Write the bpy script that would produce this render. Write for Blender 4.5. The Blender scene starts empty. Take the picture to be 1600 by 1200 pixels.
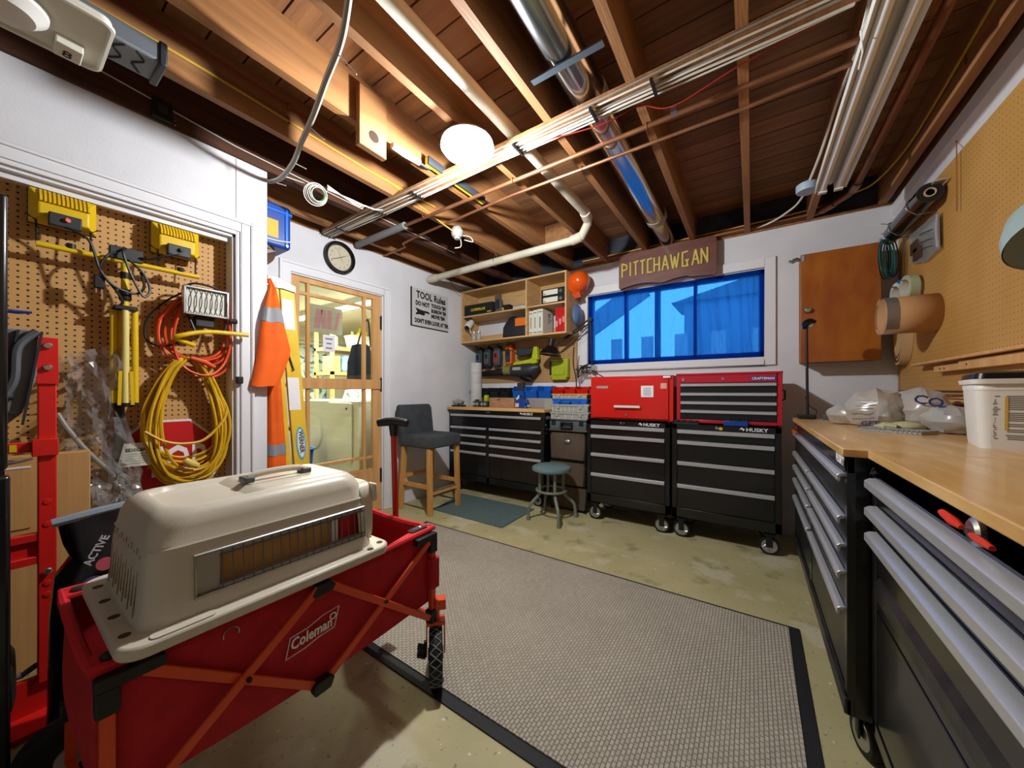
import bpy, math, random
from mathutils import Vector, Matrix
random.seed(7)
scene = bpy.context.scene
COL = scene.collection
R = math.radians

# ---------------------------------------------------------------- camera
cam_d = bpy.data.cameras.new('camera')
cam = bpy.data.objects.new('camera', cam_d)
COL.objects.link(cam)
cam.location = (0, 0, 1.15)
cam.rotation_euler = (R(90), 0, R(34))
cam_d.sensor_width = 36
cam_d.lens = 555 / 1600 * 36
cam_d.shift_y = 13 / 1600
cam_d.clip_start = 0.02
scene.camera = cam

# ---------------------------------------------------------------- world (daylight outside the window)
w = bpy.data.worlds.new('world')
scene.world = w
w.use_nodes = True
bg = w.node_tree.nodes['Background']
bg.inputs[0].default_value = (0.80, 0.90, 1.0, 1)
bg.inputs[1].default_value = 2.9

scene.view_settings.view_transform = 'Standard'
scene.view_settings.look = 'None'
scene.view_settings.gamma = 1
scene.view_settings.use_curve_mapping = False
scene.view_settings.exposure = 1.0

LAMP_W = 60      # globe lamp, watts
LAUNDRY_W = 85   # laundry strip light

# ---------------------------------------------------------------- materials
def lin(c):
    if isinstance(c, str):
        c = [int(c[i:i + 2], 16) / 255 for i in (0, 2, 4)]
    return tuple((x / 12.92 if x <= .04045 else ((x + .055) / 1.055) ** 2.4) for x in c[:3]) + (1,)

MATS = {}
def mat(name, col, rough=.5, metal=0., col2=None, nscale=8., nstretch=(1, 1, 1), nlo=.35, nhi=.65,
        bump=0., bscale=60., bstretch=(1, 1, 1), coat=0., emit=None, estr=1., rand=0., alpha=1., trans=0., spec=None, detail=4., ior=1.45):
    if name in MATS:
        return MATS[name]
    m = bpy.data.materials.new(name)
    m.use_nodes = True
    nt = m.node_tree
    N, L = nt.nodes, nt.links
    b = N['Principled BSDF']
    b.inputs['Base Color'].default_value = lin(col)
    b.inputs['Roughness'].default_value = rough
    b.inputs['Metallic'].default_value = metal
    b.inputs['Alpha'].default_value = alpha
    b.inputs['Transmission Weight'].default_value = trans
    b.inputs['IOR'].default_value = ior
    if spec is not None:
        b.inputs['Specular IOR Level'].default_value = spec
    if coat:
        b.inputs['Coat Weight'].default_value = coat
        b.inputs['Coat Roughness'].default_value = .08
    if emit:
        b.inputs['Emission Color'].default_value = lin(emit)
        b.inputs['Emission Strength'].default_value = estr
    tc = N.new('ShaderNodeTexCoord')
    def noise(scale, stretch, det=4.):
        mp = N.new('ShaderNodeMapping')
        mp.inputs['Scale'].default_value = stretch
        L.new(tc.outputs['Object'], mp.inputs[0])
        n = N.new('ShaderNodeTexNoise')
        n.inputs['Scale'].default_value = scale
        n.inputs['Detail'].default_value = det
        L.new(mp.outputs[0], n.inputs['Vector'])
        return n
    src = None
    if col2:
        n = noise(nscale, nstretch, detail)
        cr = N.new('ShaderNodeValToRGB')
        cr.color_ramp.elements[0].position = nlo
        cr.color_ramp.elements[0].color = lin(col)
        cr.color_ramp.elements[1].position = nhi
        cr.color_ramp.elements[1].color = lin(col2)
        L.new(n.outputs['Fac'], cr.inputs[0])
        src = cr.outputs[0]
    if rand:
        oi = N.new('ShaderNodeObjectInfo')
        hs = N.new('ShaderNodeHueSaturation')
        mr = N.new('ShaderNodeMapRange')
        mr.inputs['To Min'].default_value = 1 - rand
        mr.inputs['To Max'].default_value = 1 + rand
        L.new(oi.outputs['Random'], mr.inputs[0])
        L.new(mr.outputs[0], hs.inputs['Value'])
        hs.inputs['Color'].default_value = lin(col)
        if src:
            L.new(src, hs.inputs['Color'])
        src = hs.outputs[0]
    if src:
        L.new(src, b.inputs['Base Color'])
    if bump:
        n2 = noise(bscale, bstretch)
        bp = N.new('ShaderNodeBump')
        bp.inputs['Strength'].default_value = bump
        bp.inputs['Distance'].default_value = .004
        L.new(n2.outputs['Fac'], bp.inputs['Height'])
        L.new(bp.outputs[0], b.inputs['Normal'])
    MATS[name] = m
    return m

def bsdf(m): return m.node_tree.nodes['Principled BSDF']

WHITE = mat('wall_paint', 'dcdce0', .75, col2='d3d3d8', nscale=3, bump=.15, bscale=120)
TRIMW = mat('trim_paint', 'dedee2', .45)
JOIST = mat('joist_wood', '845934', .7, col2='a17043', nscale=3, nstretch=(8, .5, 8), bump=.25, bscale=20, bstretch=(6, .4, 6), rand=.18)
PLANK = mat('plank_wood', '7e5638', .75, col2='96683f', nscale=3, nstretch=(.5, 8, 8), bump=.2, bscale=20, bstretch=(.4, 6, 6), rand=.22)
DARKWOOD = mat('dark_beam_wood', '3e2314', .8, col2='55301b', nscale=4, nstretch=(8, .6, 8))
TAR = mat('tarred_rim', '22242c', .8, col2='3a3f4c', nscale=6)
PINE = mat('pine', 'c9955c', .55, col2='d8a86e', nscale=3, nstretch=(6, 6, .6), bump=.05, bscale=30)
SHELFW = mat('shelf_plywood', 'c39a63', .55, col2='d0aa74', nscale=4, nstretch=(1, 4, 6))
BENCHTOP = mat('bench_wood', 'c99a58', .3, col2='dcb478', nscale=5, nstretch=(6, .7, 4), coat=.3)
BENCHTOP2 = mat('bench_wood_x', 'c99a58', .35, col2='dcb478', nscale=5, nstretch=(.7, 6, 4))
CHAIRW = mat('chair_wood', 'c08a48', .45, col2='cf9a58', nscale=5, nstretch=(6, 6, .8))
BLACK = mat('black_paint', '0d0e10', .28, coat=.3)
BLACKM = mat('black_matte', '111214', .5)
RUBBER = mat('black_rubber', '0e0e10', .7)
CHROME = mat('aluminium', 'c4c4c8', .32, metal=.55, bump=.03, bscale=40)
STEEL = mat('steel', 'b8babd', .3, metal=1.)
SILVERP = mat('silver_plastic', 'b4b4b6', .35, metal=.6)
RED = mat('red_paint', 'c81a12', .3, coat=.3)
REDC = mat('red_paint_crimson', 'b3142a', .3, coat=.3)
REDT = mat('red_truck_paint', 'd21c16', .4)
REDF = mat('red_fabric', 'b0101c', .8, col2='a00c16', nscale=20, bump=.15, bscale=300)
ORANGEB = mat('orange_bar', 'd2481c', .4)
YELLOW = mat('yellow_paint', 'd9b414', .4)
YELLOWL = mat('yellow_fibreglass', 'e3be38', .45, col2='dcb52e', nscale=10)
YCORD = mat('yellow_cord', 'd0a418', .45)
OCORD = mat('orange_cord', 'd8481a', .45)
HIVIS = mat('orange_cloth', 'ee6410', .8, col2='e05808', nscale=6, bump=.2, bscale=40)
GREYC = mat('reflective_grey', '8d9096', .5)
BLUEP = mat('blue_plastic', '1560c4', .35)
BLUED = mat('blue_dark_plastic', '123f92', .35)
CREAM = mat('kennel_plastic', 'c9c1b0', .38, col2='c4bca9', nscale=4, bump=.08, bscale=250)
CARD = mat('cardboard', 'b48850', .8, col2='bd9158', nscale=3, nstretch=(30, 30, .5))
WPLAST = mat('white_plastic', 'dcdcd8', .4)
OFFW = mat('offwhite', 'd8d6c8', .5)
CLEARISH = mat('frosted_plastic', 'c6c8c2', .3, alpha=.6)
GREYP = mat('grey_plastic', '53575c', .5)
DGREY = mat('dark_grey_plastic', '2c2f33', .5)
CHARF = mat('charcoal_fabric', '2f3336', .9, col2='3c4144', nscale=14, bump=.3, bscale=200)
COPPER = mat('copper', '9c6a48', .4, metal=.7, col2='80543a', nscale=6)
COPPERD = mat('copper_dull', '7c4a2e', .5, metal=.5)
PVC = mat('pvc_pipe', 'b8b09c', .55, col2='c8c2b0', nscale=5)
CABW = mat('cable_white', 'd8d4c8', .5)
CABG = mat('cable_grey', '8f8c84', .5)
CABY = mat('cable_yellow', 'c8a43c', .5)
CABR = mat('cable_red', '9c2a22', .5)
GREEN = mat('tool_green', 'aebe12', .4)
TEAL = mat('teal_wire', '0e6a64', .4)
PAPER = mat('paper', 'e6e6e6', .8)
PAPERC = mat('paper_cream', 'd2d2c2', .8)
KRAFT = mat('kraft_paper', 'b98c5e', .75)
DKRAFT = mat('ring_veneer', 'c9a878', .6)
INK = mat('black_ink', '141414', .8)
WINK = mat('white_ink', 'e8e8e8', .7)
BROWNF = mat('brown_fabric', '4d3e33', .9, col2='57483c', nscale=8, bump=.35, bscale=25)
STOOLG = mat('stool_green_metal', '71827a', .5, col2='5f7a80', nscale=7, metal=.15)
STOOLL = mat('stool_leg_metal', '7d8274', .5, col2='6d7a70', nscale=9, metal=.15)
DUCT = mat('duct_metal', 'c8ccd2', .16, metal=1., bump=.05, bscale=8)
TAPE = mat('duct_tape', 'a9a49a', .6)
BROWNDOOR = mat('brown_door_wood', '8f4614', .4, col2='a8621c', nscale=3.5, nstretch=(2, 2, .8), coat=.25)
SIGNW = mat('sign_wood', '5a2f22', .5, col2='6a3a2a', nscale=4, nstretch=(1, 4, 6), coat=.2)
STICK = mat('birch_stick', 'c9b35c', .6)
ORANGEP = mat('orange_plastic', 'e0560e', .28, coat=.3)
MATG = mat('mat_green', '4c5e5a', .9, col2='56696a', nscale=40)
PINK = mat('pink_print', 'c08a8e', .8)
PURPLE = mat('purple_print', '8478a0', .8)

def clear_mat(name, tint, gloss=.08, rough=.05, opac=0., ocol='ffffff'):
    m = bpy.data.materials.new(name)
    m.use_nodes = True
    nt = m.node_tree; N, L = nt.nodes, nt.links
    N.remove(N['Principled BSDF'])
    out = N['Material Output']
    tr = N.new('ShaderNodeBsdfTransparent'); tr.inputs[0].default_value = lin(tint)
    gl = N.new('ShaderNodeBsdfGlossy'); gl.inputs['Roughness'].default_value = rough
    fr = N.new('ShaderNodeFresnel'); fr.inputs[0].default_value = 1.45
    mx = N.new('ShaderNodeMixShader')
    ad = N.new('ShaderNodeMath'); ad.operation = 'MULTIPLY_ADD'
    ad.inputs[1].default_value = 1.0; ad.inputs[2].default_value = gloss
    L.new(fr.outputs[0], ad.inputs[0])
    L.new(ad.outputs[0], mx.inputs[0]); L.new(tr.outputs[0], mx.inputs[1]); L.new(gl.outputs[0], mx.inputs[2])
    last = mx.outputs[0]
    if opac:
        df = N.new('ShaderNodeBsdfDiffuse'); df.inputs[0].default_value = lin(ocol)
        m2 = N.new('ShaderNodeMixShader'); m2.inputs[0].default_value = opac
        L.new(last, m2.inputs[1]); L.new(df.outputs[0], m2.inputs[2]); last = m2.outputs[0]
    L.new(last, out.inputs[0])
    return m
GLASS = clear_mat('window_glass', 'f6f8f4', 0.0, .0)
FILM = clear_mat('clear_film', 'f2f2f2', .06, .15, .10)
POLY = clear_mat('poly_bag', 'f4f2ee', .05, .25, .45, 'ded8d0')
CLEAR = clear_mat('clear_box', 'eeeeea', .05, .15, .55, 'c9cac2')

# pegboard: tan hardboard with a grid of dark holes
def pegmat(name, base, base2, axes, pitch=.0254, r=.17, hole='2a1a0c'):
    m = mat(name, base, .6, col2=base2, nscale=2.5)
    nt = m.node_tree; N, L = nt.nodes, nt.links
    b = bsdf(m)
    tc = N.new('ShaderNodeTexCoord')
    sx = N.new('ShaderNodeSeparateXYZ'); L.new(tc.outputs['Object'], sx.inputs[0])
    sq = []
    for a in axes:
        d = N.new('ShaderNodeMath'); d.operation = 'DIVIDE'; d.inputs[1].default_value = pitch
        L.new(sx.outputs[a], d.inputs[0])
        f = N.new('ShaderNodeMath'); f.operation = 'FRACT'; L.new(d.outputs[0], f.inputs[0])
        s = N.new('ShaderNodeMath'); s.operation = 'SUBTRACT'; s.inputs[1].default_value = .5; L.new(f.outputs[0], s.inputs[0])
        p = N.new('ShaderNodeMath'); p.operation = 'POWER'; p.inputs[1].default_value = 2; L.new(s.outputs[0], p.inputs[0])
        sq.append(p)
    ad = N.new('ShaderNodeMath'); L.new(sq[0].outputs[0], ad.inputs[0]); L.new(sq[1].outputs[0], ad.inputs[1])
    lt = N.new('ShaderNodeMath'); lt.operation = 'LESS_THAN'; lt.inputs[1].default_value = r * r; L.new(ad.outputs[0], lt.inputs[0])
    mx = N.new('ShaderNodeMix'); mx.data_type = 'RGBA'
    L.new(lt.outputs[0], mx.inputs[0])
    L.new(b.inputs['Base Color'].links[0].from_socket, mx.inputs[6])
    mx.inputs[7].default_value = lin(hole)
    L.new(mx.outputs[2], b.inputs['Base Color'])
    return m
PEG_YZ = pegmat('pegboard_side', 'b98a4c', 'c4965a', (1, 2))
PEG_XZ = pegmat('pegboard_back', 'b08a58', 'bb9462', (0, 2), r=.15, hole='4a3420')
PEG_RW = pegmat('pegboard_right', 'b5853f', 'c19350', (1, 2), r=.11, hole='6e4c24')

def floormat():
    m = mat('concrete_floor', 'a39b6e', .55, col2='b8ad84', nscale=2.2, nlo=.3, nhi=.7, bump=.12, bscale=30)
    nt = m.node_tree; N, L = nt.nodes, nt.links; b = bsdf(m)
    tc = N.new('ShaderNodeTexCoord')
    src = b.inputs['Base Color'].links[0].from_socket
    for sc, lo, hi, c, det in ((2.6, .57, .63, 'c4bca4', 8), (26, .71, .73, 'dcd6c4', 2), (5, .60, .68, '7f7a50', 6), (60, .66, .70, '6a6446', 2)):
        n = N.new('ShaderNodeTexNoise'); n.inputs['Scale'].default_value = sc; n.inputs['Detail'].default_value = det
        L.new(tc.outputs['Object'], n.inputs['Vector'])
        mr = N.new('ShaderNodeMapRange'); mr.inputs['From Min'].default_value = lo; mr.inputs['From Max'].default_value = hi
        L.new(n.outputs['Fac'], mr.inputs[0])
        ml = N.new('ShaderNodeMath'); ml.operation = 'MULTIPLY'; ml.inputs[1].default_value = .7; L.new(mr.outputs[0], ml.inputs[0])
        mx = N.new('ShaderNodeMix'); mx.data_type = 'RGBA'
        L.new(ml.outputs[0], mx.inputs[0]); L.new(src, mx.inputs[6]); mx.inputs[7].default_value = lin(c)
        src = mx.outputs[2]
    L.new(src, b.inputs['Base Color'])
    return m
FLOOR = floormat()

def rugmat():
    m = mat('rug_waffle', '8e877b', .95)
    nt = m.node_tree; N, L = nt.nodes, nt.links; b = bsdf(m)
    tc = N.new('ShaderNodeTexCoord')
    mp = N.new('ShaderNodeMapping'); mp.inputs['Rotation'].default_value = (0, 0, R(90)); L.new(tc.outputs['Object'], mp.inputs[0])
    br = N.new('ShaderNodeTexBrick'); L.new(mp.outputs[0], br.inputs['Vector'])
    br.inputs['Color1'].default_value = lin('b3aa9a'); br.inputs['Color2'].default_value = lin('a69d8d'); br.inputs['Mortar'].default_value = lin('857d70')
    br.inputs['Scale'].default_value = 1; br.inputs['Brick Width'].default_value = .022; br.inputs['Row Height'].default_value = .0135
    br.inputs['Mortar Size'].default_value = .0022; br.inputs['Mortar Smooth'].default_value = .6
    n = N.new('ShaderNodeTexNoise'); n.inputs['Scale'].default_value = 3; L.new(tc.outputs['Object'], n.inputs['Vector'])
    hs = N.new('ShaderNodeHueSaturation'); mr = N.new('ShaderNodeMapRange'); mr.inputs['To Min'].default_value = .85; mr.inputs['To Max'].default_value = 1.15
    L.new(n.outputs['Fac'], mr.inputs[0]); L.new(mr.outputs[0], hs.inputs['Value']); L.new(br.outputs['Color'], hs.inputs['Color'])
    L.new(hs.outputs[0], b.inputs['Base Color'])
    iv = N.new('ShaderNodeMath'); iv.operation = 'SUBTRACT'; iv.inputs[0].default_value = 1; L.new(br.outputs['Fac'], iv.inputs[1])
    bp = N.new('ShaderNodeBump'); bp.inputs['Strength'].default_value = .8; bp.inputs['Distance'].default_value = .004
    L.new(iv.outputs[0], bp.inputs['Height']); L.new(bp.outputs[0], b.inputs['Normal'])
    return m
RUG = rugmat()

def curtainmat():
    m = bpy.data.materials.new('blue_curtain'); m.use_nodes = True
    nt = m.node_tree; N, L = nt.nodes, nt.links; N.remove(N['Principled BSDF'])
    c = lin('0b62c4')
    df = N.new('ShaderNodeBsdfDiffuse'); df.inputs[0].default_value = lin('1450a0')
    tl = N.new('ShaderNodeBsdfTranslucent'); tl.inputs[0].default_value = lin('2878d8')
    tr = N.new('ShaderNodeBsdfTransparent'); tr.inputs[0].default_value = lin('4a9cf0')
    a = N.new('ShaderNodeMixShader'); a.inputs[0].default_value = .6; L.new(df.outputs[0], a.inputs[1]); L.new(tl.outputs[0], a.inputs[2])
    d = N.new('ShaderNodeMixShader'); d.inputs[0].default_value = .30; L.new(a.outputs[0], d.inputs[1]); L.new(tr.outputs[0], d.inputs[2])
    L.new(d.outputs[0], N['Material Output'].inputs[0])
    return m
CURTAIN = curtainmat()

# ---------------------------------------------------------------- mesh builder
class MB:
    def __init__(s): s.v = []; s.f = []
    def add(s, vs, fs):
        o = len(s.v); s.v += [tuple(v) for v in vs]; s.f += [tuple(i + o for i in f) for f in fs]; return s
    def box(s, x0, x1, y0, y1, z0, z1):
        return s.add([(x, y, z) for z in (z0, z1) for y in (y0, y1) for x in (x0, x1)],
                     [(0, 2, 3, 1), (4, 5, 7, 6), (0, 1, 5, 4), (2, 6, 7, 3), (0, 4, 6, 2), (1, 3, 7, 5)])
    def obox(s, c, size, rot=None, a=None):
        """oriented box: centre, full sizes, Matrix 3x3"""
        Rm = rot or Matrix.Identity(3)
        h = [q / 2 for q in size]
        vs = [Vector(c) + Rm @ Vector((x * h[0], y * h[1], z * h[2])) for z in (-1, 1) for y in (-1, 1) for x in (-1, 1)]
        return s.add(vs, [(0, 2, 3, 1), (4, 5, 7, 6), (0, 1, 5, 4), (2, 6, 7, 3), (0, 4, 6, 2), (1, 3, 7, 5)])
    def bar(s, p, q, wd, th, up=(0, 0, 1)):
        p, q = Vector(p), Vector(q); d = (q - p); ln = d.length; d.normalize()
        u = Vector(up); sdir = d.cross(u)
        if sdir.length < 1e-5: sdir = d.cross(Vector((1, 0, 0)))
        sdir.normalize(); u = sdir.cross(d)
        M3 = Matrix((d, sdir, u)).transposed()
        return s.obox((p + q) / 2, (ln, wd, th), M3)
    def tube(s, pts, r, n=8, closed=False, caps=True):
        P = [Vector(p) for p in pts]; k = len(P)
        rs = r if isinstance(r, (list, tuple)) else [r] * k
        def tan(i):
            if closed: return (P[(i + 1) % k] - P[i - 1]).normalized()
            return (P[min(i + 1, k - 1)] - P[max(i - 1, 0)]).normalized()
        t = tan(0); u = t.orthogonal().normalized(); vs = []
        for i in range(k):
            t2 = tan(i)
            q = t.rotation_difference(t2); u = (q @ u).normalized(); t = t2
            w_ = t.cross(u)
            for j in range(n):
                a = 2 * math.pi * j / n
                vs.append(P[i] + rs[i] * (math.cos(a) * u + math.sin(a) * w_))
        fs = []
        for i in range(k if closed else k - 1):
            for j in range(n):
                a, b_ = i * n + j, i * n + (j + 1) % n
                c_, d = ((i + 1) % k) * n + (j + 1) % n, ((i + 1) % k) * n + j
                fs.append((a, b_, c_, d))
        if caps and not closed:
            fs.append(tuple(range(n - 1, -1, -1))); fs.append(tuple((k - 1) * n + j for j in range(n)))
        return s.add(vs, fs)
    def cyl(s, p, q, r, r2=None, n=20):
        return s.tube([p, q], [r, r if r2 is None else r2], n)
    def lathe(s, prof, c=(0, 0, 0), axis=(0, 0, 1), n=28, caps=True):
        """profile [(radius, height)] revolved about axis through c"""
        ax = Vector(axis).normalized(); u = ax.orthogonal().normalized(); w_ = ax.cross(u); c = Vector(c)
        vs = []; fs = []
        for r, h in prof:
            for j in range(n):
                a = 2 * math.pi * j / n
                vs.append(c + ax * h + r * (math.cos(a) * u + math.sin(a) * w_))
        for i in range(len(prof) - 1):
            for j in range(n):
                fs.append((i * n + j, i * n + (j + 1) % n, (i + 1) * n + (j + 1) % n, (i + 1) * n + j))
        if prof[0] == prof[-1]: caps = False
        if caps and prof[0][0] > 1e-4: fs.append(tuple(range(n - 1, -1, -1)))
        if caps and prof[-1][0] > 1e-4: fs.append(tuple((len(prof) - 1) * n + j for j in range(n)))
        return s.add(vs, fs)
    def prism(s, poly, axis, a0, a1):
        """polygon in the two other axes, extruded along axis (0 x: poly=(y,z); 1 y: (x,z); 2 z: (x,y))"""
        n = len(poly)
        def P(u, v, a): return {0: (a, u, v), 1: (u, a, v), 2: (u, v, a)}[axis]
        vs = [P(u, v, a0) for u, v in poly] + [P(u, v, a1) for u, v in poly]
        fs = [tuple(range(n)), tuple(range(2 * n - 1, n - 1, -1))] + [(i, i + n, (i + 1) % n + n, (i + 1) % n) for i in range(n)]
        return s.add(vs, fs)
    def ring(s, c, R_, r, axis=(0, 0, 1), n=28, m=8):
        ax = Vector(axis).normalized(); u = ax.orthogonal().normalized(); w_ = ax.cross(u); c = Vector(c)
        return s.tube([c + R_ * (math.cos(2 * math.pi * i / n) * u + math.sin(2 * math.pi * i / n) * w_) for i in range(n)], r, m, True)
    def loft(s, rings, cap0=True, cap1=True, skip=None):
        n = len(rings[0]); o = len(s.v)
        s.v += [tuple(p) for rg in rings for p in rg]
        for i in range(len(rings) - 1):
            for j in range(n):
                if skip and skip(i, j): continue
                s.f.append((o + i * n + j, o + i * n + (j + 1) % n, o + (i + 1) * n + (j + 1) % n, o + (i + 1) * n + j))
        if cap0: s.f.append(tuple(o + j for j in range(n - 1, -1, -1)))
        if cap1: s.f.append(tuple(o + (len(rings) - 1) * n + j for j in range(n)))
        return s
    def sheet(s, fn, nu, nv, th=None):
        o = len(s.v)
        s.v += [tuple(fn(i / nu, j / nv)) for i in range(nu + 1) for j in range(nv + 1)]
        for i in range(nu):
            for j in range(nv):
                a = o + i * (nv + 1) + j
                s.f.append((a, a + nv + 1, a + nv + 2, a + 1))
        return s
    def ball(s, c, rx, ry=None, rz=None, n=20, m=12):
        ry = ry or rx; rz = rz or rx
        o = len(s.v)
        vs = []; fs = []
        for i in range(m + 1):
            th = math.pi * i / m
            for j in range(n):
                a = 2 * math.pi * j / n
                vs.append((c[0] + rx * math.sin(th) * math.cos(a), c[1] + ry * math.sin(th) * math.sin(a), c[2] - rz * math.cos(th)))
        for i in range(m):
            for j in range(n):
                fs.append((i * n + j, i * n + (j + 1) % n, (i + 1) * n + (j + 1) % n, (i + 1) * n + j))
        return s.add(vs, fs)
    def mesh(s, name, off=(0, 0, 0)):
        me = bpy.data.meshes.new(name)
        me.from_pydata([(v[0] - off[0], v[1] - off[1], v[2] - off[2]) for v in s.v], [], s.f)
        return me

def finish(me, m, smooth=True):
    import bmesh
    b = bmesh.new(); b.from_mesh(me)
    bmesh.ops.remove_doubles(b, verts=b.verts, dist=1e-6)
    bmesh.ops.recalc_face_normals(b, faces=b.faces)
    b.to_mesh(me); b.free()
    if m: me.materials.append(m)
    if smooth and len(me.polygons):
        me.polygons.foreach_set('use_smooth', [True] * len(me.polygons))
        me.set_sharp_from_angle(angle=R(32))
    me.update()

def addmods(o, bevel, solid, sub, seg=2):
    if solid:
        md = o.modifiers.new('solid', 'SOLIDIFY'); md.thickness = solid; md.offset = 0
    if sub:
        md = o.modifiers.new('sub', 'SUBSURF'); md.levels = md.render_levels = sub
    if bevel:
        md = o.modifiers.new('bevel', 'BEVEL'); md.width = bevel; md.segments = seg; md.limit_method = 'ANGLE'; md.angle_limit = R(40)
        md.harden_normals = False

def root_loc(p):
    while p.parent: p = p.parent
    return p.get('_o', (0, 0, 0))

def thing(name, label, cat, loc=(0, 0, 0), group=None):
    o = bpy.data.objects.new(name, None); COL.objects.link(o)
    o.empty_display_size = .05
    o.location = loc; o['_o'] = list(loc)
    o['label'] = label; o['category'] = cat
    if group: o['group'] = group
    return o

def part(name, mb, m, parent, bevel=0, solid=0, sub=0, smooth=True, label=None, kind=None, seg=2):
    off = root_loc(parent)
    me = mb.mesh(name, off) if isinstance(mb, MB) else mb
    if isinstance(mb, MB): finish(me, m, smooth)
    o = bpy.data.objects.new(name, me); COL.objects.link(o)
    o.parent = parent
    addmods(o, bevel, solid, sub, seg)
    if label: o['label'] = label
    if kind: o['kind'] = kind
    return o

def single(name, mb, m, label, cat, group=None, bevel=0, solid=0, sub=0, smooth=True):
    """a thing that is one mesh; origin at the base centre"""
    xs = [v[0] for v in mb.v]; ys = [v[1] for v in mb.v]; zs = [v[2] for v in mb.v]
    c = ((min(xs) + max(xs)) / 2, (min(ys) + max(ys)) / 2, min(zs))
    me = mb.mesh(name, c); finish(me, m, smooth)
    o = bpy.data.objects.new(name, me); COL.objects.link(o); o.location = c; o['_o'] = list(c)
    addmods(o, bevel, solid, sub)
    o['label'] = label; o['category'] = cat
    if group: o['group'] = group
    return o

def struct(name, mb, m, bevel=0, smooth=True, parent=None):
    me = mb.mesh(name); finish(me, m, smooth)
    o = bpy.data.objects.new(name, me); COL.objects.link(o)
    addmods(o, bevel, 0, 0)
    if parent: o.parent = parent
    else: o['kind'] = 'structure'; o['_o'] = [0, 0, 0]
    return o

def piece(name, me, parent, loc, rot=(0, 0, 0), bevel=0):
    """one of many alike pieces that share mesh data"""
    o = bpy.data.objects.new(name, me); COL.objects.link(o); o.parent = parent
    l = root_loc(parent)
    o.location = (loc[0] - l[0], loc[1] - l[1], loc[2] - l[2]); o.rotation_euler = rot
    addmods(o, bevel, 0, 0)
    return o

def dup(root, dloc, label=None, group=None, name=None):
    def cp(o, par):
        c = o.copy(); COL.objects.link(c); c.parent = par
        for ch in [q for q in bpy.data.objects if q.parent == o]: cp(ch, c)
        return c
    r = cp(root, None)
    r.location = Vector(root.location) + Vector(dloc); r['_o'] = list(r.location)
    if label: r['label'] = label
    if group: r['group'] = group
    return r

def text(body, size, loc, xdir, ydir, m, parent, name='lettering', extrude=.0008, align='LEFT', shear=0., xs=1., bold=0., label=None):
    cu = bpy.data.curves.new('txt', 'FONT'); cu.body = body; cu.size = size; cu.extrude = extrude; cu.align_x = align; cu.shear = shear
    cu.offset = bold; cu.resolution_u = 2
    to = bpy.data.objects.new('txt', cu); COL.objects.link(to)
    bpy.context.view_layer.update()
    me = bpy.data.meshes.new_from_object(to.evaluated_get(bpy.context.evaluated_depsgraph_get()))
    bpy.data.objects.remove(to)
    x = Vector(xdir).normalized(); y = Vector(ydir).normalized(); z = x.cross(y)
    M4 = Matrix((x * xs, y, z)).transposed().to_4x4()
    off = Vector(root_loc(parent)) if parent else Vector()
    M4.translation = Vector(loc) - off
    me.transform(M4)
    me.materials.clear(); me.materials.append(m); me.name = name
    o = bpy.data.objects.new(name, me); COL.objects.link(o); o.parent = parent
    if label: o['label'] = label
    return o

def rrect(x0, x1, y0, y1, r, n=6):
    """rounded rectangle outline, counter clockwise"""
    pts = []
    for cx, cy, a0 in ((x1 - r, y0 + r, -90), (x1 - r, y1 - r, 0), (x0 + r, y1 - r, 90), (x0 + r, y0 + r, 180)):
        for i in range(n + 1):
            a = R(a0 + 90 * i / n)
            pts.append((cx + r * math.cos(a), cy + r * math.sin(a)))
    return pts

def arc(c, r, a0, a1, n, u, v):
    c, u, v = Vector(c), Vector(u), Vector(v)
    return [c + r * (math.cos(R(a0 + (a1 - a0) * i / n)) * u + math.sin(R(a0 + (a1 - a0) * i / n)) * v) for i in range(n + 1)]

def smoothpath(pts, k=6):
    """Catmull-Rom through the points"""
    P = [Vector(p) for p in pts]; out = []
    for i in range(len(P) - 1):
        p0, p1, p2, p3 = P[max(i - 1, 0)], P[i], P[i + 1], P[min(i + 2, len(P) - 1)]
        for j in range(k):
            t = j / k
            out.append(.5 * ((2 * p1) + (p2 - p0) * t + (2 * p0 - 5 * p1 + 4 * p2 - p3) * t * t + (3 * p1 - p0 - 3 * p2 + p3) * t ** 3))
    return out + [P[-1]]
# ================================================================ STRUCTURE
X0, X1, Y0, Y1 = -3.0, .875, -2.0, 3.62
ZT = 2.49
struct('floor', MB().box(X0 - .15, X1 + .15, Y0 - .1, Y1 + .15, -.1, 0), FLOOR)
wx0, wx1, wz0, wz1 = -1.455, .09, 1.445, 2.185
struct('wall_back', MB().box(X0 - .12, wx0, Y1, Y1 + .14, 0, ZT).box(wx1, X1, Y1, Y1 + .14, 0, ZT)
       .box(wx0, wx1, Y1, Y1 + .14, 0, wz0).box(wx0, wx1, Y1, Y1 + .14, wz1, ZT), WHITE)
dy0, dy1, dz = 1.335, 2.185, 2.10
struct('wall_left', MB().box(X0 - .12, X0, .87, dy0, 0, ZT).box(X0 - .12, X0, dy1, Y1, 0, ZT).box(X0 - .12, X0, dy0, dy1, dz, ZT), WHITE)
cx, cy1, cz = -2.46, .805, 2.055
wc = struct('wall_closet', MB().box(cx - .1, cx, cy1, .967, 0, 2.5).box(cx - .1, cx, -1.2, cy1, cz, 2.5).box(cx - .1, cx, Y0, -1.2, 0, 2.5)
       .box(X0, cx - .1, .87, .967, 0, 2.5), WHITE, bevel=.006)
struct('wall_right', MB().box(X1, X1 + .14, Y0, Y1 + .14, 0, 2.36)
       .prism([(X1 + .14, 2.36), (X1, 2.36), (X1 - .045, 2.42), (X1 - .045, ZT), (X1 + .14, ZT)], 1, Y0, Y1), WHITE)
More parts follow.
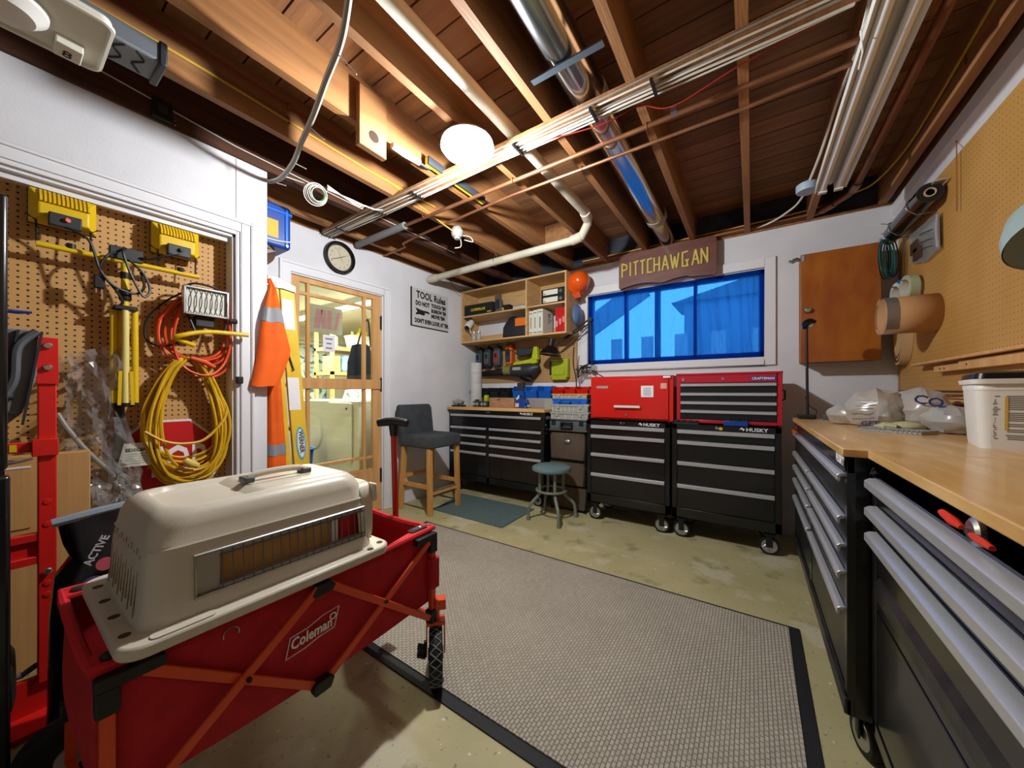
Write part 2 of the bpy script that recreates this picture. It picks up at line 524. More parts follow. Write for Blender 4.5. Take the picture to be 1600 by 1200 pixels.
struct('wall_rear', MB().box(X0 - .15, X1 + .15, Y0 - .1, Y0, 0, 2.75), WHITE)
# closet casing: stepped moulding, in three lengths
cas = []
for a, b_, th in ((.0, .085, .012), (.02, .07, .02), (.07, .085, .028)):
    cas.append((a, b_, th))
tr1 = MB()
for a, b_, th in cas:
    tr1.box(cx, cx + th, cy1 + a, cy1 + b_, 0, cz + b_)
    tr1.box(cx, cx + th, -1.2, cy1 + a, cz + a, cz + b_)
struct('trim_1', tr1, TRIMW, bevel=.003)
JAMB = TRIMW
struct('trim_2', MB().box(cx - .1, cx - .006, cy1 - .014, cy1, 0, cz).box(cx - .1, cx - .006, -1.2, cy1, cz - .014, cz).box(cx - .055, cx - .035, -1.2, cy1 - .014, cz - .04, cz - .014), JAMB)
# door casing
tr3 = MB()
for a, b_, th in ((-.0, .08, .012), (.06, .08, .02)):
    tr3.box(X0, X0 + th, dy0 - b_, dy0 - a, 0, dz + b_).box(X0, X0 + th, dy1 + a, dy1 + b_, 0, dz + b_).box(X0, X0 + th, dy0 - a, dy1 + a, dz + a, dz + b_)
tr3.box(X0 - .12, X0, dy0 - .001, dy0 + .012, 0, dz).box(X0 - .12, X0, dy1 - .012, dy1 + .001, 0, dz).box(X0 - .12, X0, dy0, dy1, dz - .012, dz + .001)
struct('trim_3', tr3, TRIMW, bevel=.003)
# plaster seam strip on the back wall under the window
struct('trim_4', MB().box(-1.6, .2, Y1 - .006, Y1, 1.295, 1.335), TRIMW)
struct('trim_5', MB().box(-2.98, -1.55, Y1 - .02, Y1, 1.20, 1.262), TRIMW)
# sill plates and dark rim boards above the walls
struct('trim_6', MB().box(X0, X1, Y1 - .01, Y1 + .1, 2.49, 2.51), JOIST)
struct('trim_7', MB().box(X0 - .14, X1 + .14, Y1 + .02, Y1 + .07, 2.51, 2.76), TAR)
struct('trim_8', MB().box(X1 - .03, X1 + .03, Y0, Y1, 2.50, 2.76), JOIST)
struct('trim_9', MB().box(X0 - .1, X0 - .02, .8, Y1 + .03, 2.49, 2.76), JOIST)

# ---------------------------------------------------------------- ceiling: planks over joists
ceil = struct('ceiling', MB().box(X0 - .15, X1 + .15, Y0 - .1, Y1 + .15, 2.762, 2.80), JOIST)
pw = .142
pm = MB().box(0, X1 - X0 + .16, .003, pw - .005, 0, .022).mesh('plank'); finish(pm, PLANK, False)
k = 0
y = Y0
while y < Y1 - .02:
    piece('plank', pm, ceil, (X0 - .08, y, 2.738 + random.uniform(0, .0025)))
    y += pw
jm = MB().box(-.02, .02, Y0, Y1 + .02, 0, .238).mesh('joist'); finish(jm, JOIST, False)
for jx in (-.03, -.436, -.842, -1.248, -1.654, -2.06, -2.872, .376, .782):
    piece('joist', jm, ceil, (jx, 0, 2.502))
jd = MB().box(-.03, .03, Y0, Y1 + .02, 0, .238).mesh('joist'); finish(jd, DARKWOOD, False)
piece('joist', jd, ceil, (-2.475, 0, 2.50))
# solid blocking between two bays over the shelf
for bx in (-1.45, -2.26):
    bm_ = MB().box(-.18, .18, -.019, .019, 0, .2).mesh('blocking'); finish(bm_, JOIST, False)
    piece('blocking', bm_, ceil, (bx, 3.0, 2.53))

# ---------------------------------------------------------------- window
win = struct('window_1', MB().box(wx0 - .075, wx0, Y1 - .02, Y1, wz0 - .07, wz1 + .08).box(wx1, wx1 + .075, Y1 - .02, Y1, wz0 - .07, wz1 + .08)
             .box(wx0, wx1, Y1 - .02, Y1, wz1, wz1 + .08).box(wx0, wx1, Y1 - .02, Y1, wz0 - .07, wz0), TRIMW, bevel=.004)
fr = MB()
for a, b_ in ((wx0, wx0 + .04), (wx1 - .04, wx1), (-.79, -.74)): fr.box(a, b_, Y1 + .06, Y1 + .10, wz0, wz1)
fr.box(wx0, wx1, Y1 + .06, Y1 + .10, wz0, wz0 + .04).box(wx0, wx1, Y1 + .06, Y1 + .10, wz1 - .04, wz1)
fr.box(-1.072, -1.048, Y1 + .06, Y1 + .10, wz0, wz1).box(-.442, -.418, Y1 + .06, Y1 + .10, wz0, wz1)
struct('window_frame', fr, TRIMW, parent=win)
for a, b_ in ((wx0 + .04, -.79), (-.74, wx1 - .04)):
    struct('pane', MB().box(a, b_, Y1 + .078, Y1 + .084, wz0 + .04, wz1 - .04), GLASS, parent=win)
# ground outside, plus added fence, shed and stair shapes that vary the curtain's light
struct('ground', MB().box(-6, 5, Y1 + .2, 9, 1.0, 1.05), mat('outside_ground', '6d705f', .9))
FEN = mat('added_fence_pale', 'c9cdd2', .8)
fence = thing('added_fence', 'pale boards added outside for bright streaks through the blue curtain', 'fence', (0, 6.0, 1.05))  # boards added as pale streaks behind the cloth
fb = MB().box(-.09, .09, -.02, .02, 0, 1.0).mesh('board'); finish(fb, FEN)
for i in range(9): piece('board', fb, fence, (-2.4 + i * .5, 6.0, 1.05))
part('rail', MB().box(-2.6, 1.9, 6.02, 6.06, 1.35, 1.45), FEN, fence)
nh = thing('added_shed', 'blue-grey shed shape added outside to dim one side of the blue curtain', 'shed', (1.2, 7.5, 1.05))  # invented shed shape, darkens the right side of the curtain
part('wall', MB().box(-1.0, 3.2, 7.0, 8.0, 1.05, 2.75), mat('added_shed_wall', '8296aa', .9), nh)
part('roof', MB().prism([(-1.2, 2.75), (3.4, 2.75), (1.1, 3.3)], 1, 6.9, 8.1), mat('added_shed_roof', '66727e', .9), nh)
ob_ = thing('added_stair', 'dark slanting stair shape added outside to vary brightness behind the curtain', 'stair', (-2.6, 5.6, 1.05))  # invented stair shape, a slanting dark band behind the cloth
part('stringer', MB().bar((-4.0, 5.6, 1.15), (-1.35, 5.6, 2.75), .06, .32), mat('added_stair_grey', '7d8a96', .8), ob_)
for i in range(7): part('baluster', MB().box(-3.5 + i * .33, -3.46 + i * .33, 5.58, 5.62, 1.45 + i * .2, 2.3 + i * .2), FEN, ob_)
part('foot_block', MB().box(-4.15, -3.85, 5.5, 5.7, 1.05, 1.2), mat('added_stair_grey', '7d8a96', .8), ob_)
# curtain: four gathered widths of blue cloth on a rod
cur = thing('window_curtain', 'sheer royal blue curtain stretched over the long basement window', 'curtain', (-.68, Y1 + .02, wz0))
cuts = [wx0 + .008, -1.09, -.48, wx1 - .005]
cuts = [wx0 + .006, -1.06, -.76, -.43, wx1 - .004]
folds = [(-1.385, .10, .010), (-1.13, -.16, .008), (-1.23, -.05, .012), (-.93, .03, .012), (-.84, .04, .008), (-.60, -.06, .010), (-.47, -.10, .008), (-.40, .02, .007), (-.36, .10, .007), (-.325, .14, .007), (-.27, .05, .009), (-.19, .06, .007), (-.12, .10, .008), (-.085, .02, .006), (-.03, .03, .007), (.02, -.02, .006), (.055, .02, .006)]
def pleat(x, v):
    g = .003 * math.sin(x * 31 + v * 2) + .002 * math.sin(x * 57 + 1)
    for f0, dr, wd_ in folds:
        g += .020 * math.exp(-((x - f0 - dr * v) / wd_) ** 2) * (.45 + .55 * abs(math.sin(v * 2.2 + f0 * 9)))
    return g
for i in range(4):
    a, b_ = cuts[i], cuts[i + 1]
    part('curtain_panel', MB().sheet(lambda u, v: (a + u * (b_ - a) + .01 * math.sin(v * 5 + i) * math.sin(u * 9) * v, Y1 + .018 + pleat(a + u * (b_ - a), v), wz1 - .012 - v * (wz1 - wz0 - .016)), 150 if i == 3 else 90, 16), CURTAIN, cur)
hm = MB()
for z0, z1 in ((wz1 - .045, wz1 - .008), (wz0 + .004, wz0 + .045)): hm.box(wx0 + .006, wx1 - .004, Y1 + .002, Y1 + .006, z0, z1)
hm.box(wx0 + .004, wx0 + .045, Y1 + .002, Y1 + .006, wz0, wz1 - .01).box(wx1 - .03, wx1 - .003, Y1 + .002, Y1 + .006, wz0, wz1 - .01)
for c in (-1.06, -.43): hm.box(c - .01, c + .01, Y1 + .002, Y1 + .006, wz0 + .03, wz1 - .03)
part('hem', hm, CURTAIN, cur, label='doubled hems and seams of the curtain')
part('curtain_rod', MB().cyl((wx0, Y1 + .012, wz1 - .004), (wx1, Y1 + .012, wz1 - .004), .006, n=10), WPLAST, cur)

# ---------------------------------------------------------------- glazed door to the laundry
door = struct('door_1', MB().box(X0 - .055, X0 - .018, 2.085, 2.172, .005, 2.087), PINE, bevel=.002)
door.name = 'door_1'
def dpart(n, *a, m=PINE): return part(n, MB().box(*a), m, door, bevel=.002)
dx0, dx1 = X0 - .055, X0 - .018
dpart('stile', dx0, dx1, 1.348, 1.415, .005, 2.087)
dpart('rail', dx0, dx1, 1.415, 2.085, 2.045, 2.087)
dpart('rail', dx0 - .001, dx1 + .012, 1.36, 2.165, 1.18, 1.27)
dpart('rail', dx0, dx1, 1.415, 2.085, .005, .40)
for z0, z1 in ((1.27, 2.045), (.40, 1.18)):
    dpart('muntin', dx0 + .004, dx1 - .002, 1.472, 1.498, z0, z1)
    dpart('muntin', dx0 + .004, dx1 - .002, 1.982, 2.012, z0, z1)
dpart('muntin', dx0 + .005, dx1 - .004, 1.415, 2.085, 1.945, 1.97)
dpart('muntin', dx0 + .005, dx1 - .004, 1.415, 2.085, .52, .545)
dpart('muntin', dx0 + .005, dx1 - .004, 1.415, 2.085, .40, .425)
for ya, yb in ((1.415, 1.472), (1.498, 1.982), (2.012, 2.085)):
    for za, zb in ((1.27, 1.945), (1.97, 2.045), (.425, .52), (.545, 1.18)):
        dpart('pane', dx0 + .018, dx0 + .021, ya, yb, za, zb, m=GLASS)
for hz in (1.83, 1.225, .34):
    part('hinge', MB().prism([(2.16, hz - .06), (2.178, hz - .075), (2.192, hz - .05), (2.192, hz + .05), (2.178, hz + .075), (2.16, hz + .06)], 0, dx1, dx1 + .014), BLACKM, door)
part('poster', MB().box(dx0 - .008, dx0 - .005, 1.50, 1.80, 1.66, 1.895), mat('poster_paper', 'b4ad96', .8), door, label='pale poster on the far side of the glass')
pst = MB()
for i, (a, b_, s) in enumerate(((1.55, 1.60, .02), (1.615, 1.655, -.005), (1.665, 1.70, 0), (1.72, 1.75, .035))):
    pst.prism([(a + s, 1.86), (b_ + s, 1.86), (b_, 1.70), (a, 1.70)], 0, dx0 - .0049, dx0 - .0035)
part('poster_lettering', pst, PINK, door)
part('note', MB().box(dx0 + .022, dx0 + .024, 1.61, 1.715, 1.50, 1.645), PAPER, door, label='white paper note taped to the glass')
for k, (a, b_) in enumerate(((1.63, 1.695), (1.64, 1.685), (1.635, 1.69))):
    part('note_line', MB().box(dx0 + .0241, dx0 + .0246, a, b_, 1.605 - k * .04, 1.618 - k * .04), PURPLE, door)

# ---------------------------------------------------------------- laundry room beyond the door
LW = mat('laundry_wall', 'd0cebc', .8)
lx0, lx1, ly0, ly1, lz = -6.5, X0 - .12, .3, 4.4, 2.28
struct('floor_laundry', MB().box(lx0, lx1, ly0, ly1, -.1, 0), mat('laundry_floor', '9a9478', .6))
struct('ceiling_laundry', MB().box(lx0, lx1, ly0, ly1, lz, lz + .05), LW)
struct('wall_laundry_far', MB().box(lx0 - .1, lx0, ly0, ly1, 0, lz), LW)
struct('wall_laundry_side', MB().box(lx0, lx1, ly1, ly1 + .1, 0, lz), LW)
struct('wall_laundry_near', MB().box(lx0, lx1, ly0 - .1, ly0, 0, lz), LW)
struct('trim_10', MB().box(lx0, lx0 + .01, ly0, ly1, 1.98, 2.0).box(lx0, lx0 + .012, ly0, ly1, 2.05, 2.06), mat('laundry_trim', '8f8c66', .7))
st = thing('strip_light', 'long bare fluorescent strip on the laundry room ceiling', 'light', (-4.65, 2.52, lz - .12))
part('housing', MB().box(-5.6, -3.6, 2.48, 2.56, lz - .06, lz), WPLAST, st)
part('tube', MB().cyl((-5.55, 2.52, lz - .09), (-3.65, 2.52, lz - .09), .018, n=12), mat('laundry_tube', 'ffffe8', .5, emit='fff6c8', estr=9), st)
for xx in (-5.55, -3.65): part('socket', MB().box(xx - .015, xx + .015, 2.50, 2.54, lz - .115, lz - .05), WPLAST, st)
ld = bpy.data.lights.new('strip_lamp', 'AREA'); ld.shape = 'RECTANGLE'; ld.size = 1.8; ld.size_y = .1; ld.energy = LAUNDRY_W; ld.color = (1, .97, .74)
lo = bpy.data.objects.new('strip_lamp', ld); COL.objects.link(lo); lo.location = (-4.6, 2.52, lz - .125)
LAUNW = mat('appliance_white', 'd2d4c8', .35)
def washer(x0, x1, y0, y1, z1, nm, label, cat, round_):
    t = thing(nm, label, cat, ((x0 + x1) / 2, (y0 + y1) / 2, 0))
    part('cabinet', MB().box(x0, x1, y0, y1, 0.03, z1), LAUNW, t, bevel=.015)
    part('plinth', MB().box(x0 + .02, x1 - .02, y0 + .03, y1 - .02, 0, .04), DGREY, t)
    cxm, w_ = (x0 + x1) / 2, (x1 - x0)
    if round_:
        part('door', MB().lathe([(.0, .03), (.12, .03), (.2, .018), (.215, 0)], (cxm, y0, .68), (0, -1, 0)), LAUNW, t)
    else:
        part('door', MB().prism(rrect(x0 + .04, x1 - .1, .42, z1 - .02, .05), 1, y0 - .02, y0), LAUNW, t, bevel=.006)
        part('latch', MB().box(x1 - .2, x1 - .18, y0 - .024, y0 - .019, z1 - .09, z1 - .07), INK, t)
    part('top_panel', MB().box(x0 + .02, x1 - .02, y0 + .05, y1 - .15, z1, z1 + .004), mat('appliance_top', '8c93a8', .3), t)
    part('control_console', MB().prism([(y1 - .14, z1), (y1 - .1, z1 + .12), (y1, z1 + .13), (y1, z1)], 0, x0 + .01, x1 - .01), LAUNW, t)
    for i in range(2):
        part('knob', MB().cyl((x0 + .15 + i * .2, y1 - .11, z1 + .07), (x0 + .15 + i * .2, y1 - .15, z1 + .06), .03, n=14), STEEL, t)
    return t
washer(-3.87, -3.27, 2.10, 2.80, 1.06, 'clothes_dryer', 'white clothes dryer with a square door behind the glazed door', 'dryer', False)
washer(-4.63, -3.93, 2.16, 2.86, 1.06, 'washing_machine', 'white washing machine with a round door standing beside the dryer', 'washer', True)
lb = thing('laundry_bin', 'blue plastic bin on the floor in front of the washing machine', 'bin', (-4.02, 1.95, 0))
part('body', MB().loft([[(p[0], p[1], z) for p in rrect(-4.22 - e, -3.9 + e, 1.62 - e, 1.94 + e, .04)] for z, e in ((0, 0), (.55, .03))], cap1=False), BLUED, lb, solid=.006)
part('rim', MB().tube([(p[0], p[1], .55) for p in rrect(-4.26, -3.86, 1.58, 1.98, .05)], .012, 6, True), BLUEP, lb)
single('cloth', MB().ball((-4.05, 1.8, .56), .1, .1, .08), WPLAST, 'white cloth heaped in the blue laundry bin', 'cloth')
ls = thing('laundry_shelf', 'pine shelf unit standing on the laundry room floor', 'shelf', (-5.3, 3.3, 0))
for z in (1.46, 1.83): part('shelf_board', MB().box(-5.6, -5.1, 2.84, 3.9, z - .05, z), PINE, ls)
for yy in (2.84, 3.86):
    for xx in (-5.6, -5.15): part('post', MB().box(xx, xx + .05, yy, yy + .04, 0, 2.1), PINE, ls)
def basket(c, s, h, m, label, nm='laundry_basket', cat='basket', gp=None):
    t = thing(nm, label, cat, c, gp)
    part('body', MB().loft([[(c[0] + p[0], c[1] + p[1], c[2] + z) for p in rrect(-s[0] * e, s[0] * e, -s[1] * e, s[1] * e, .04)] for z, e in ((0, .82), (h, 1))], cap1=False), m, t, solid=.005)
    part('rim', MB().tube([(c[0] + p[0], c[1] + p[1], c[2] + h) for p in rrect(-s[0], s[0], -s[1], s[1], .04)], .012, 6, True), m, t)
    return t
basket((-5.22, 3.36, 1.83), (.12, .2), .2, WPLAST, 'white plastic basket on the upper laundry shelf')
YT = mat('yellow_tub', 'd2c81e', .4)
for i, yy in enumerate((3.24, 3.36, 3.48)):
    t = thing('yellow_bottle', ('short', 'tall', 'middle')[i] + ' yellow plastic bottle standing in the white laundry basket', 'bottle', (-5.22, yy, 1.835), 'yellow bottles in the basket')
    hh = (.24, .31, .27)[i]
    part('body', MB().lathe([(.05, 0), (.055, .02), (.055, hh - .06), (.02, hh - .02), (.02, hh)], (-5.22, yy, 1.836)), YT, t)
    part('cap', MB().lathe([(.024, hh), (.024, hh + .03)], (-5.22, yy, 1.836)), YELLOW, t)
bt = mat('blue_towel', '4f86b8', .9, col2='86acd0', nscale=10)
single('folded_towel', MB().box(-5.5, -5.14, 3.04, 3.3, 1.46, 1.72), bt, 'folded blue towels piled on the lower laundry shelf', 'towel', bevel=.04)
single('paper_stack', MB().box(-5.45, -5.15, 2.89, 3.0, 1.46, 1.7), mat('paper_stack', 'b0a468', .8), 'stack of tan papers beside the blue towels', 'papers')
single('storage_tin', MB().lathe([(.06, 0), (.06, .16), (.02, .19), (.02, .22)], (-5.25, 2.95, 1.83)), OFFW, 'small white jug on the upper laundry shelf', 'jug')
pc = mat('patterned_curtain', 'c8d2ce', .9, col2='3f7a90', nscale=12, nlo=.52, nhi=.6)
single('patterned_curtain', MB().sheet(lambda u, v: (-6.485 + .012 * math.sin(u * 40), 2.35 + u * 1.15, 1.98 - v * 1.5), 60, 4), pc, 'blue and white patterned curtain on the far laundry wall', 'curtain', solid=.004)
bag = thing('black_apron', 'black cloth apron hanging from a hook beside the laundry doorway', 'apron', (-3.3, 2.15, 1.24))
ACL = mat('black_cloth', '22241f', .85, col2='2c2e28', nscale=8, bump=.3, bscale=20)
part('cloth', MB().loft([[(-3.3 + .02 * math.sin(a * 3) + .05 * math.cos(a) * q, 2.17 + sx + q * wd * math.sin(a), z) for a in [2 * math.pi * i / 24 for i in range(24)]] for z, wd, q, sx in ((1.235, .11, 1, -.03), (1.26, .15, 1, -.04), (1.45, .14, 1, -.04), (1.62, .115, .9, -.03), (1.64, .07, .6, -.02))]), ACL, bag)
part('strap', MB().tube(smoothpath([(-3.3, 2.10, 1.62), (-3.3, 2.14, 1.75), (-3.28, 2.20, 1.90), (-3.3, 2.24, 1.75), (-3.3, 2.25, 1.62)]), .008, 6), ACL, bag)
gj = thing('dark_jacket', 'dark glossy jacket hanging behind the black apron', 'jacket', (-3.24, 2.44, 1.0))
part('body', MB().loft([[(-3.23 + .05 * math.cos(a), 2.44 + wd * math.sin(a), z) for a in [2 * math.pi * i / 20 for i in range(20)]] for z, wd in ((1.0, .1), (1.3, .11), (1.75, .1), (1.86, .03))]), ACL, gj)
part('loop', MB().ring((-3.2, 2.44, 1.88), .03, .004, (1, 0, 0)), ACL, gj)
part('wall_hook', MB().tube([(-3.118, 2.44, 1.9), (-3.2, 2.44, 1.9), (-3.22, 2.44, 1.93)], .005, 6), STEEL, gj)
part('wall_hook', MB().tube([(-3.118, 2.20, 1.9), (-3.28, 2.20, 1.9), (-3.3, 2.20, 1.93)], .005, 6), STEEL, bag)
# ================================================================ CEILING FITTINGS
def emitlamp(nm, c, watts, label, group=None):
    t = thing(nm, label, 'light', (c[0], c[1], c[2] - .06), group)
    part('base', MB().lathe([(.12, .030), (.135, .034), (.13, .045), (.05, .05), (.045, .055)], c), SILVERP, t)
    part('mount', MB().lathe([(.04, .05), (.04, .072)], c), GREYP, t)
    GL = mat('globe_glass', 'ffffff', .4, emit='fffaf2', estr=16)
    part('globe', MB().lathe([(.0, -.042), (.05, -.039), (.09, -.030), (.122, -.012), (.14, .012), (.136, .026), (.12, .032)], c, n=40), GL, t, label='glowing white opal glass globe')
    ld = bpy.data.lights.new('lamp_light', 'POINT'); ld.energy = watts; ld.shadow_soft_size = .03; ld.color = (.96, .985, 1.0)
    lo = bpy.data.objects.new('lamp_light', ld); COL.objects.link(lo); lo.location = (c[0], c[1], c[2] - .075)
    return t
emitlamp('globe_lamp', (-1.245, 1.425, 2.430), LAMP_W, 'glowing white globe lamp fixed under a ceiling joist')

# wiring batten with its cables, running across under the joists
wb = thing('wiring_batten', 'long wooden batten carrying bundled white cables across the joists', 'batten', (-1.3, 1.61, 2.475))
part('board', MB().box(-2.96, .31, 1.565, 1.655, 2.476, 2.504), JOIST, wb)
for i, (yy, zz, m_, r) in enumerate(((1.578, 2.4705, CABW, .0045), (1.600, 2.4705, CABG, .004), (1.611, 2.4705, CABW, .0045), (1.556, 2.478, CABG, .004), (1.640, 2.4705, CABW, .005), (1.664, 2.478, CABW, .004))):
    p = [(x, yy + .006 * math.sin(x * 3.1 + i * 1.7), zz - .004 * abs(math.sin(x * 4 + i))) for x in [-2.95 + j * .108 for j in range(31)]]
    part('cable', MB().tube(p, r, 6), m_, wb)
for xx in (-2.75, -2.25, -1.85, -1.05, -.62, -.35):
    part('cable_clip', MB().box(xx - .006, xx + .006, 1.562, 1.662, 2.458, 2.472), BLACKM, wb)
# loose ends drooping near the left end
lw = MB()
for i in range(4):
    lw.tube(smoothpath([(-2.20 - .02 * i, 1.60, 2.465), (-2.24, 1.54 - .02 * i, 2.455), (-2.27, 1.40 + .02 * i, 2.47 - .01 * i), (-2.30, 1.25, 2.475 + .01 * i)]), .003, 6)
part('loose_cable', lw, CABW, wb)
# two long copper lines
p1 = thing('copper_pipe', 'thicker copper water pipe crossing the ceiling beside a grey foam sleeve', 'pipe', (-.9, 1.86, 2.44))
part('pipe', MB().cyl((.34, 1.85, 2.485), (-2.98, 1.885, 2.485), .0125, n=12), COPPER, p1)
part('foam_sleeve', MB().cyl((-2.30, 1.878, 2.485), (-2.96, 1.885, 2.485), .028, n=16), mat('foam_grey', '7a7c7e', .8), p1, label='grey foam insulation sleeve')
for xx in (-.436, -1.248, -2.06): part('strap', MB().ring((xx, 1.86, 2.487), .0145, .003, (1, 0, 0), 16, 6), COPPERD, p1)
p2 = thing('copper_pipe', 'thinner copper pipe with a small offset bend near the door wall', 'pipe', (-.9, 2.0, 2.44))
part('pipe', MB().tube([(.34, 1.97, 2.488), (-.03, 2.0, 2.488), (-1.342, 2.0, 2.488), (-2.40, 2.07, 2.488), (-2.60, 2.10, 2.488), (-2.64, 2.16, 2.488), (-2.98, 2.18, 2.488)], .0095, 10), COPPER, p2)
for xx in (-.842, -1.654): part('strap', MB().ring((xx, 2.0 - (xx + .842) * .02, 2.49), .0115, .0025, (1, 0, 0), 16, 6), COPPERD, p2)
p3 = thing('drain_pipe', 'cream plastic drain pipe elbowing from a joist bay along the ceiling', 'pipe', (-1.5, 2.5, 2.38))
part('pipe', MB().tube([(-1.085, Y0 + .01, 2.572), (-1.08, 2.6, 2.56), (-1.08, 2.68, 2.553), (-1.10, 2.73, 2.52), (-1.17, 2.765, 2.44), (-1.22, 2.768, 2.428), (-1.30, 2.768, 2.428), (-2.99, 2.768, 2.405)], .034, 16), PVC, p3)
for a, b_ in (((-1.08, 2.62, 2.558), (-1.09, 2.70, 2.545)), ((-1.17, 2.765, 2.442), (-1.26, 2.768, 2.428)), ((-2.86, 2.768, 2.407), (-2.96, 2.768, 2.405))):
    part('coupling', MB().cyl(a, b_, .041, n=18), PVC, p3)
part('pipe_strap', MB().tube([(-2.06, 2.768, 2.50), (-2.06, 2.815, 2.42), (-2.06, 2.77, 2.372), (-2.06, 2.725, 2.42), (-2.06, 2.768, 2.50)], .003, 6), STEEL, p3)
# round metal duct
du = thing('air_duct', 'shiny round sheet metal duct with taped joints between two joists', 'duct', (-.655, .8, 2.52))
for a, b_ in ((Y0 + .02, .55), (.55, 1.66), (1.66, 3.08)):
    part('duct_section', MB().cyl((-.655, a, 2.60), (-.655, b_, 2.60), .082, n=36), DUCT, du)
part('duct_end', MB().cyl((-.655, 3.08, 2.60), (-.655, 3.625, 2.60), .08, n=32), DUCT, du)
for yy in (.55, 1.66, 3.08): part('tape_band', MB().cyl((-.655, yy - .035, 2.60), (-.655, yy + .035, 2.60), .0845, n=36), TAPE, du)
part('hanger_bracket', MB().box(-.80, -.48, 1.33, 1.36, 2.508, 2.515), mat('bracket_blue_grey', '6a7684', .4, metal=.7), du)
# fluorescent fixture (off)
fl = thing('fluorescent_fixture', 'unlit white twin tube fluorescent fixture hung under a joist', 'light', (.40, 1.9, 2.36))
part('housing', MB().prism([(.325, 2.385), (.335, 2.46), (.36, 2.47), (.44, 2.47), (.462, 2.46), (.472, 2.385), (.455, 2.40), (.43, 2.44), (.40, 2.425), (.37, 2.44), (.34, 2.40)], 1, .85, 2.9), WPLAST, fl)
for xx in (.362, .436): part('tube', MB().cyl((xx, .9, 2.40), (xx, 2.88, 2.40), .018, n=14), mat('tube_glass', 'e6e8ea', .25), fl)
for yy in (.87, 2.885):
    for xx in (.362, .436): part('lamp_holder', MB().box(xx - .02, xx + .02, yy - .014, yy + .014, 2.375, 2.44), WPLAST, fl)
for yy in (1.3, 2.7): part('hanger', MB().box(.36, .39, yy - .01, yy + .01, 2.46, 2.505), STEEL, fl)
part('pull_chain', MB().tube([(.34, 1.72, 2.46), (.318, 1.72, 2.42), (.325, 1.73, 2.35), (.316, 1.74, 2.30)], .003, 6), WPLAST, fl)
# joist mounted round box and its feed cable
jb = thing('junction_box', 'pale blue round junction box beside the end of the fluorescent fixture', 'junction box', (.26, 3.0, 2.46))
part('box', MB().lathe([(.055, 0), (.06, .01), (.06, .045), (.045, .055)], (.30, 2.98, 2.45), n=20), mat('box_blue', '9fb2c4', .5), jb)
part('box_tab', MB().box(.30, .36, 2.965, 2.995, 2.49, 2.51), STEEL, jb)
part('feed_cable', MB().tube(smoothpath([(.30, 2.98, 2.49), (.33, 2.7, 2.53), (.345, 2.3, 2.56), (.345, 1.9, 2.50), (.345, 1.5, 2.56), (.345, .6, 2.55)]), .007, 6), CABW, jb)
part('feed_cable', MB().tube(smoothpath([(.29, 3.02, 2.46), (.24, 3.3, 2.49), (.05, 3.57, 2.515), (-.4, 3.6, 2.53), (-1.4, 3.6, 2.52)]), .007, 6), CABW, jb)
# copper stack on the right, turning along the back wall
p4 = thing('copper_pipe', 'dull brown copper pipe on the bench side turning along the back wall top', 'pipe', (.5, 1.8, 2.48))
part('pipe', MB().tube([(.585, Y0 + .01, 2.545), (.58, 3.26, 2.53), (.56, 3.36, 2.528), (.50, 3.46, 2.527), (.42, 3.56, 2.526), (.34, 3.585, 2.526), (-1.5, 3.59, 2.526)], .021, 14), COPPERD, p4)
for a, b_ in (((.58, 3.2, 2.53), (.575, 3.3, 2.53)), ((.50, 3.46, 2.527), (.44, 3.535, 2.526))): part('fitting', MB().cyl(a, b_, .027, n=16), COPPER, p4)
yc = thing('yellow_cable', 'yellow cable clipped along the joist face over the workbench', 'cable', (.76, 2.0, 2.5))
part('cable', MB().tube(smoothpath([(.755, .3, 2.55), (.752, 1.2, 2.60), (.755, 2.0, 2.62), (.752, 2.6, 2.58), (.74, 3.0, 2.56), (.68, 3.3, 2.545), (.60, 3.42, 2.555), (.4, 3.54, 2.555), (-.2, 3.575, 2.553), (-1.5, 3.58, 2.552)]), .006, 6), CABY, yc)
for yy in (.6, 1.6, 2.35): part('staple', MB().box(.755, .764, yy - .004, yy + .004, 2.555, 2.63), STEEL, yc)
# yellow and red cables along the left joists
for jx, zz, m_, nm, lb in ((-2.035, 2.585, CABY, 'yellow_cable', 'yellow cable sagging along the joist near the closet wall'), (-2.034, 2.66, CABR, 'red_cable', 'thin red wire stapled high on the joist near the closet wall')):
    t = thing(nm, lb, 'cable', (jx, 1.0, zz))
    part('cable', MB().tube([(jx, yy, zz + .012 * math.sin(yy * 3.3)) for yy in [-1.5 + .15 * i for i in range(24)]], .006 if m_ is CABY else .004, 6), m_, t)
    for yy in (0., .9, 1.8): part('staple', MB().box(jx - .008, jx + .004, yy - .004, yy + .004, zz - .015, zz + .025), STEEL, t)
t = thing('red_cable', 'thin red cord with a small clip hanging between joists by the batten', 'cable', (-.2, 1.75, 2.45))
part('cable', MB().tube(smoothpath([(-.9, 1.64, 2.47), (-.6, 1.68, 2.455), (-.44, 1.72, 2.498), (-.30, 1.76, 2.46), (-.03, 1.74, 2.50), (.3, 1.68, 2.497)]), .003, 6), CABR, t)
part('clip', MB().box(-.31, -.285, 1.76, 1.785, 2.435, 2.465), STEEL, t)
# timber block nailed to a joist
bl = thing('nailing_block', 'short notched board nailed to the side of a ceiling joist', 'board', (-1.625, 1.105, 2.38))
part('board', MB().box(-1.634, -1.60, 1.03, 1.185, 2.38, 2.68), JOIST, bl, bevel=.002)
part('hole', MB().cyl((-1.6005, 1.11, 2.455), (-1.5985, 1.11, 2.455), .028, n=20), mat('hole_dark', '2a180c', .9), bl)
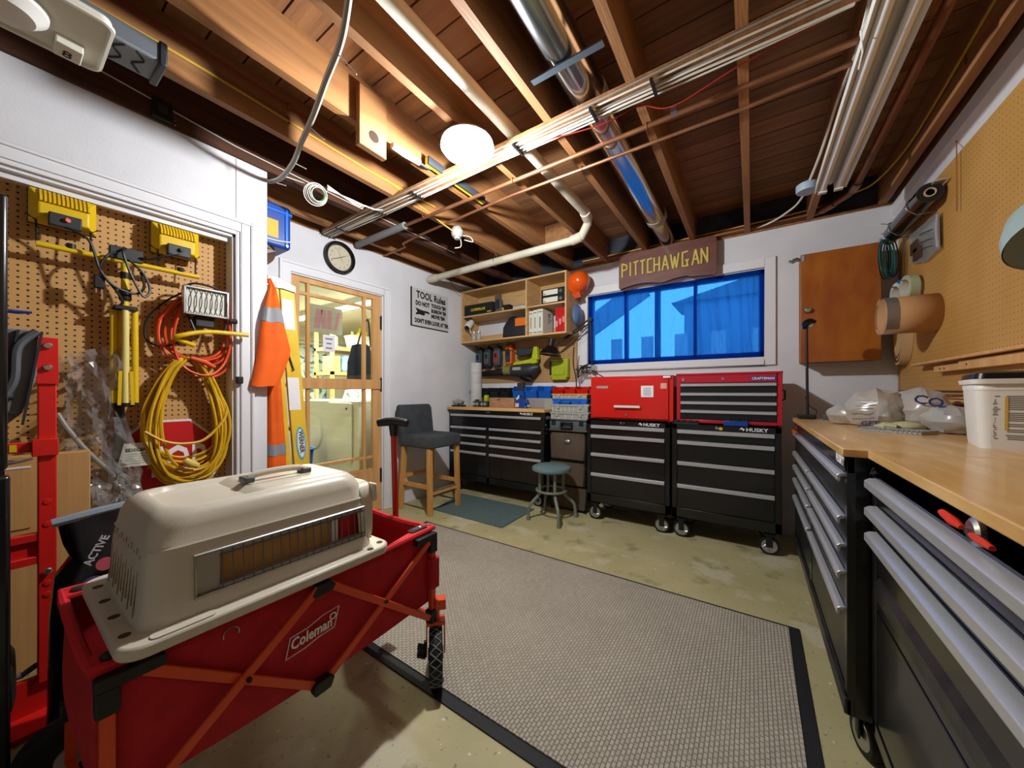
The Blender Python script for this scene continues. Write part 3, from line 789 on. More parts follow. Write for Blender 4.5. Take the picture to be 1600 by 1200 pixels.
# hand tools and a brush tucked beside the lamp
br = thing('paint_roller', 'dusty paint roller sleeve tucked between joist and cable batten', 'roller', (-1.60, 1.33, 2.47))
part('sleeve', MB().tube([(-1.60, 1.22, 2.475), (-1.60, 1.30, 2.478), (-1.60, 1.41, 2.484)], [.016, .02, .016], 10), mat('roller_nap', 'b9a88c', .95, bump=.6, bscale=80), br)
part('handle', MB().tube([(-1.60, 1.41, 2.484), (-1.60, 1.46, 2.484), (-1.60, 1.5, 2.495)], .007, 8), DGREY, br)
lv = thing('spirit_level', 'yellow and grey spirit level resting on the cable batten by the lamp', 'level', (-1.6, 1.7, 2.5))
part('beam', MB().bar((-1.585, 1.45, 2.512), (-1.585, 1.98, 2.512), .02, .045), YELLOW, lv)
part('edge', MB().bar((-1.57, 1.45, 2.512), (-1.57, 1.98, 2.512), .012, .048), DGREY, lv)
for yy in (1.5, 1.72, 1.93): part('vial', MB().cyl((-1.60, yy - .02, 2.512), (-1.60, yy + .02, 2.512), .008, n=10), GREEN, lv)
# bare bulb holder
sk = thing('bulb_holder', 'clear round bulb holder with curled wires under a joist', 'junction box', (-1.99, 2.16, 2.42))
part('box', MB().lathe([(.035, -.02), (.045, -.005), (.05, .03), (.03, .065)], (-2.0, 2.16, 2.44), n=20), CLEAR, sk)
part('socket', MB().lathe([(.022, -.025), (.022, .02)], (-2.0, 2.16, 2.43), n=16), WPLAST, sk)
part('wire', MB().tube(smoothpath([(-2.0, 2.2, 2.45), (-1.97, 2.28, 2.46), (-1.95, 2.30, 2.42), (-2.0, 2.25, 2.43)]), .004, 6), CABW, sk)
part('wire', MB().tube(smoothpath([(-2.0, 2.13, 2.45), (-2.03, 2.0, 2.49), (-2.035, 1.8, 2.53), (-2.034, 1.5, 2.58)]), .005, 6), CABY, sk)
part('wire', MB().tube(smoothpath([(-2.0, 2.2, 2.43), (-2.03, 2.24, 2.38), (-2.08, 2.22, 2.37)]), .004, 6), CABW, sk)
# coil of spare cable hanging from the joist, and grey bundle with cable ties
ck = thing('cable_coil', 'small coil of white and green cable hanging from the ceiling joists', 'cable', (-2.33, 1.19, 2.36))
for i in range(5): part('loop', MB().ring((-2.33 + .004 * i, 1.19 + .003 * i, 2.425 + .004 * (i % 2)), .066 - .006 * i, .003, (.8, -.41 + .08 * i, -.44 + .05 * i), 26, 6), CABW, ck)
part('wrap', MB().ring((-2.325, 1.20, 2.43), .04, .004, (.8, -.2, -.3), 20, 6), mat('green_wire', '3c7a34', .5), ck)
part('tail', MB().tube(smoothpath([(-2.33, 1.19, 2.47), (-2.4, 1.12, 2.50), (-2.44, 1.05, 2.51)]), .004, 6), CABW, ck)
gb = thing('cable_bundle', 'grey cable bundle with white cable ties swooping below the joists', 'cable', (-1.9, .9, 2.40))
gp = smoothpath([(-1.05, .66, 2.56), (-1.25, .74, 2.47), (-1.48, .80, 2.45), (-1.70, .86, 2.44), (-1.92, .91, 2.43), (-2.10, .955, 2.42), (-2.32, .99, 2.43), (-2.47, 1.0, 2.46), (-2.56, 1.0, 2.49)])
part('bundle', MB().tube(gp, .010, 8), CABG, gb)
part('inner_cable', MB().tube([p + Vector((.004, -.010, .004)) for p in gp], .006, 6), CABW, gb)
for i, tl in ((8, (.03, .06, -.05)), (20, (.04, .05, -.05)), (30, (.05, .04, -.03)), (42, (.06, .05, -.02))):
    p = gp[i]
    part('cable_tie', MB().tube([p, p + Vector(tl) * .5, p + Vector(tl)], .0025, 5), WPLAST, gb)
# cream flood light and grey heater bar above the closet
ff = thing('flood_light', 'cream square flood light with round dome hung below the joists', 'light', (-1.88, .08, 2.30))
part('pan', MB().prism(rrect(-2.02, -1.73, -.15, .235, .03), 2, 2.345, 2.37), OFFW, ff, bevel=.006)
part('rim', MB().tube([(p[0], p[1], 2.345) for p in rrect(-2.02, -1.73, -.15, .235, .03)], .008, 6, True), OFFW, ff)
part('dome', MB().lathe([(.0, -.05), (.06, -.045), (.085, -.02), (.09, .01)], (-1.87, .03, 2.345), n=28), WPLAST, ff)
part('switch_box', MB().box(-1.99, -1.91, .13, .19, 2.315, 2.35), OFFW, ff, bevel=.003)
text('8', .05, (-1.975, .145, 2.3145), (0, 1, 0), (1, 0, 0), INK, ff, 'number_mark')
for xx, yy in ((-2.06, -.1), (-2.06, .2)): part('hanger', MB().tube([(-2.0, yy, 2.36), (-2.045, yy, 2.44), (xx, yy, 2.52)], .004, 6), STEEL, ff)
hb = thing('heater_bar', 'grey tread-patterned heater bar mounted above the closet opening', 'heater', (-1.97, .1, 2.42))
HB = mat('heater_grey', '6b7178', .5)
part('body', MB().box(-2.05, -1.90, -.6, .385, 2.43, 2.505), HB, hb, bevel=.008)
part('end_cap', MB().box(-2.056, -1.894, .375, .40, 2.42, 2.512), DGREY, hb, bevel=.006)
tm = MB().box(-.022, .022, -.003, .003, -.002, .002).mesh('tread'); finish(tm, INK, False)
for i in range(9):
    for j in range(3): piece('tread', tm, hb, (-2.015 + j * .043, .33 - i * .055, 2.429), (0, 0, R(35 if (i + j) % 2 else -35)))
ob = thing('outlet_box', 'small black outlet box on the dark joist above the closet wall', 'outlet', (-2.43, .49, 2.52))
part('box', MB().box(-2.446, -2.42, .455, .53, 2.505, 2.60), BLACKM, ob, bevel=.003)
part('socket', MB().box(-2.421, -2.417, .475, .51, 2.535, 2.575), DGREY, ob)
for i in range(4): part('screw', MB().cyl((-2.445, .54, 2.515 + .02 * i), (-2.44, .545, 2.515 + .02 * i), .003, n=6), STEEL, ob)
t = thing('thin_wire', 'thin pale wire strung along the dark joist above the closet', 'wire', (-2.43, 0, 2.55))
part('wire', MB().tube([(-2.442, -1.5, 2.62), (-2.442, .3, 2.605), (-2.442, .8, 2.555), (-2.44, 1.6, 2.535), (-2.44, 2.6, 2.53)], .003, 6), CABW, t)

# ================================================================ BACK WALL: TOOL CABINETS
def caster(c, par, r=.06):
    cs = part('caster', MB().prism([(c[1] - .03, c[2] + r * 2 + .02), (c[1] + .03, c[2] + r * 2 + .02), (c[1] + .018, c[2] + r), (c[1] - .018, c[2] + r)], 0, c[0] - .026, c[0] - .02)
              .prism([(c[1] - .03, c[2] + r * 2 + .02), (c[1] + .03, c[2] + r * 2 + .02), (c[1] + .018, c[2] + r), (c[1] - .018, c[2] + r)], 0, c[0] + .02, c[0] + .026)
              .box(c[0] - .03, c[0] + .03, c[1] - .04, c[1] + .04, c[2] + 2 * r + .012, c[2] + 2 * r + .022), BLACKM, par)
    return cs
def caster_front(c, par, r=.058):
    """swivel caster turned so its wheel faces -y"""
    x, y, z = c
    cs = part('caster', MB().box(x - .035, x + .035, y - .03, y + .035, z + 2 * r + .01, z + 2 * r + .03).box(x - .02, x + .02, y - .022, y - .016, z + r - .01, z + 2 * r + .015), BLACKM, par, bevel=.003)
    part('tyre', MB().lathe([(r - .018, -.014), (r - .004, -.016), (r, -.010), (r, .010), (r - .004, .016), (r - .018, .014)], (x, y, z + r), (0, 1, 0), 28), RUBBER, cs)
    sp = MB().lathe([(r - .021, -.0145), (r - .015, -.0145), (r - .015, -.008), (r - .021, -.008)], (x, y, z + r), (0, 1, 0), 28).cyl((x, y - .018, z + r), (x, y - .006, z + r), .010, n=12)
    for i in range(5):
        a = 2 * math.pi * i / 5 + .3
        p = [(x + q * math.cos(a + tw), y - .013, z + r + q * math.sin(a + tw)) for q, tw in ((.008, 0), (.022, .25), (r - .018, .7))]
        sp.tube(p, .0055, 6)
    part('wheel_spokes', sp, STEEL, cs)
    part('wheel_disc', MB().cyl((x, y - .006, z + r), (x, y + .006, z + r), r - .016, n=24), BLACKM, cs)
    return cs
def drawer_front(par, x0, x1, yf, z0, z1, hm=CHROME, fm=BLACK, hh=.024):
    d = part('drawer', MB().box(x0, x1, yf, yf + .02, z0, z1), fm, par, bevel=.0025)
    part('handle', MB().prism([(yf, z1), (yf - .012, z1 - .001), (yf - .018, z1 - .007), (yf - .018, z1 - hh), (yf - .013, z1 - hh), (yf - .011, z1 - .011), (yf, z1 - .009)], 0, x0 + .002, x1 - .002), hm, d)
    return d
def husky_logo(par, x, yf, z, s):
    text('HUSKY', s, (x, yf - .0008, z), (1, 0, 0), (0, 0, 1), WINK, par, 'logo', bold=.0006, xs=1.15)
    lg = MB()
    pts = [(x - s * 1.15, z + s * .25), (x - s * .7, z + s * .75), (x - s * .45, z + s * .5), (x - s * .2, z + s * .45), (x - s * .3, z + s * .2), (x - s * .5, z), (x - s * .55, z + s * .3), (x - s * .75, z + s * .4)]
    lg.prism(pts, 1, yf - .0015, yf)
    part('logo_mark', lg, WINK, par)

# wide cabinet with timber top
hw = thing('tool_cabinet', 'wide black nine-drawer tool cabinet with wooden top by the door wall', 'tool cabinet', (-2.33, 3.3, 0))
part('body', MB().box(-2.965, -1.695, 3.09, 3.55, .155, .950).box(-2.965, -2.94, 3.07, 3.09, .155, .950).box(-1.72, -1.695, 3.07, 3.09, .155, .950).box(-2.41, -2.37, 3.07, 3.09, .155, .77)
     .box(-2.94, -1.72, 3.07, 3.09, .905, .950).box(-2.94, -1.72, 3.07, 3.09, .155, .215), BLACK, hw, bevel=.002)
part('worktop', MB().box(-2.985, -1.68, 3.055, 3.57, .950, .982), BENCHTOP2, hw, bevel=.003)
drawer_front(hw, -2.938, -1.722, 3.074, .775, .902)
for a, b_ in ((-2.938, -2.412), (-2.368, -1.722)):
    for z0, z1 in ((.675, .760), (.585, .670), (.487, .580), (.222, .482)): drawer_front(hw, a, b_, 3.074, z0, z1)
part('lock', MB().cyl((-2.40, 3.07, .930), (-2.40, 3.062, .930), .008, n=12).box(-2.385, -2.36, 3.066, 3.07, .924, .937), STEEL, hw)
husky_logo(hw, -1.94, 3.07, .918, .034)
part('side_label', MB().box(-1.695, -1.6935, 3.12, 3.26, .88, .915), SILVERP, hw)
for i in range(3): part('side_bolt', MB().cyl((-1.695, 3.12 + .02 * (i % 2), .82 - .04 * i), (-1.690, 3.12 + .02 * (i % 2), .82 - .04 * i), .006, n=8), STEEL, hw)
for xx in (-2.88, -1.79): caster_front((xx, 3.13, 0), hw); caster_front((xx, 3.48, 0), hw)

hl = thing('tool_chest', 'black four-drawer rolling tool chest under the plain red tool box', 'tool chest', (-.893, 3.3, 0), 'black rolling tool chests')
x0, x1 = -1.243, -.545
part('body', MB().box(x0, x1, 3.09, 3.52, .165, .895).box(x0, x0 + .035, 3.07, 3.09, .165, .9).box(x1 - .035, x1, 3.07, 3.09, .165, .9).box(x0, x1, 3.07, 3.09, .862, .9).box(x0, x1, 3.07, 3.09, .165, .238)
     .box(x0, x0 + .012, 3.07, 3.52, .895, .91).box(x1 - .012, x1, 3.07, 3.52, .895, .91).box(x0, x1, 3.508, 3.52, .895, .91), BLACK, hl, bevel=.002)
for z0, z1 in ((.776, .857), (.612, .771), (.433, .607), (.242, .428)): drawer_front(hl, x0 + .037, x1 - .037, 3.074, z0, z1, hh=.028)
part('lock', MB().cyl((-.935, 3.07, .885), (-.935, 3.064, .885), .009, n=12).cyl((-.91, 3.07, .885), (-.91, 3.066, .885), .006, n=10), STEEL, hl)
husky_logo(hl, -.75, 3.07, .868, .036)
for xx in (-1.18, -.612): caster_front((xx, 3.115, 0), hl, .062); caster_front((xx, 3.46, 0), hl, .062)
hr = dup(hl, (.716, .0, 0), 'black four-drawer rolling tool chest under the red drawer chest', 'black rolling tool chests')

# red boxes on top
rb = thing('red_tool_box', 'plain red steel tool box with front panel and chrome handle', 'tool box', (-.86, 3.28, .9))
part('body', MB().box(-1.226, -.525, 3.115, 3.46, .9105, 1.29), RED, rb, bevel=.004)
part('front_panel', MB().box(-1.205, -.560, 3.10, 3.117, .925, 1.262), RED, rb, bevel=.003)
part('handle', MB().box(-1.0, -.78, 3.072, 3.084, 1.016, 1.036).box(-1.0, -.975, 3.082, 3.102, 1.016, 1.036).box(-.805, -.78, 3.082, 3.102, 1.016, 1.036), WPLAST, rb, bevel=.003)
part('lock', MB().cyl((-.90, 3.10, .955), (-.90, 3.092, .955), .011, n=14), STEEL, rb)
part('nameplate', MB().box(-1.165, -1.06, 3.097, 3.10, 1.185, 1.207), SILVERP, rb)
part('sticker', MB().box(-.775, -.675, 3.0975, 3.10, 1.11, 1.205), PAPER, rb, label='white square sticker')
for i in range(5): part('sticker_line', MB().box(-.755, -.695, 3.0968, 3.0975, 1.125 + i * .014, 1.130 + i * .014), PURPLE, rb)
part('sticker', MB().box(-.62, -.572, 3.0975, 3.10, 1.18, 1.225), mat('pale_sticker', 'd8a090', .6), rb)
part('sticker', MB().box(-.60, -.545, 3.0975, 3.1155, 1.268, 1.284), PAPER, rb)
for zz in (1.15, .99): part('side_latch', MB().box(-.525, -.512, 3.17, 3.20, zz, zz + .04), BLACKM, rb)
cm = thing('red_drawer_chest', 'crimson four-drawer tool chest with chrome pulls beside the plain box', 'tool chest', (-.16, 3.3, .9))
part('body', MB().box(-.505, .18, 3.155, 3.47, .9105, 1.295).box(-.505, -.477, 3.135, 3.155, .9105, 1.295).box(.150, .18, 3.135, 3.155, .9105, 1.295).box(-.477, .15, 3.135, 3.155, 1.225, 1.295).box(-.477, .15, 3.135, 3.155, .9105, .935), REDC, cm, bevel=.003)
part('lid_edge', MB().box(-.508, .183, 3.128, 3.47, 1.285, 1.30), REDC, cm, bevel=.003)
for z0, z1 in ((1.150, 1.220), (1.082, 1.147), (1.014, 1.079), (.938, 1.011)): drawer_front(cm, -.475, .148, 3.138, z0, z1, hh=.022)
part('lock', MB().cyl((-.455, 3.135, 1.25), (-.455, 3.128, 1.25), .011, n=14), STEEL, cm)
part('lock', MB().cyl((-.18, 3.135, 1.253), (-.18, 3.128, 1.253), .010, n=14), STEEL, cm)
part('badge', MB().box(-.005, .142, 3.132, 3.135, 1.238, 1.265), BLUED, cm)
text('CRAFTSMAN', .0235, (.0685, 3.1312, 1.243), (1, 0, 0), (0, 0, 1), WINK, cm, 'logo', align='CENTER', bold=.0006)
part('side_handle', MB().tube([(.18, 3.24, 1.17), (.20, 3.24, 1.16), (.20, 3.24, 1.10), (.18, 3.24, 1.09)], .006, 8), BLACKM, cm)
# tools lying on the lips
sk = thing('socket_rail', 'black socket rail lying on the right tool chest lip', 'tool rail', (-.43, 3.105, .9))
part('rail', MB().box(-.52, -.34, 3.085, 3.125, .9, .912), DGREY, sk)
for i in range(4): part('socket', MB().box(-.515 + i * .045, -.48 + i * .045, 3.085, 3.12, .912, .93), BLACKM, sk, bevel=.003)
sk = thing('magnet_tray', 'dark blue parts tray lying on the lip in front of red drawers', 'tray', (-.12, 3.1, .9))
part('tray', MB().box(-.175, -.02, 3.08, 3.125, .9, .938), BLUED, sk, bevel=.004)
for i in range(3): part('divider', MB().box(-.165 + i * .05, -.13 + i * .05, 3.078, 3.122, .938, .944), DGREY, sk)
yk = thing('key', 'small yellow key tag hanging in the right chest lock', 'key', (-.2, 3.06, .87))
part('tag', MB().cyl((-.19, 3.064, .878), (-.19, 3.060, .878), .012, n=14), YELLOW, yk)
part('blade', MB().box(-.225, -.195, 3.062, 3.07, .872, .884), STEEL, yk)

# fabric drawer tower with cases on top
ft = thing('fabric_drawer_tower', 'brown fabric drawer tower with metal cup pull between black cabinets', 'drawer tower', (-1.49, 3.33, 0))
fm = MB()
for xx in (-1.665, -1.31):
    for yy in (3.16, 3.49): fm.box(xx, xx + .015, yy, yy + .015, 0, .775)
for zz in (.02, .245, .485, .76): fm.box(-1.665, -1.295, 3.16, 3.505, zz, zz + .012)
part('frame', fm, BLACKM, ft)
for i, (z0, z1) in enumerate(((.035, .235), (.26, .47), (.505, .755))):
    s = (0.008, -.006, 0)[i]
    part('fabric_drawer', MB().loft([[(p[0] + s, p[1], z) for p in rrect(-1.665 + e, -1.297 - e, 3.145, 3.485, .012, 3)] for z, e in ((z0, .012), (z0 + .08, .004), (z1 - .03, 0), (z1, .004 + .006 * i))]), BROWNF, ft)
part('cup_pull', MB().ball((-1.475, 3.143, .675), .038, .018, .024, 18, 10), STEEL, ft)
gc = thing('grey_tool_case', 'dark grey tool case with black handle on the fabric tower', 'case', (-1.52, 3.3, .772))
part('body', MB().box(-1.672, -1.285, 3.15, 3.50, .786, .868), GREYP, gc, bevel=.008)
part('lower_rim', MB().box(-1.675, -1.272, 3.135, 3.52, .772, .790), mat('case_rim', '4c4f48', .5), gc, bevel=.006)
part('lid', MB().box(-1.672, -1.285, 3.15, 3.50, .868, .884), DGREY, gc, bevel=.006)
part('handle', MB().box(-1.54, -1.42, 3.115, 3.135, .80, .815).box(-1.54, -1.528, 3.115, 3.15, .80, .862).box(-1.432, -1.42, 3.115, 3.15, .80, .862).box(-1.54, -1.42, 3.115, 3.135, .85, .864), BLACKM, gc, bevel=.003)
for xx in (-1.645, -1.355): part('latch', MB().box(xx, xx + .04, 3.138, 3.152, .835, .88), BLACKM, gc, bevel=.002)
def organiser(nm, x0, x1, y0, y1, z0, z1, label, m, lidm, n):
    t = thing(nm, label, 'organizer', ((x0 + x1) / 2, (y0 + y1) / 2, z0))
    h = z1 - z0
    part('tray', MB().box(x0 + .01, x1 - .01, y0 + .005, y1 - .005, z0, z0 + h * .7), m, t, bevel=.004)
    part('lid', MB().box(x0, x1, y0, y1, z0 + h * .7, z1), lidm, t, bevel=.004)
    for i in range(n): part('divider', MB().box(x0 + .02 + (x1 - x0 - .04) * i / n, x0 + .024 + (x1 - x0 - .04) * i / n, y0 + .002, y1 - .01, z0 + .005, z0 + h * .68), OFFW, t)
    for xx in (x0 + .07, x1 - .1): part('latch', MB().box(xx, xx + .03, y0 - .006, y0 + .002, z0 + h * .45, z0 + h * .9), m, t)
    return t
organiser('parts_organizer', -1.672, -1.262, 3.15, 3.50, .884, .957, 'lower clear parts organizer on the grey tool case', CLEAR, CLEAR, 5)
organiser('parts_organizer', -1.668, -1.265, 3.16, 3.49, .957, 1.033, 'upper clear parts organizer under the blue organizer', CLEAR, CLEAR, 8)
organiser('parts_organizer', -1.665, -1.285, 3.18, 3.47, 1.033, 1.085, 'bright blue parts organizer with carry handle', BLUEP, BLUEP, 0)
organiser('parts_organizer', -1.668, -1.285, 3.18, 3.47, 1.085, 1.135, 'clear organizer with orange lid topmost of the stack', CLEAR, mat('orange_lid', 'd08c3c', .45), 4)
hb_ = bpy.data.objects['parts_organizer.002']
part('handle', MB().box(-1.57, -1.45, 3.16, 3.17, 1.036, 1.048).box(-1.57, -1.56, 3.16, 3.182, 1.036, 1.058).box(-1.46, -1.45, 3.16, 3.182, 1.036, 1.058), BLUED, hb_)
# ================================================================ WALL SHELF
su = thing('wall_shelf', 'pale plywood wall shelf unit with four open compartments', 'shelf', (-2.27, 3.46, 1.75))
sx0, sx1, sy0, sy1, sz0, sz1 = -2.985, -1.56, 3.30, 3.615, 1.755, 2.395
part('top_board', MB().box(sx0, sx1, sy0, sy1, sz1 - .018, sz1), SHELFW, su, bevel=.001)
part('bottom_board', MB().box(sx0, sx1, sy0, sy1, sz0, sz0 + .018), SHELFW, su, bevel=.001)
for a in (sx0, sx1 - .018): part('side_board', MB().box(a, a + .018, sy0, sy1, sz0 + .018, sz1 - .018), SHELFW, su, bevel=.001)
part('divider', MB().box(-2.05, -2.032, sy0, sy1, sz0 + .018, sz1 - .018), SHELFW, su, bevel=.001)
for a, b_ in ((sx0 + .018, -2.05), (-2.032, sx1 - .018)): part('shelf_board', MB().box(a, b_, sy0 + .002, sy1, 2.068, 2.084), SHELFW, su, bevel=.001)
part('back_panel', MB().box(sx0 + .018, sx1 - .018, sy1 - .006, sy1, 2.20, sz1 - .018), SHELFW, su)
part('back_panel', MB().box(sx0 + .018, sx1 - .018, sy1 - .006, sy1, sz0 + .018, 1.88), SHELFW, su)
zs, zm = sz0 + .0185, 2.0845
# contents
cb = thing('black_box', 'black box with yellow lettering on the upper left shelf', 'box', (-2.70, 3.4, zm))
part('carton', MB().box(-2.955, -2.52, 3.325, 3.48, zm, zm + .135), INK, cb, bevel=.002)
text('CATERPILLAR', .042, (-2.74, 3.3242, zm + .055), (1, 0, 0), (0, 0, 1), mat('yellow_ink', 'd8c012', .6), cb, align='CENTER', bold=.0008, xs=.88)
part('small_mark', MB().box(-2.60, -2.54, 3.324, 3.3255, zm + .02, zm + .03), MATS['yellow_ink'], cb)
hd = thing('handset', 'grey handheld remote leaning behind the black box', 'remote', (-2.46, 3.4, zm))
rm = Matrix.Rotation(R(-10), 3, 'Y') @ Matrix.Rotation(R(-8), 3, 'X')
part('body', MB().obox((-2.475, 3.385, zm + .115), (.085, .03, .21), rm), mat('handset_grey', '5c5453', .5), hd, bevel=.006)
part('keypad', MB().obox((-2.475, 3.368, zm + .10), (.06, .004, .12), rm), DGREY, hd)
bx = thing('small_box', 'small black and yellow carton beside the handset', 'box', (-2.37, 3.42, zm))
part('carton', MB().box(-2.42, -2.32, 3.38, 3.46, zm, zm + .085), INK, bx, bevel=.002)
part('label_patch', MB().box(-2.425, -2.395, 3.377, 3.38, zm, zm + .055), mat('tan_patch', 'c8a03c', .7), bx)
# security camera under the shelf
sc = thing('security_camera', 'white bullet camera mounted under the upper left shelf board', 'camera', (-2.90, 3.35, 1.93))
part('bracket', MB().box(-2.955, -2.865, 3.33, 3.37, 2.055, 2.068), DGREY, sc)
part('stalk', MB().cyl((-2.905, 3.35, 2.06), (-2.905, 3.35, 2.02), .008, n=10), DGREY, sc)
part('body', MB().lathe([(.03, -.07), (.04, -.055), (.042, .05), (.03, .075)], (-2.905, 3.36, 1.99), (.15, -.75, -.65)), WPLAST, sc)
part('lens', MB().lathe([(.030, .070), (.030, .079)], (-2.905, 3.36, 1.99), (.15, -.75, -.65)), INK, sc)
part('aerial', MB().cyl((-2.905, 3.36, 1.96), (-2.89, 3.37, 1.885), .007, n=8), WPLAST, sc)
for xx in (-2.83, -2.755):
    t = thing('glass_jar', ('small clear glass jar beside the security camera end of the shelf' if xx < -2.8 else 'small clear glass jar on the tool bag side of the other jar'), 'jar', (xx, 3.36, zs), 'glass jars on the shelf')
    part('jar', MB().lathe([(.024, 0), (.027, .01), (.027, .085), (.02, .10)], (xx, 3.36, zs), n=18), CLEAR, t)
    part('lid', MB().lathe([(.023, .10), (.023, .118)], (xx, 3.36, zs), n=18), SILVERP, t)
tb = thing('tool_bag', 'black soft tool bag with an orange panel on the lower shelf', 'tool bag', (-2.2, 3.4, zs))
part('body', MB().loft([[(p[0], p[1], zs + z) for p in rrect(-2.40 + e, -2.056 - e * .3, 3.33 + e, 3.56 - e, .05, 4)] for z, e in ((0, .012), (.02, 0), (.12, .004), (.19, .03), (.225, .06))]), mat('bag_black', '1a1d20', .7, bump=.4, bscale=30), tb)
part('orange_panel', MB().box(-2.20, -2.058, 3.318, 3.334, zs + .115, zs + .205), mat('bag_orange', 'd86a14', .6), tb, bevel=.004)
part('handle', MB().tube(smoothpath([(-2.36, 3.42, zs + .17), (-2.33, 3.40, zs + .225), (-2.25, 3.40, zs + .24), (-2.20, 3.42, zs + .20)]), .012, 8), BLACKM, tb)
part('hose', MB().tube(smoothpath([(-2.15, 3.43, zs + .20), (-2.12, 3.41, zs + .27), (-2.08, 3.41, zs + .285), (-2.07, 3.43, zs + .22)]), .014, 8), DGREY, tb)
for i, z in enumerate((zm, zm + .078)):
    t = thing('binder', ('lower', 'upper')[i] + ' black ring binder lying flat with a white spine label', 'binder', (-1.7, 3.4, z))
    part('cover', MB().box(-1.86, -1.585, 3.315, 3.57, z, z + .076), INK, t, bevel=.003)
    part('spine_label', MB().box(-1.835, -1.665, 3.3135, 3.3155, z + .012, z + .064), OFFW, t)
    part('label_tab', MB().box(-1.83, -1.805, 3.3128, 3.3138, z + .016, z + .032), KRAFT, t)
    part('finger_ring', MB().lathe([(.0, .002), (.017, .002), (.017, 0)], (-1.632, 3.3145, z + .038), (0, -1, 0), 16), STEEL, t)
for i, (a, wdt, hh) in enumerate(((-2.022, .05, .262), (-1.97, .05, .268), (-1.918, .068, .272))):
    t = thing('manual', ('first pale green service manual beside the shelf divider', 'middle pale green service manual of the three', 'thick pale green manual with black letters on its cover')[i], 'book', (a, 3.42, zs), 'pale service manuals')
    d1 = 3.52 if i < 2 else 3.56
    part('cover', MB().box(a, a + wdt, 3.33, d1, zs, zs + hh), PAPERC, t, bevel=.002)
    part('spine_band', MB().box(a + .006, a + wdt - .006, 3.328, 3.3305, zs + .02, zs + .03).box(a + .006, a + wdt - .006, 3.328, 3.3305, zs + hh - .035, zs + hh - .025), mat('manual_ink', '6a7a72', .8), t)
    part('spine_title', MB().box(a + wdt * .4, a + wdt * .6, 3.328, 3.3305, zs + .07, zs + .19), MATS['manual_ink'], t)
    if i == 2:
        text('ST', .06, (a + wdt + .0006, 3.45, zs + hh - .075), (0, 1, 0), (0, 0, 1), INK, t, 'cover_letters', bold=.001)
        for j in range(3): part('cover_line', MB().box(a + wdt, a + wdt + .001, 3.45, 3.53 - .02 * j, zs + hh - .10 - .018 * j, zs + hh - .092 - .018 * j), MATS['manual_ink'], t)
for i, a in enumerate((-1.70, -1.662, -1.624)):
    t = thing('red_book', ('leftmost' if i == 0 else 'middle' if i == 1 else 'rightmost') + ' shiny red book standing against the shelf side board', 'book', (a, 3.4, zs), 'red books on the shelf')
    t['label'] = ('shiny red book with bare space on its open side', 'shiny red book squeezed between two others', 'shiny red book touching the shelf side board')[i]
    part('cover', MB().box(a, a + .036, 3.33, 3.52, zs, zs + .255), mat('red_book', 'b81c18', .25), t, bevel=.003)
    part('spine_mark', MB().box(a + .008, a + .026, 3.328, 3.331, zs + .06 + .02 * i, zs + .12 + .02 * i), mat('pink_mark', 'd89088', .6), t)
# hard hat and crumpled plastic on the shelf side
hh = thing('hard_hat', 'orange hard hat hanging on the side of the wall shelf', 'hard hat', (-1.47, 3.44, 2.13))
part('shell', MB().lathe([(0, .15), (.05, .142), (.085, .115), (.105, .07), (.112, .02), (.112, 0)], (-1.515, 3.46, 2.285), (.78, -.55, .25), 30), ORANGEP, hh)
part('brim', MB().lathe([(.112, .0), (.125, -.004), (.125, .006), (.112, .01)], (-1.515, 3.46, 2.285), (.78, -.55, .25), 30), ORANGEP, hh)
part('visor', MB().prism([(-1.56, 2.20), (-1.47, 2.20), (-1.45, 2.13), (-1.52, 2.12)], 1, 3.41, 3.425), mat('orange_red', 'c84a22', .3), hh)
pk = thing('plastic_wrap', 'crumpled clear bluish plastic hanging under the hard hat', 'plastic', (-1.51, 3.45, 1.84))
part('wrap', MB().ball((-1.51, 3.45, 1.96), .048, .09, .11, 10, 8), clear_mat('blue_film', 'c4d4ee', .1, .2, .45, '7c9cc8'), pk, smooth=False)
part('card', MB().box(-1.53, -1.50, 3.40, 3.50, 1.88, 1.95), mat('blue_card', '5a7cb4', .6), pk)

# ================================================================ PEGBOARD UNDER THE SHELF
single('pegboard', MB().box(-2.985, -1.575, 3.598, 3.612, 1.265, 1.754), PEG_XZ, 'tan pegboard on the back wall under the shelf', 'pegboard')
def charger(x, z, m1, m2, label):
    t = thing('battery_pack', label, 'battery', (x, 3.55, z - .09), 'tool batteries hung under the shelf')
    part('casing', MB().loft([[(p[0], p[1], z + q) for p in rrect(x - .052 + e, x + .052 - e, 3.505 + e, 3.60, .018, 4)] for q, e in ((-.13, .02), (-.11, .004), (0, 0), (.09, .006), (.125, .02))]), m1, t)
    part('face', MB().prism(rrect(x - .034, x + .034, z - .09, z + .06, .016), 1, 3.496, 3.507), m2, t, bevel=.003)
    part('label_patch', MB().box(x - .018, x + .018, 3.4935, 3.4965, z - .02, z + .035), BLACKM, t)
    part('terminal', MB().box(x - .022, x + .022, 3.51, 3.55, z + .11, z + .145), DGREY, t)
charger(-2.885, 1.585, DGREY, mat('bat_blue_grey', '3f5068', .4), 'dark battery pack with blue-grey face nearest the door wall')
charger(-2.75, 1.59, DGREY, mat('bat_grey', '4a5258', .4), 'dark battery pack with plain grey face')
charger(-2.605, 1.597, mat('bat_teal', '33484c', .4), mat('bat_red', '8a3430', .4), 'dark battery pack with red patch on its face')
charger(-2.425, 1.605, mat('bat_orange', 'c85a14', .4), DGREY, 'orange battery pack with dark face beside the leaf blower')
lbw = thing('leaf_blower', 'green and black cordless leaf blower hung level on the pegboard', 'leaf blower', (-2.35, 3.52, 1.34))
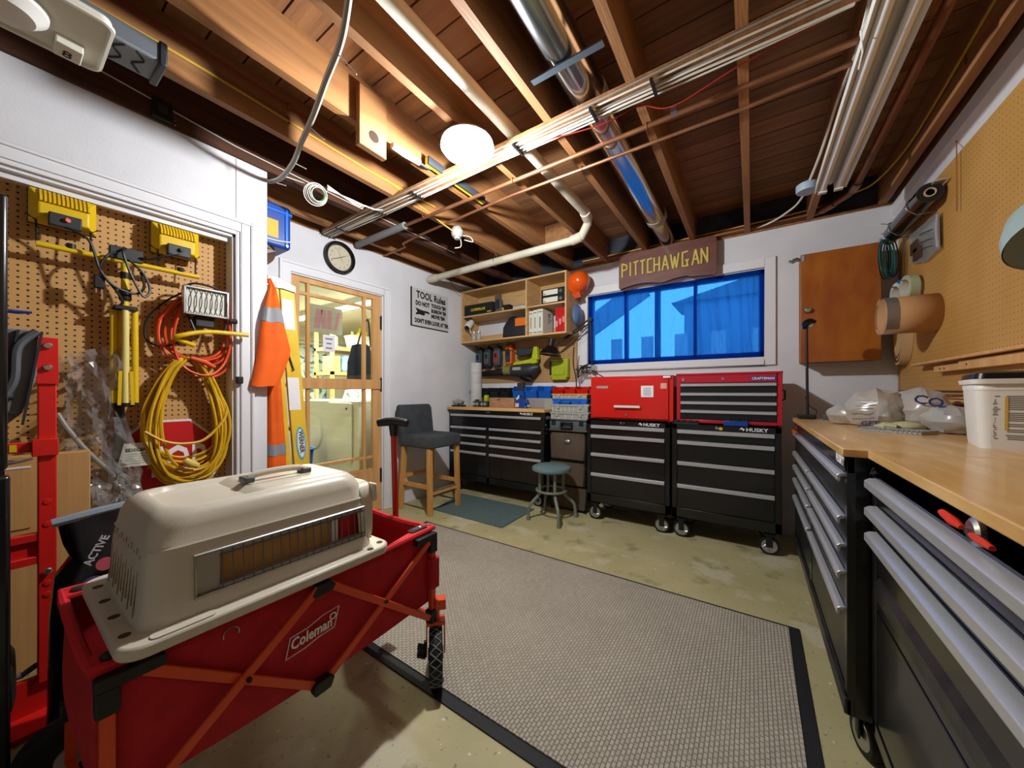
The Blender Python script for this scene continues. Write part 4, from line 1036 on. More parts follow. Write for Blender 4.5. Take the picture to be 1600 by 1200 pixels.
part('nozzle', MB().tube([(-2.84, 3.545, 1.385), (-2.70, 3.54, 1.39), (-2.55, 3.53, 1.395), (-2.42, 3.52, 1.40)], [.034, .036, .045, .055], 16), BLACKM, lbw)
part('housing', MB().tube([(-2.45, 3.52, 1.40), (-2.35, 3.515, 1.405), (-2.20, 3.51, 1.40), (-2.08, 3.51, 1.41), (-2.0, 3.515, 1.44)], [.056, .066, .085, .08, .03], 18), DGREY, lbw)
part('tail_cone', MB().tube([(-2.20, 3.51, 1.36), (-2.16, 3.52, 1.32), (-2.10, 3.52, 1.29)], [.07, .05, .02], 14), BLACKM, lbw)
part('side_band', MB().tube([(-2.47, 3.515, 1.408), (-2.36, 3.51, 1.414)], [.057, .067], 16), mat('khaki_plastic', '7c7a44', .5), lbw)
part('name_plate', MB().box(-2.30, -2.19, 3.418, 3.428, 1.405, 1.44), SILVERP, lbw)
part('handle_arm', MB().prism([(-2.35, 1.47), (-2.33, 1.505), (-2.12, 1.53), (-2.06, 1.56), (-2.02, 1.56), (-2.02, 1.48), (-2.10, 1.475)], 1, 3.49, 3.54), GREEN, lbw, bevel=.008)
part('handle', MB().prism([(-2.09, 1.52), (-2.06, 1.67), (-2.015, 1.67), (-2.00, 1.52)], 1, 3.485, 3.545), GREEN, lbw, bevel=.008)
part('battery', MB().prism([(-2.30, 1.60), (-2.28, 1.67), (-2.06, 1.655), (-2.09, 1.58), (-2.24, 1.565)], 1, 3.475, 3.555), DGREY, lbw, bevel=.012)
gcg = thing('battery_charger', 'lime green battery charger hung on the pegboard behind the lamp', 'charger', (-1.75, 3.55, 1.29))
part('casing', MB().box(-1.865, -1.655, 3.53, 3.60, 1.31, 1.52), mat('lime', '9fb01c', .4), gcg, bevel=.01)
part('inset', MB().box(-1.83, -1.69, 3.522, 3.532, 1.34, 1.49), MATS['lime'], gcg, bevel=.006)
part('side_vents', MB().box(-1.872, -1.85, 3.525, 3.57, 1.34, 1.50), BLACKM, gcg)
part('foot', MB().box(-1.845, -1.675, 3.53, 3.60, 1.29, 1.315), MATS['lime'], gcg)
cmp_ = thing('clamp_lamp', 'black swing-arm clamp lamp with dome shade reaching over the chests', 'lamp', (-1.42, 3.5, 1.25))
part('shade', MB().lathe([(.03, .10), (.05, .09), (.10, .04), (.118, 0), (.110, 0), (.09, .04), (.045, .08)], (-1.79, 3.38, 1.55), (.1, .05, 1), 28), BLACK, cmp_)
part('socket', MB().cyl((-1.785, 3.385, 1.64), (-1.775, 3.39, 1.72), .034, n=16), BLACKM, cmp_)
part('cord', MB().tube(smoothpath([(-1.78, 3.39, 1.72), (-1.85, 3.36, 1.735), (-2.1, 3.33, 1.73), (-2.35, 3.35, 1.70), (-2.38, 3.45, 1.70)]), .006, 6), BLACKM, cmp_)
for o_ in (0, .03): part('arm', MB().bar((-1.74 + o_, 3.40, 1.65 + o_ * .5), (-1.40 + o_, 3.50, 1.905 - o_), .011, .014), INK, cmp_)
part('arm', MB().bar((-1.38, 3.50, 1.90), (-1.375, 3.53, 1.42), .02, .014, (1, 0, 0)), BLACKM, cmp_)
part('spring', MB().cyl((-1.66, 3.44, 1.60), (-1.40, 3.50, 1.86), .0025, n=6).cyl((-1.64, 3.44, 1.58), (-1.39, 3.51, 1.82), .002, n=6), GREYP, cmp_)
part('joint', MB().cyl((-1.38, 3.47, 1.90), (-1.38, 3.53, 1.90), .022, n=14), BLACKM, cmp_)
part('clamp', MB().box(-1.40, -1.345, 3.515, 3.60, 1.375, 1.43), STEEL, cmp_, bevel=.004)
part('brass_trim', MB().ring((-1.79, 3.38, 1.552), .116, .004, (.1, .05, 1)), mat('brass', '9a7436', .35, metal=.8), cmp_)
kn = MB()
rr = random.Random(3)
for i in range(6):
    pts = [(-1.47 + rr.uniform(-.07, .07), 3.50 + rr.uniform(-.03, .03), 1.40 + rr.uniform(-.05, .04)) for _ in range(5)]
    kn.tube(smoothpath([(-1.52, 3.5, 1.30)] + pts + [(-1.37, 3.52, 1.41)]), .0035, 5)
kn.tube(smoothpath([(-1.53, 3.42, 1.62), (-1.55, 3.45, 1.45), (-1.53, 3.47, 1.30), (-1.53, 3.48, 1.15)]), .006, 6)
kn.tube(smoothpath([(-1.38, 3.52, 1.38), (-1.30, 3.48, 1.34), (-1.22, 3.44, 1.30)]), .005, 6)
part('tangled_cord', kn, BLACKM, cmp_)
# rail of parts bins
def pbin(x, m1, nm, label, group, z=1.09, w_=.125, h=.115, d=.14):
    t = thing(nm, label, 'bin', (x, 3.5, z), group)
    y1_, y0_ = 3.60, 3.60 - d
    part('bucket', MB().prism([(y1_, z), (y0_ + .015, z), (y0_, z + h * .55), (y0_ + .04, z + h), (y1_, z + h)], 0, x - w_ / 2, x - w_ / 2 + .005)
         .prism([(y1_, z), (y0_ + .015, z), (y0_, z + h * .55), (y0_ + .04, z + h), (y1_, z + h)], 0, x + w_ / 2 - .005, x + w_ / 2)
         .box(x - w_ / 2, x + w_ / 2, y0_ + .01, y1_, z, z + .005).box(x - w_ / 2, x + w_ / 2, y1_ - .005, y1_, z, z + h)
         .prism([(y0_ + .015, z), (y0_ + .02, z), (y0_ + .005, z + h * .55), (y0_, z + h * .55)], 0, x - w_ / 2, x + w_ / 2), m1, t)
    part('lip', MB().tube([(x - w_ / 2, y0_ + .04, z + h), (x - w_ / 2, y0_, z + h * .55), (x + w_ / 2, y0_, z + h * .55), (x + w_ / 2, y0_ + .04, z + h)], .005, 6), m1, t)
    return t
BINB = mat('bin_black', '1b1e22', .4)
for i, x in enumerate((-2.92, -2.76, -2.60, -2.445)):
    pbin(x, BINB, 'parts_bin', ('black parts bin touching the door wall', 'black parts bin behind the white paper roll', 'black parts bin between two black bins above the small radios', 'black parts bin nearest the blue bins')[i], 'black parts bins on the rail')
for i, x in enumerate((-2.25, -2.08, -1.905)):
    pbin(x, BLUEP, 'parts_bin', ('blue parts bin beside the black bins', 'blue parts bin holding small parts', 'blue parts bin beside the red rail of bins')[i], 'blue parts bins on the rail', w_=.155, h=.13)
single('small_parts', MB().box(-2.06, -2.02, 3.49, 3.53, 1.096, 1.15).box(-2.11, -2.08, 3.50, 3.54, 1.096, 1.17), KRAFT, 'small wooden parts standing in the middle blue bin', 'parts')
single('dark_cartridge', MB().box(-2.27, -2.19, 3.47, 3.53, 1.097, 1.26), DGREY, 'dark cartridge standing in the first blue bin', 'cartridge', bevel=.006)
for i, x in enumerate((-1.74, -1.60, -1.46, -1.32)):
    pbin(x, RED, 'parts_bin', ('red parts bin beside the blue bins', 'red parts bin behind the orange-lidded organizer', 'red parts bin under the tangled lamp cord', 'red parts bin touching the plain red tool box')[i], 'red parts bins on the rail', z=1.135, w_=.13, h=.075)
bc = thing('bin_rail', 'grey steel rail on the wall carrying the coloured parts bins', 'rail', (-2.1, 3.61, 1.14))
part('rail', MB().box(-2.985, -1.24, 3.600, 3.618, 1.15, 1.19), STEEL, bc)
# things on the wide cabinet's wooden top
ZC = .9825
pr = thing('paper_roll', 'tall white paper roll standing on the wide wooden-topped cabinet', 'paper roll', (-2.83, 3.40, ZC))
part('roll', MB().lathe([(.0, 0), (.068, 0), (.07, .01), (.07, .525), (.066, .53), (.02, .53)], (-2.83, 3.40, ZC), n=26), mat('paper_roll', 'cfcecb', .7, col2='bdbcb8', nscale=5, nstretch=(1, 1, 6)), pr)
part('core', MB().lathe([(.02, .0), (.022, .535), (.016, .535)], (-2.83, 3.40, ZC), n=16), KRAFT, pr)
hs = thing('hole_saw_set', 'grey steel hole saws lying on the cabinet top corner', 'tools', (-2.88, 3.14, ZC))
part('tray', MB().box(-2.955, -2.80, 3.10, 3.18, ZC, ZC + .018), BLACKM, hs)
for i, (xx, rr_) in enumerate(((-2.93, .022), (-2.88, .032), (-2.83, .026))): part('saw', MB().lathe([(rr_, 0), (rr_, .05), (rr_ * .5, .055)], (xx, 3.15, ZC + .03 + rr_ * .6), (.2, -1, .2), 16), STEEL, hs)
for i, xx in enumerate((-2.66, -2.545)):
    t = thing('radio', ('small dark gadget with round dials beside the paper roll', 'small dark gadget with a lime knob beside the wooden block')[i], 'gadget', (xx, 3.22, ZC), 'small gadgets on the cabinet top')
    part('body', MB().box(xx - .05, xx + .05, 3.19, 3.27, ZC, ZC + .065), mat('gadget_dark', '33362c', .5), t, bevel=.008)
    for s in (-.022, .022): part('dial', MB().cyl((xx + s, 3.192, ZC + .033), (xx + s, 3.182, ZC + .033), .018, n=16), SILVERP, t)
    part('top_knob', MB().box(xx - .02 + i * .02, xx + .015 + i * .025, 3.2, 3.24, ZC + .065, ZC + .085 + .05 * i), GREEN if i else DGREY, t, bevel=.004)
wbk = thing('wooden_block', 'rough reddish wooden block on the wide cabinet top', 'wood block', (-2.32, 3.25, ZC))
part('block', MB().box(-2.47, -2.135, 3.20, 3.32, ZC, ZC + .105), mat('rough_block', 'b08664', .8, col2='9c7050', nscale=12, nstretch=(1, 3, 6)), wbk, bevel=.003)
part('stamp', MB().box(-2.36, -2.32, 3.198, 3.201, ZC + .08, ZC + .09), INK, wbk)
bt_ = thing('tape_gun', 'blue hand tool with a white label beside the wooden block', 'tool', (-2.05, 3.22, ZC))
part('body', MB().prism([(-2.12, ZC), (-2.12, ZC + .08), (-2.07, ZC + .10), (-1.98, ZC + .09), (-1.96, ZC + .05), (-2.0, ZC + .03), (-1.97, ZC)], 1, 3.20, 3.25), BLUED, bt_, bevel=.008)
part('label_patch', MB().box(-2.115, -2.07, 3.196, 3.201, ZC + .01, ZC + .05), mat('label_white_orange', 'e0b8a0', .6), bt_)
part('nozzle', MB().cyl((-2.10, 3.22, ZC + .09), (-2.08, 3.22, ZC + .135), .018, .006, 12), WPLAST, bt_)
gbx = thing('grey_carton', 'flat grey plastic box lid standing behind the blue tool', 'box', (-1.86, 3.33, ZC))
part('panel', MB().prism([(-1.98, ZC), (-1.72, ZC), (-1.72, ZC + .105), (-2.04, ZC + .105)], 1, 3.30, 3.36), mat('grey_box', '8f8d8e', .5), gbx, bevel=.004)
part('clear_sleeve', MB().box(-1.80, -1.70, 3.28, 3.30, ZC, ZC + .10), CLEAR, gbx)

# ================================================================ SIGN, BROWN CABINET, WALL THINGS
sg = thing('wooden_sign', 'dark brown plank sign with yellow stick lettering hung over the window', 'sign', (-.67, 3.53, 2.15))
sx0, sx1, sz0, sz1 = -1.09, -.25, 2.155, 2.505
low = [(sx0 + .03 + i * (sx1 - sx0 - .06) / 28, sz0 + .012 + .028 * abs(math.sin(math.pi * (i / 28) * 2.0 + .15)) * (1 if i < 22 else .5)) for i in range(29)]
poly = low + [(sx1 - .02, sz0), (sx1, sz0 + .03), (sx1, sz1 - .03), (sx1 - .02, sz1), (sx0 + .02, sz1 - .005), (sx0, sz1 - .03), (sx0, sz0 + .025), (sx0 + .02, sz0)]
part('plank', MB().prism(poly, 1, 3.51, 3.545), SIGNW, sg)
GL = {'P': [((0, 0), (0, 1)), ((0, 1), (.6, .85)), ((.6, .85), (.6, .55)), ((.6, .55), (0, .5))], 'I': [((.3, 0), (.3, 1))], 'T': [((.3, 0), (.3, 1)), ((0, .95), (.65, 1))],
      'C': [((.1, 0), (.1, 1)), ((.1, .95), (.65, 1)), ((.1, .05), (.65, .05))], 'H': [((0, 0), (0, 1)), ((.6, 0), (.6, 1)), ((0, .5), (.6, .5))],
      'A': [((0, 0), (.35, 1)), ((.35, 1), (.72, 0)), ((.12, .38), (.6, .38))], 'W': [((0, 1), (.25, 0)), ((.25, 0), (.45, .8)), ((.45, .8), (.65, 0)), ((.65, 0), (.9, 1))],
      'G': [((.1, 0), (.1, 1)), ((.1, .95), (.7, 1)), ((.1, .05), (.75, .05)), ((.6, .05), (.6, .4)), ((.35, .42), (.8, .42))], 'N': [((0, 0), (0, 1)), ((0, .95), (.62, .1)), ((.62, 0), (.62, 1))]}
word = 'PITTCHAWGAN'; wd = {'P': .055, 'I': .05, 'T': .06, 'C': .064, 'H': .068, 'A': .07, 'W': .088, 'G': .082, 'N': .07}
xx = sx0 + .035
tot = sum(wd[c] for c in word); kf = (sx1 - sx0 - .075) / tot
for c in word:
    for (u0, v0), (u1, v1) in GL[c]:
        p = (xx + u0 * .075, 3.505, 2.275 + v0 * .135); q = (xx + u1 * .075, 3.505, 2.275 + v1 * .135)
        part('letter_stick', MB().cyl(p, q, .0092, n=7), STICK, sg)
    xx += wd[c] * kf
for hx in (-.93, -.46): part('hook', MB().tube([(hx - .015, 3.528, 2.50), (hx, 3.528, 2.535), (hx + .012, 3.528, 2.50)], .003, 6), mat('brass_hook', 'b09440', .4, metal=.7), sg)
bcb = thing('wall_cabinet', 'reddish brown wooden wall cabinet with a single flat door', 'cabinet', (.52, 3.52, 1.375))
part('body', MB().box(.312, .738, 3.445, 3.618, 1.378, 2.175), mat('cabinet_side', '8c5a34', .6), bcb, bevel=.002)
part('door', MB().box(.305, .735, 3.42, 3.443, 1.372, 2.18), BROWNDOOR, bcb, bevel=.003)
kb = part('knob', MB().lathe([(.008, 0), (.008, .012), (.02, .02), (.018, .03), (.0, .034)], (.345, 3.42, 1.76), (0, -1, 0), 18), STEEL, bcb)
part('lock_plate', MB().lathe([(.026, 0), (.024, .004), (.0, .004)], (.345, 3.42, 1.76), (0, -1, 0), 18), mat('brass', '9a7436', .35, metal=.8), bcb)
part('stain', MB().tube(smoothpath([(.50, 3.4195, 1.42), (.56, 3.4195, 1.43), (.62, 3.4195, 1.42)]), .0008, 4), mat('dark_stain', '4a2410', .6), bcb)
for i, (xx, zz) in enumerate(((.27, 2.15), (.77, 2.18))):
    t = thing('door_clip', ('silver spring clip on the cabinet side towards the window', 'silver spring clip on the cabinet side towards the bench wall')[i], 'clip', (xx, 3.5, zz), 'spring clips on the cabinet')
    d = 1 if i else -1
    x_in = .738 if i else .312
    part('spring', MB().tube([(x_in, 3.46, zz), (x_in + d * .03, 3.45, zz + .01), (x_in + d * .055, 3.45, zz - .005), (x_in + d * .075, 3.45, zz + .005)], [.012, .016, .014, .01], 8), STEEL, t)
    part('coil', MB().ring((x_in + d * .05, 3.45, zz), .017, .004, (1, 0, 0), 14, 6), STEEL, t)
    part('tape', MB().box(x_in - .014 if i else x_in - .002, x_in + .002 if i else x_in + .014, 3.414, 3.4195, zz - .02, zz + .02), mat('tape_blue', '7c9cc4', .6), t)

# clock and tool sign on the door wall
ck = thing('wall_clock', 'round black-rimmed wall clock above the glazed door', 'clock', (-2.98, 1.735, 2.19))
cc = (-2.999, 1.735, 2.327)
part('rim', MB().lathe([(.138, 0), (.142, .012), (.134, .032), (.118, .034), (.108, .018), (.106, .010), (.106, .0), (.138, 0)], cc, (1, 0, 0), 48), BLACK, ck)
part('face', MB().lathe([(.0, .010), (.108, .010), (.108, .004)], cc, (1, 0, 0), 40), mat('clock_face', 'c4bba4', .7), ck)
CINK = mat('clock_ink', '8f8a78', .8)
for i in range(1, 13):
    a = R(90 - 30 * i)
    text(str(i), .026, (cc[0] + .0105, cc[1] + .084 * math.cos(a), cc[2] + .084 * math.sin(a) - .009), (0, 1, 0), (0, 0, 1), CINK, ck, 'numeral', align='CENTER')
part('hour_hand', MB().bar((cc[0] + .014, cc[1] - .008, cc[2] - .005), (cc[0] + .014, cc[1] + .05, cc[2] + .03), .003, .008, (1, 0, 0)), INK, ck)
part('minute_hand', MB().bar((cc[0] + .016, cc[1] + .008, cc[2] + .004), (cc[0] + .016, cc[1] - .075, cc[2] - .032), .003, .006, (1, 0, 0)), INK, ck)
part('second_hand', MB().bar((cc[0] + .018, cc[1] + .025, cc[2] - .035), (cc[0] + .018, cc[1] - .025, cc[2] + .075), .001, .002, (1, 0, 0)), CINK, ck)
ts = thing('lettered_sign', 'grey-white lettered rules sign on the wall beside the shelf', 'sign', (-2.99, 2.79, 1.865))
part('board', MB().box(-2.999, -2.982, 2.525, 3.065, 1.868, 2.272), mat('sign_grey', 'c4c4c4', .7), ts)
part('edge', MB().box(-2.999, -2.980, 2.52, 2.526, 1.866, 2.274).box(-2.999, -2.980, 2.52, 3.066, 1.863, 1.869), INK, ts)
def tl(body, size, y_, z_, xs=1.0, bold=.0035): text(body, size, (-2.9815, y_, z_), (0, 1, 0), (0, 0, 1), INK, ts, 'lettering', xs=xs, bold=bold)
tl('TOOL Rules', .105, 2.585, 2.172, .80)
tl('DO NOT', .066, 2.575, 2.092, .74)
tl("TOUCH 'EM", .056, 2.80, 2.104, .76)
tl("BORROW 'EM", .056, 2.80, 2.045, .66)
tl("MOVE 'EM", .056, 2.80, 1.985, .84)
tl("DON'T EVEN LOOK AT 'EM.", .062, 2.565, 1.905, .66)
hand = MB().prism([(2.57, 2.06), (2.60, 2.055), (2.66, 2.045), (2.74, 2.045), (2.78, 2.035), (2.765, 2.02), (2.70, 2.022), (2.71, 2.005), (2.69, 1.99), (2.62, 1.995), (2.585, 1.985), (2.575, 2.0), (2.60, 2.02)], 0, -2.982, -2.981)
part('pointing_hand', hand, INK, ts)
t = thing('thermostat_wire', 'thin grey wires running down the wall corner to the shelf', 'wire', (-2.99, 3.2, 2.3))
part('wire', MB().tube(smoothpath([(-2.996, 3.10, 2.49), (-2.996, 3.16, 2.42), (-2.994, 3.24, 2.36), (-2.992, 3.299, 2.345)]), .003, 5).tube(smoothpath([(-2.996, 3.12, 2.49), (-2.996, 3.19, 2.43), (-2.994, 3.26, 2.39), (-2.992, 3.299, 2.385)]), .003, 5), CABG, t)

# ================================================================ CHAIR, STOOL, MATS
ch = thing('bar_chair', 'charcoal upholstered bar chair with light wood legs by the wall', 'chair', (-2.67, 2.49, 0))
def leg(p, q, w0=.042):
    return MB().bar(p, q, w0, w0, (0, 1, 0))
part('leg', leg((-2.475, 2.31, 0), (-2.49, 2.315, .64)), CHAIRW, ch, bevel=.003)
part('leg', leg((-2.475, 2.685, 0), (-2.49, 2.68, .64)), CHAIRW, ch, bevel=.003)
part('leg', leg((-2.885, 2.305, 0), (-2.84, 2.315, .64)), CHAIRW, ch, bevel=.003)
part('leg', leg((-2.885, 2.685, 0), (-2.84, 2.68, .64)), CHAIRW, ch, bevel=.003)
part('stretcher', MB().bar((-2.478, 2.31, .205), (-2.478, 2.685, .205), .022, .035), CHAIRW, ch)
part('footrest_plate', MB().box(-2.492, -2.464, 2.332, 2.662, .222, .228), STEEL, ch)
for yy in (2.31, 2.683): part('stretcher', MB().bar((-2.48, yy, .26), (-2.87, yy, .26), .022, .035), CHAIRW, ch)
part('stretcher', MB().bar((-2.87, 2.31, .32), (-2.87, 2.685, .32), .022, .035), CHAIRW, ch)
part('seat', MB().loft([[(p[0], p[1], z) for p in rrect(-2.87 + e, -2.445 - e, 2.28 + e, 2.715 - e, .04, 5)] for z, e in ((.625, .008), (.635, 0), (.715, 0), (.735, .012), (.742, .04))]), CHARF, ch)
part('backrest', MB().loft([[(p[0] - (z - .62) * .13, p[1], z) for p in rrect(-2.905 + e, -2.82 - e, 2.285 + e * .8, 2.71 - e * .8, .03, 4)] for z, e in ((.62, .004), (.75, 0), (.98, 0), (1.01, .006), (1.025, .02))]), CHARF, ch)
part('seam', MB().tube([(-2.447, 2.32, .722), (-2.447, 2.68, .722)], .003, 5), mat('seam_grey', '4a4f52', .9), ch)
part('glide', MB().cyl((-2.475, 2.31, 0), (-2.475, 2.31, .004), .014, n=10), WPLAST, ch)

so = thing('shop_stool', 'round green-grey metal shop stool in front of the fabric tower', 'stool', (-1.512, 2.89, 0))
sc_ = (-1.512, 2.885)
part('seat', MB().lathe([(.0, .488), (.15, .485), (.172, .475), (.178, .462), (.176, .445), (.160, .44), (.158, .445), (.0, .455)], (sc_[0], sc_[1], 0), n=40), STOOLG, so)
feet = ((-1.672, 2.74), (-1.355, 2.715), (-1.345, 3.04), (-1.672, 3.055))
for fx, fy in feet:
    dx, dy = fx - sc_[0], fy - sc_[1]
    pts = [(sc_[0] + dx * .50, sc_[1] + dy * .50, .45), (sc_[0] + dx * .50, sc_[1] + dy * .50, .27), (sc_[0] + dx * .55, sc_[1] + dy * .55, .22), (sc_[0] + dx * .85, sc_[1] + dy * .85, .15), (sc_[0] + dx * .96, sc_[1] + dy * .96, .11), (fx, fy, .03), (fx, fy, 0)]
    part('leg', MB().tube(smoothpath(pts, 4), .0145, 10), STOOLL, so)
    part('foot_tip', MB().cyl((fx, fy, 0), (fx, fy, .035), .020, .017, 12), STOOLL, so)
part('foot_ring', MB().ring((sc_[0], sc_[1], .262), .135, .011, (0, 0, 1), 36, 8), STOOLL, so)
part('lower_ring', MB().ring((sc_[0], sc_[1], .43), .12, .008, (0, 0, 1), 30, 6), STOOLL, so)

single('floor_mat', MB().prism([(-1.75, 2.44), (-1.765, 3.012), (-2.72, 3.012), (-2.58, 2.45)], 2, 0.0, .008), MATG, 'small dark green rubber mat in front of the wide cabinet', 'mat')
rg = thing('floor_rug', 'large grey waffle-textured entrance rug with black rubber edges', 'rug', (-.95, 1.58, 0))
rq = [(-1.95, .985), (.175, 1.02), (.185, 2.178), (-2.45, 2.165), (-2.45, .985)]
rq = [(-2.35, .99), (.135, .985), (.148, 2.178), (-2.35, 2.168)]
part('backing', MB().prism([(-2.39, .945), (.178, .94), (.192, 2.20), (-2.39, 2.19)], 2, 0.0, .006), RUBBER, rg)
part('pile', MB().prism(rq, 2, .002, .011), RUG, rg)
# ================================================================ CLOSET
single('pegboard', MB().box(-2.585, -2.572, -1.2, .82, 0, 2.06), PEG_YZ, 'large tan pegboard filling the closet opening', 'pegboard')
PX = -2.571
wl = thing('work_light_stand', 'yellow twin-head work light on folded tripod hung on the closet pegboard', 'work light', (-2.48, .38, 1.08))
def head(y0, y1, z0, z1, knob):
    h = part('lamp_head', MB().loft([[(-2.555, y0 + .012, z0 + .012), (-2.555, y1 - .012, z0 + .012), (-2.555, y1 - .012, z1 - .004), (-2.555, y0 + .012, z1 - .004)],
                                     [(-2.52, y0, z0), (-2.52, y1, z0), (-2.52, y1, z1), (-2.52, y0, z1)],
                                     [(-2.50, y0, z0), (-2.50, y1, z0), (-2.50, y1, z1), (-2.50, y0, z1)],
                                     [(-2.465, y0 + .025, z0 + .02), (-2.465, y1 - .025, z0 + .02), (-2.465, y1 - .025, z1 - .045), (-2.465, y0 + .025, z1 - .045)]]), YELLOW, wl, bevel=.004)
    n = 12
    for i in range(n):
        yy = y0 + .03 + (y1 - y0 - .055) * i / (n - 1)
        part('cooling_fin', MB().prism([(-2.50, z1 + .001), (-2.482, z1 - .008), (-2.458, z1 - .04), (-2.455, z1 - .06), (-2.50, z1 - .06)], 1, yy - .0035, yy + .0035), YELLOW, h)
    ym = (y0 + y1) / 2
    part('junction_box', MB().box(-2.47, -2.435, ym - .045, ym + .045, z0 - .012, z0 + .042), DGREY, h, bevel=.004)
    part('knob', MB().cyl((-2.435, ym, z0 + .018), (-2.424, ym + .006, z0 + .018), .009, n=12), knob, h)
    part('hanging_tab', MB().ring((-2.51, ym, z1 + .006), .011, .004, (1, 0, 0), 14, 6), YELLOW, h)
    part('yoke', MB().tube([(-2.51, y0 - .006, z0 + .03), (-2.48, y0 + .018, z0 + .005), (-2.475, y0 + .02, 1.775), (-2.475, y0 + .04, 1.772)], .0035, 6)
         .tube([(-2.51, y1 + .006, z0 + .03), (-2.48, y1 - .018, z0 + .005), (-2.475, y1 - .02, 1.775), (-2.475, y1 - .04, 1.772)], .0035, 6), BLACKM, h)
    part('gasket', MB().tube([(-2.522, y0, z0), (-2.522, y1, z0), (-2.522, y1, z1), (-2.522, y0, z1)], .004, 6, True), BLACKM, h)
head(.10, .285, 1.868, 2.012, mat('red_knob', 'c02418', .4))
head(.467, .65, 1.862, 2.01, DGREY)
part('crossbar', MB().cyl((-2.475, .118, 1.772), (-2.475, .645, 1.772), .0115, n=12), YELLOW, wl)
part('centre_clamp', MB().box(-2.49, -2.455, .32, .43, 1.775, 1.835), DGREY, wl, bevel=.004)
for yy in (.21, .57): part('thumb_knob', MB().cyl((-2.475, yy, 1.78), (-2.475, yy, 1.80), .014, n=10), BLACKM, wl)
part('mast', MB().cyl((-2.475, .372, 1.775), (-2.475, .372, 1.56), .014, n=14), YELLOW, wl)
part('collar', MB().lathe([(.018, 0), (.022, .01), (.022, .045), (.018, .055)], (-2.475, .372, 1.585), n=16), BLACKM, wl)
part('collar', MB().lathe([(.016, 0), (.018, .03)], (-2.475, .372, 1.69), n=16), BLACKM, wl)
part('leg_hub', MB().box(-2.50, -2.45, .335, .412, 1.54, 1.56), BLACKM, wl, bevel=.003)
for yy, xx, m_ in ((.338, -2.50, YELLOW), (.372, -2.465, mat('pale_yellow', 'e0d27c', .4)), (.406, -2.485, YELLOW), (.36, -2.505, YELLOW)):
    part('leg', MB().cyl((xx, yy, 1.55), (xx, yy + (yy - .372) * .05, 1.10), .0125, n=12), m_, wl)
    part('foot', MB().cyl((xx, yy, 1.10), (xx, yy, 1.08), .014, n=12), BLACKM, wl)
for s in (-1, 1): part('brace', MB().bar((-2.452, .372 + s * .018, 1.25), (-2.452, .372 + s * .022, 1.09), .003, .012, (0, 1, 0)), YELLOW, wl)
cd = MB()
for pts in ([(-2.44, .19, 1.86), (-2.43, .25, 1.83), (-2.43, .27, 1.78), (-2.43, .29, 1.70), (-2.43, .33, 1.64), (-2.44, .40, 1.62), (-2.44, .43, 1.66), (-2.45, .42, 1.73)],
            [(-2.44, .56, 1.86), (-2.43, .50, 1.83), (-2.44, .45, 1.80), (-2.45, .42, 1.80)],
            [(-2.45, .37, 1.83), (-2.43, .36, 1.80), (-2.43, .38, 1.72), (-2.43, .41, 1.64), (-2.43, .43, 1.61), (-2.44, .45, 1.65), (-2.44, .43, 1.72), (-2.45, .38, 1.78)],
            [(-2.45, .34, 1.80), (-2.43, .31, 1.77), (-2.43, .29, 1.70), (-2.44, .34, 1.62), (-2.45, .36, 1.57), (-2.47, .33, 1.54)]):
    cd.tube(smoothpath(pts), .0055, 6)
part('power_cord', cd, BLACKM, wl)
part('plug', MB().box(-2.46, -2.435, .27, .305, 1.62, 1.68), BLACKM, wl, bevel=.005)
part('plug_pin', MB().box(-2.45, -2.446, .277, .281, 1.60, 1.62).box(-2.45, -2.446, .293, .297, 1.60, 1.62), STEEL, wl)
# halogen hand light
ha = thing('halogen_lamp', 'silver halogen work lamp with wire guard on a yellow floor frame', 'work light', (-2.43, .67, 1.40))
part('housing', MB().loft([[(x_, .66 + (-1) ** (k in (0, 3)) * w_, z_) for k, z_ in enumerate((1.628 - h_, 1.628 - h_, 1.628 + h_, 1.628 + h_))] for x_, w_, h_ in ((-2.52, .06, .045), (-2.47, .088, .066), (-2.425, .092, .07))]), mat('lamp_grey', '5a5a58', .5), ha, bevel=.004)
fr = MB()
for a in ((-2.43, -2.40, .568, .752, 1.692, 1.702), (-2.43, -2.40, .568, .752, 1.554, 1.564), (-2.43, -2.40, .565, .576, 1.554, 1.702), (-2.43, -2.40, .745, .756, 1.554, 1.702)): fr.box(*a)
part('bezel', fr, STEEL, ha, bevel=.002)
part('lens_glass', MB().box(-2.424, -2.415, .576, .745, 1.564, 1.692), mat('lens_frost', 'd2d2c8', .15), ha)
for i in range(8):
    yy = .585 + i * .0215
    part('guard_wire', MB().tube([(-2.41, yy, 1.566), (-2.385, yy + .004, 1.60), (-2.38, yy + .005, 1.63), (-2.385, yy + .004, 1.66), (-2.41, yy, 1.69)], .0022, 5), DGREY, ha)
part('bracket', MB().tube([(-2.45, .57, 1.60), (-2.44, .60, 1.53), (-2.42, .62, 1.455)], .006, 6).tube([(-2.45, .76, 1.58), (-2.44, .752, 1.52), (-2.44, .74, 1.47)], .006, 6), BLACKM, ha)
part('terminal_box', MB().box(-2.49, -2.43, .62, .70, 1.50, 1.556), BLACKM, ha, bevel=.004)
part('stand_frame', MB().tube(smoothpath([(-2.46, .62, 1.40), (-2.42, .54, 1.425), (-2.40, .56, 1.44), (-2.40, .62, 1.462), (-2.40, .70, 1.475), (-2.40, .845, 1.478)]), .012, 10), YELLOW, ha)
part('thumb_screw', MB().cyl((-2.43, .765, 1.548), (-2.43, .80, 1.552), .014, n=10), BLACKM, ha)
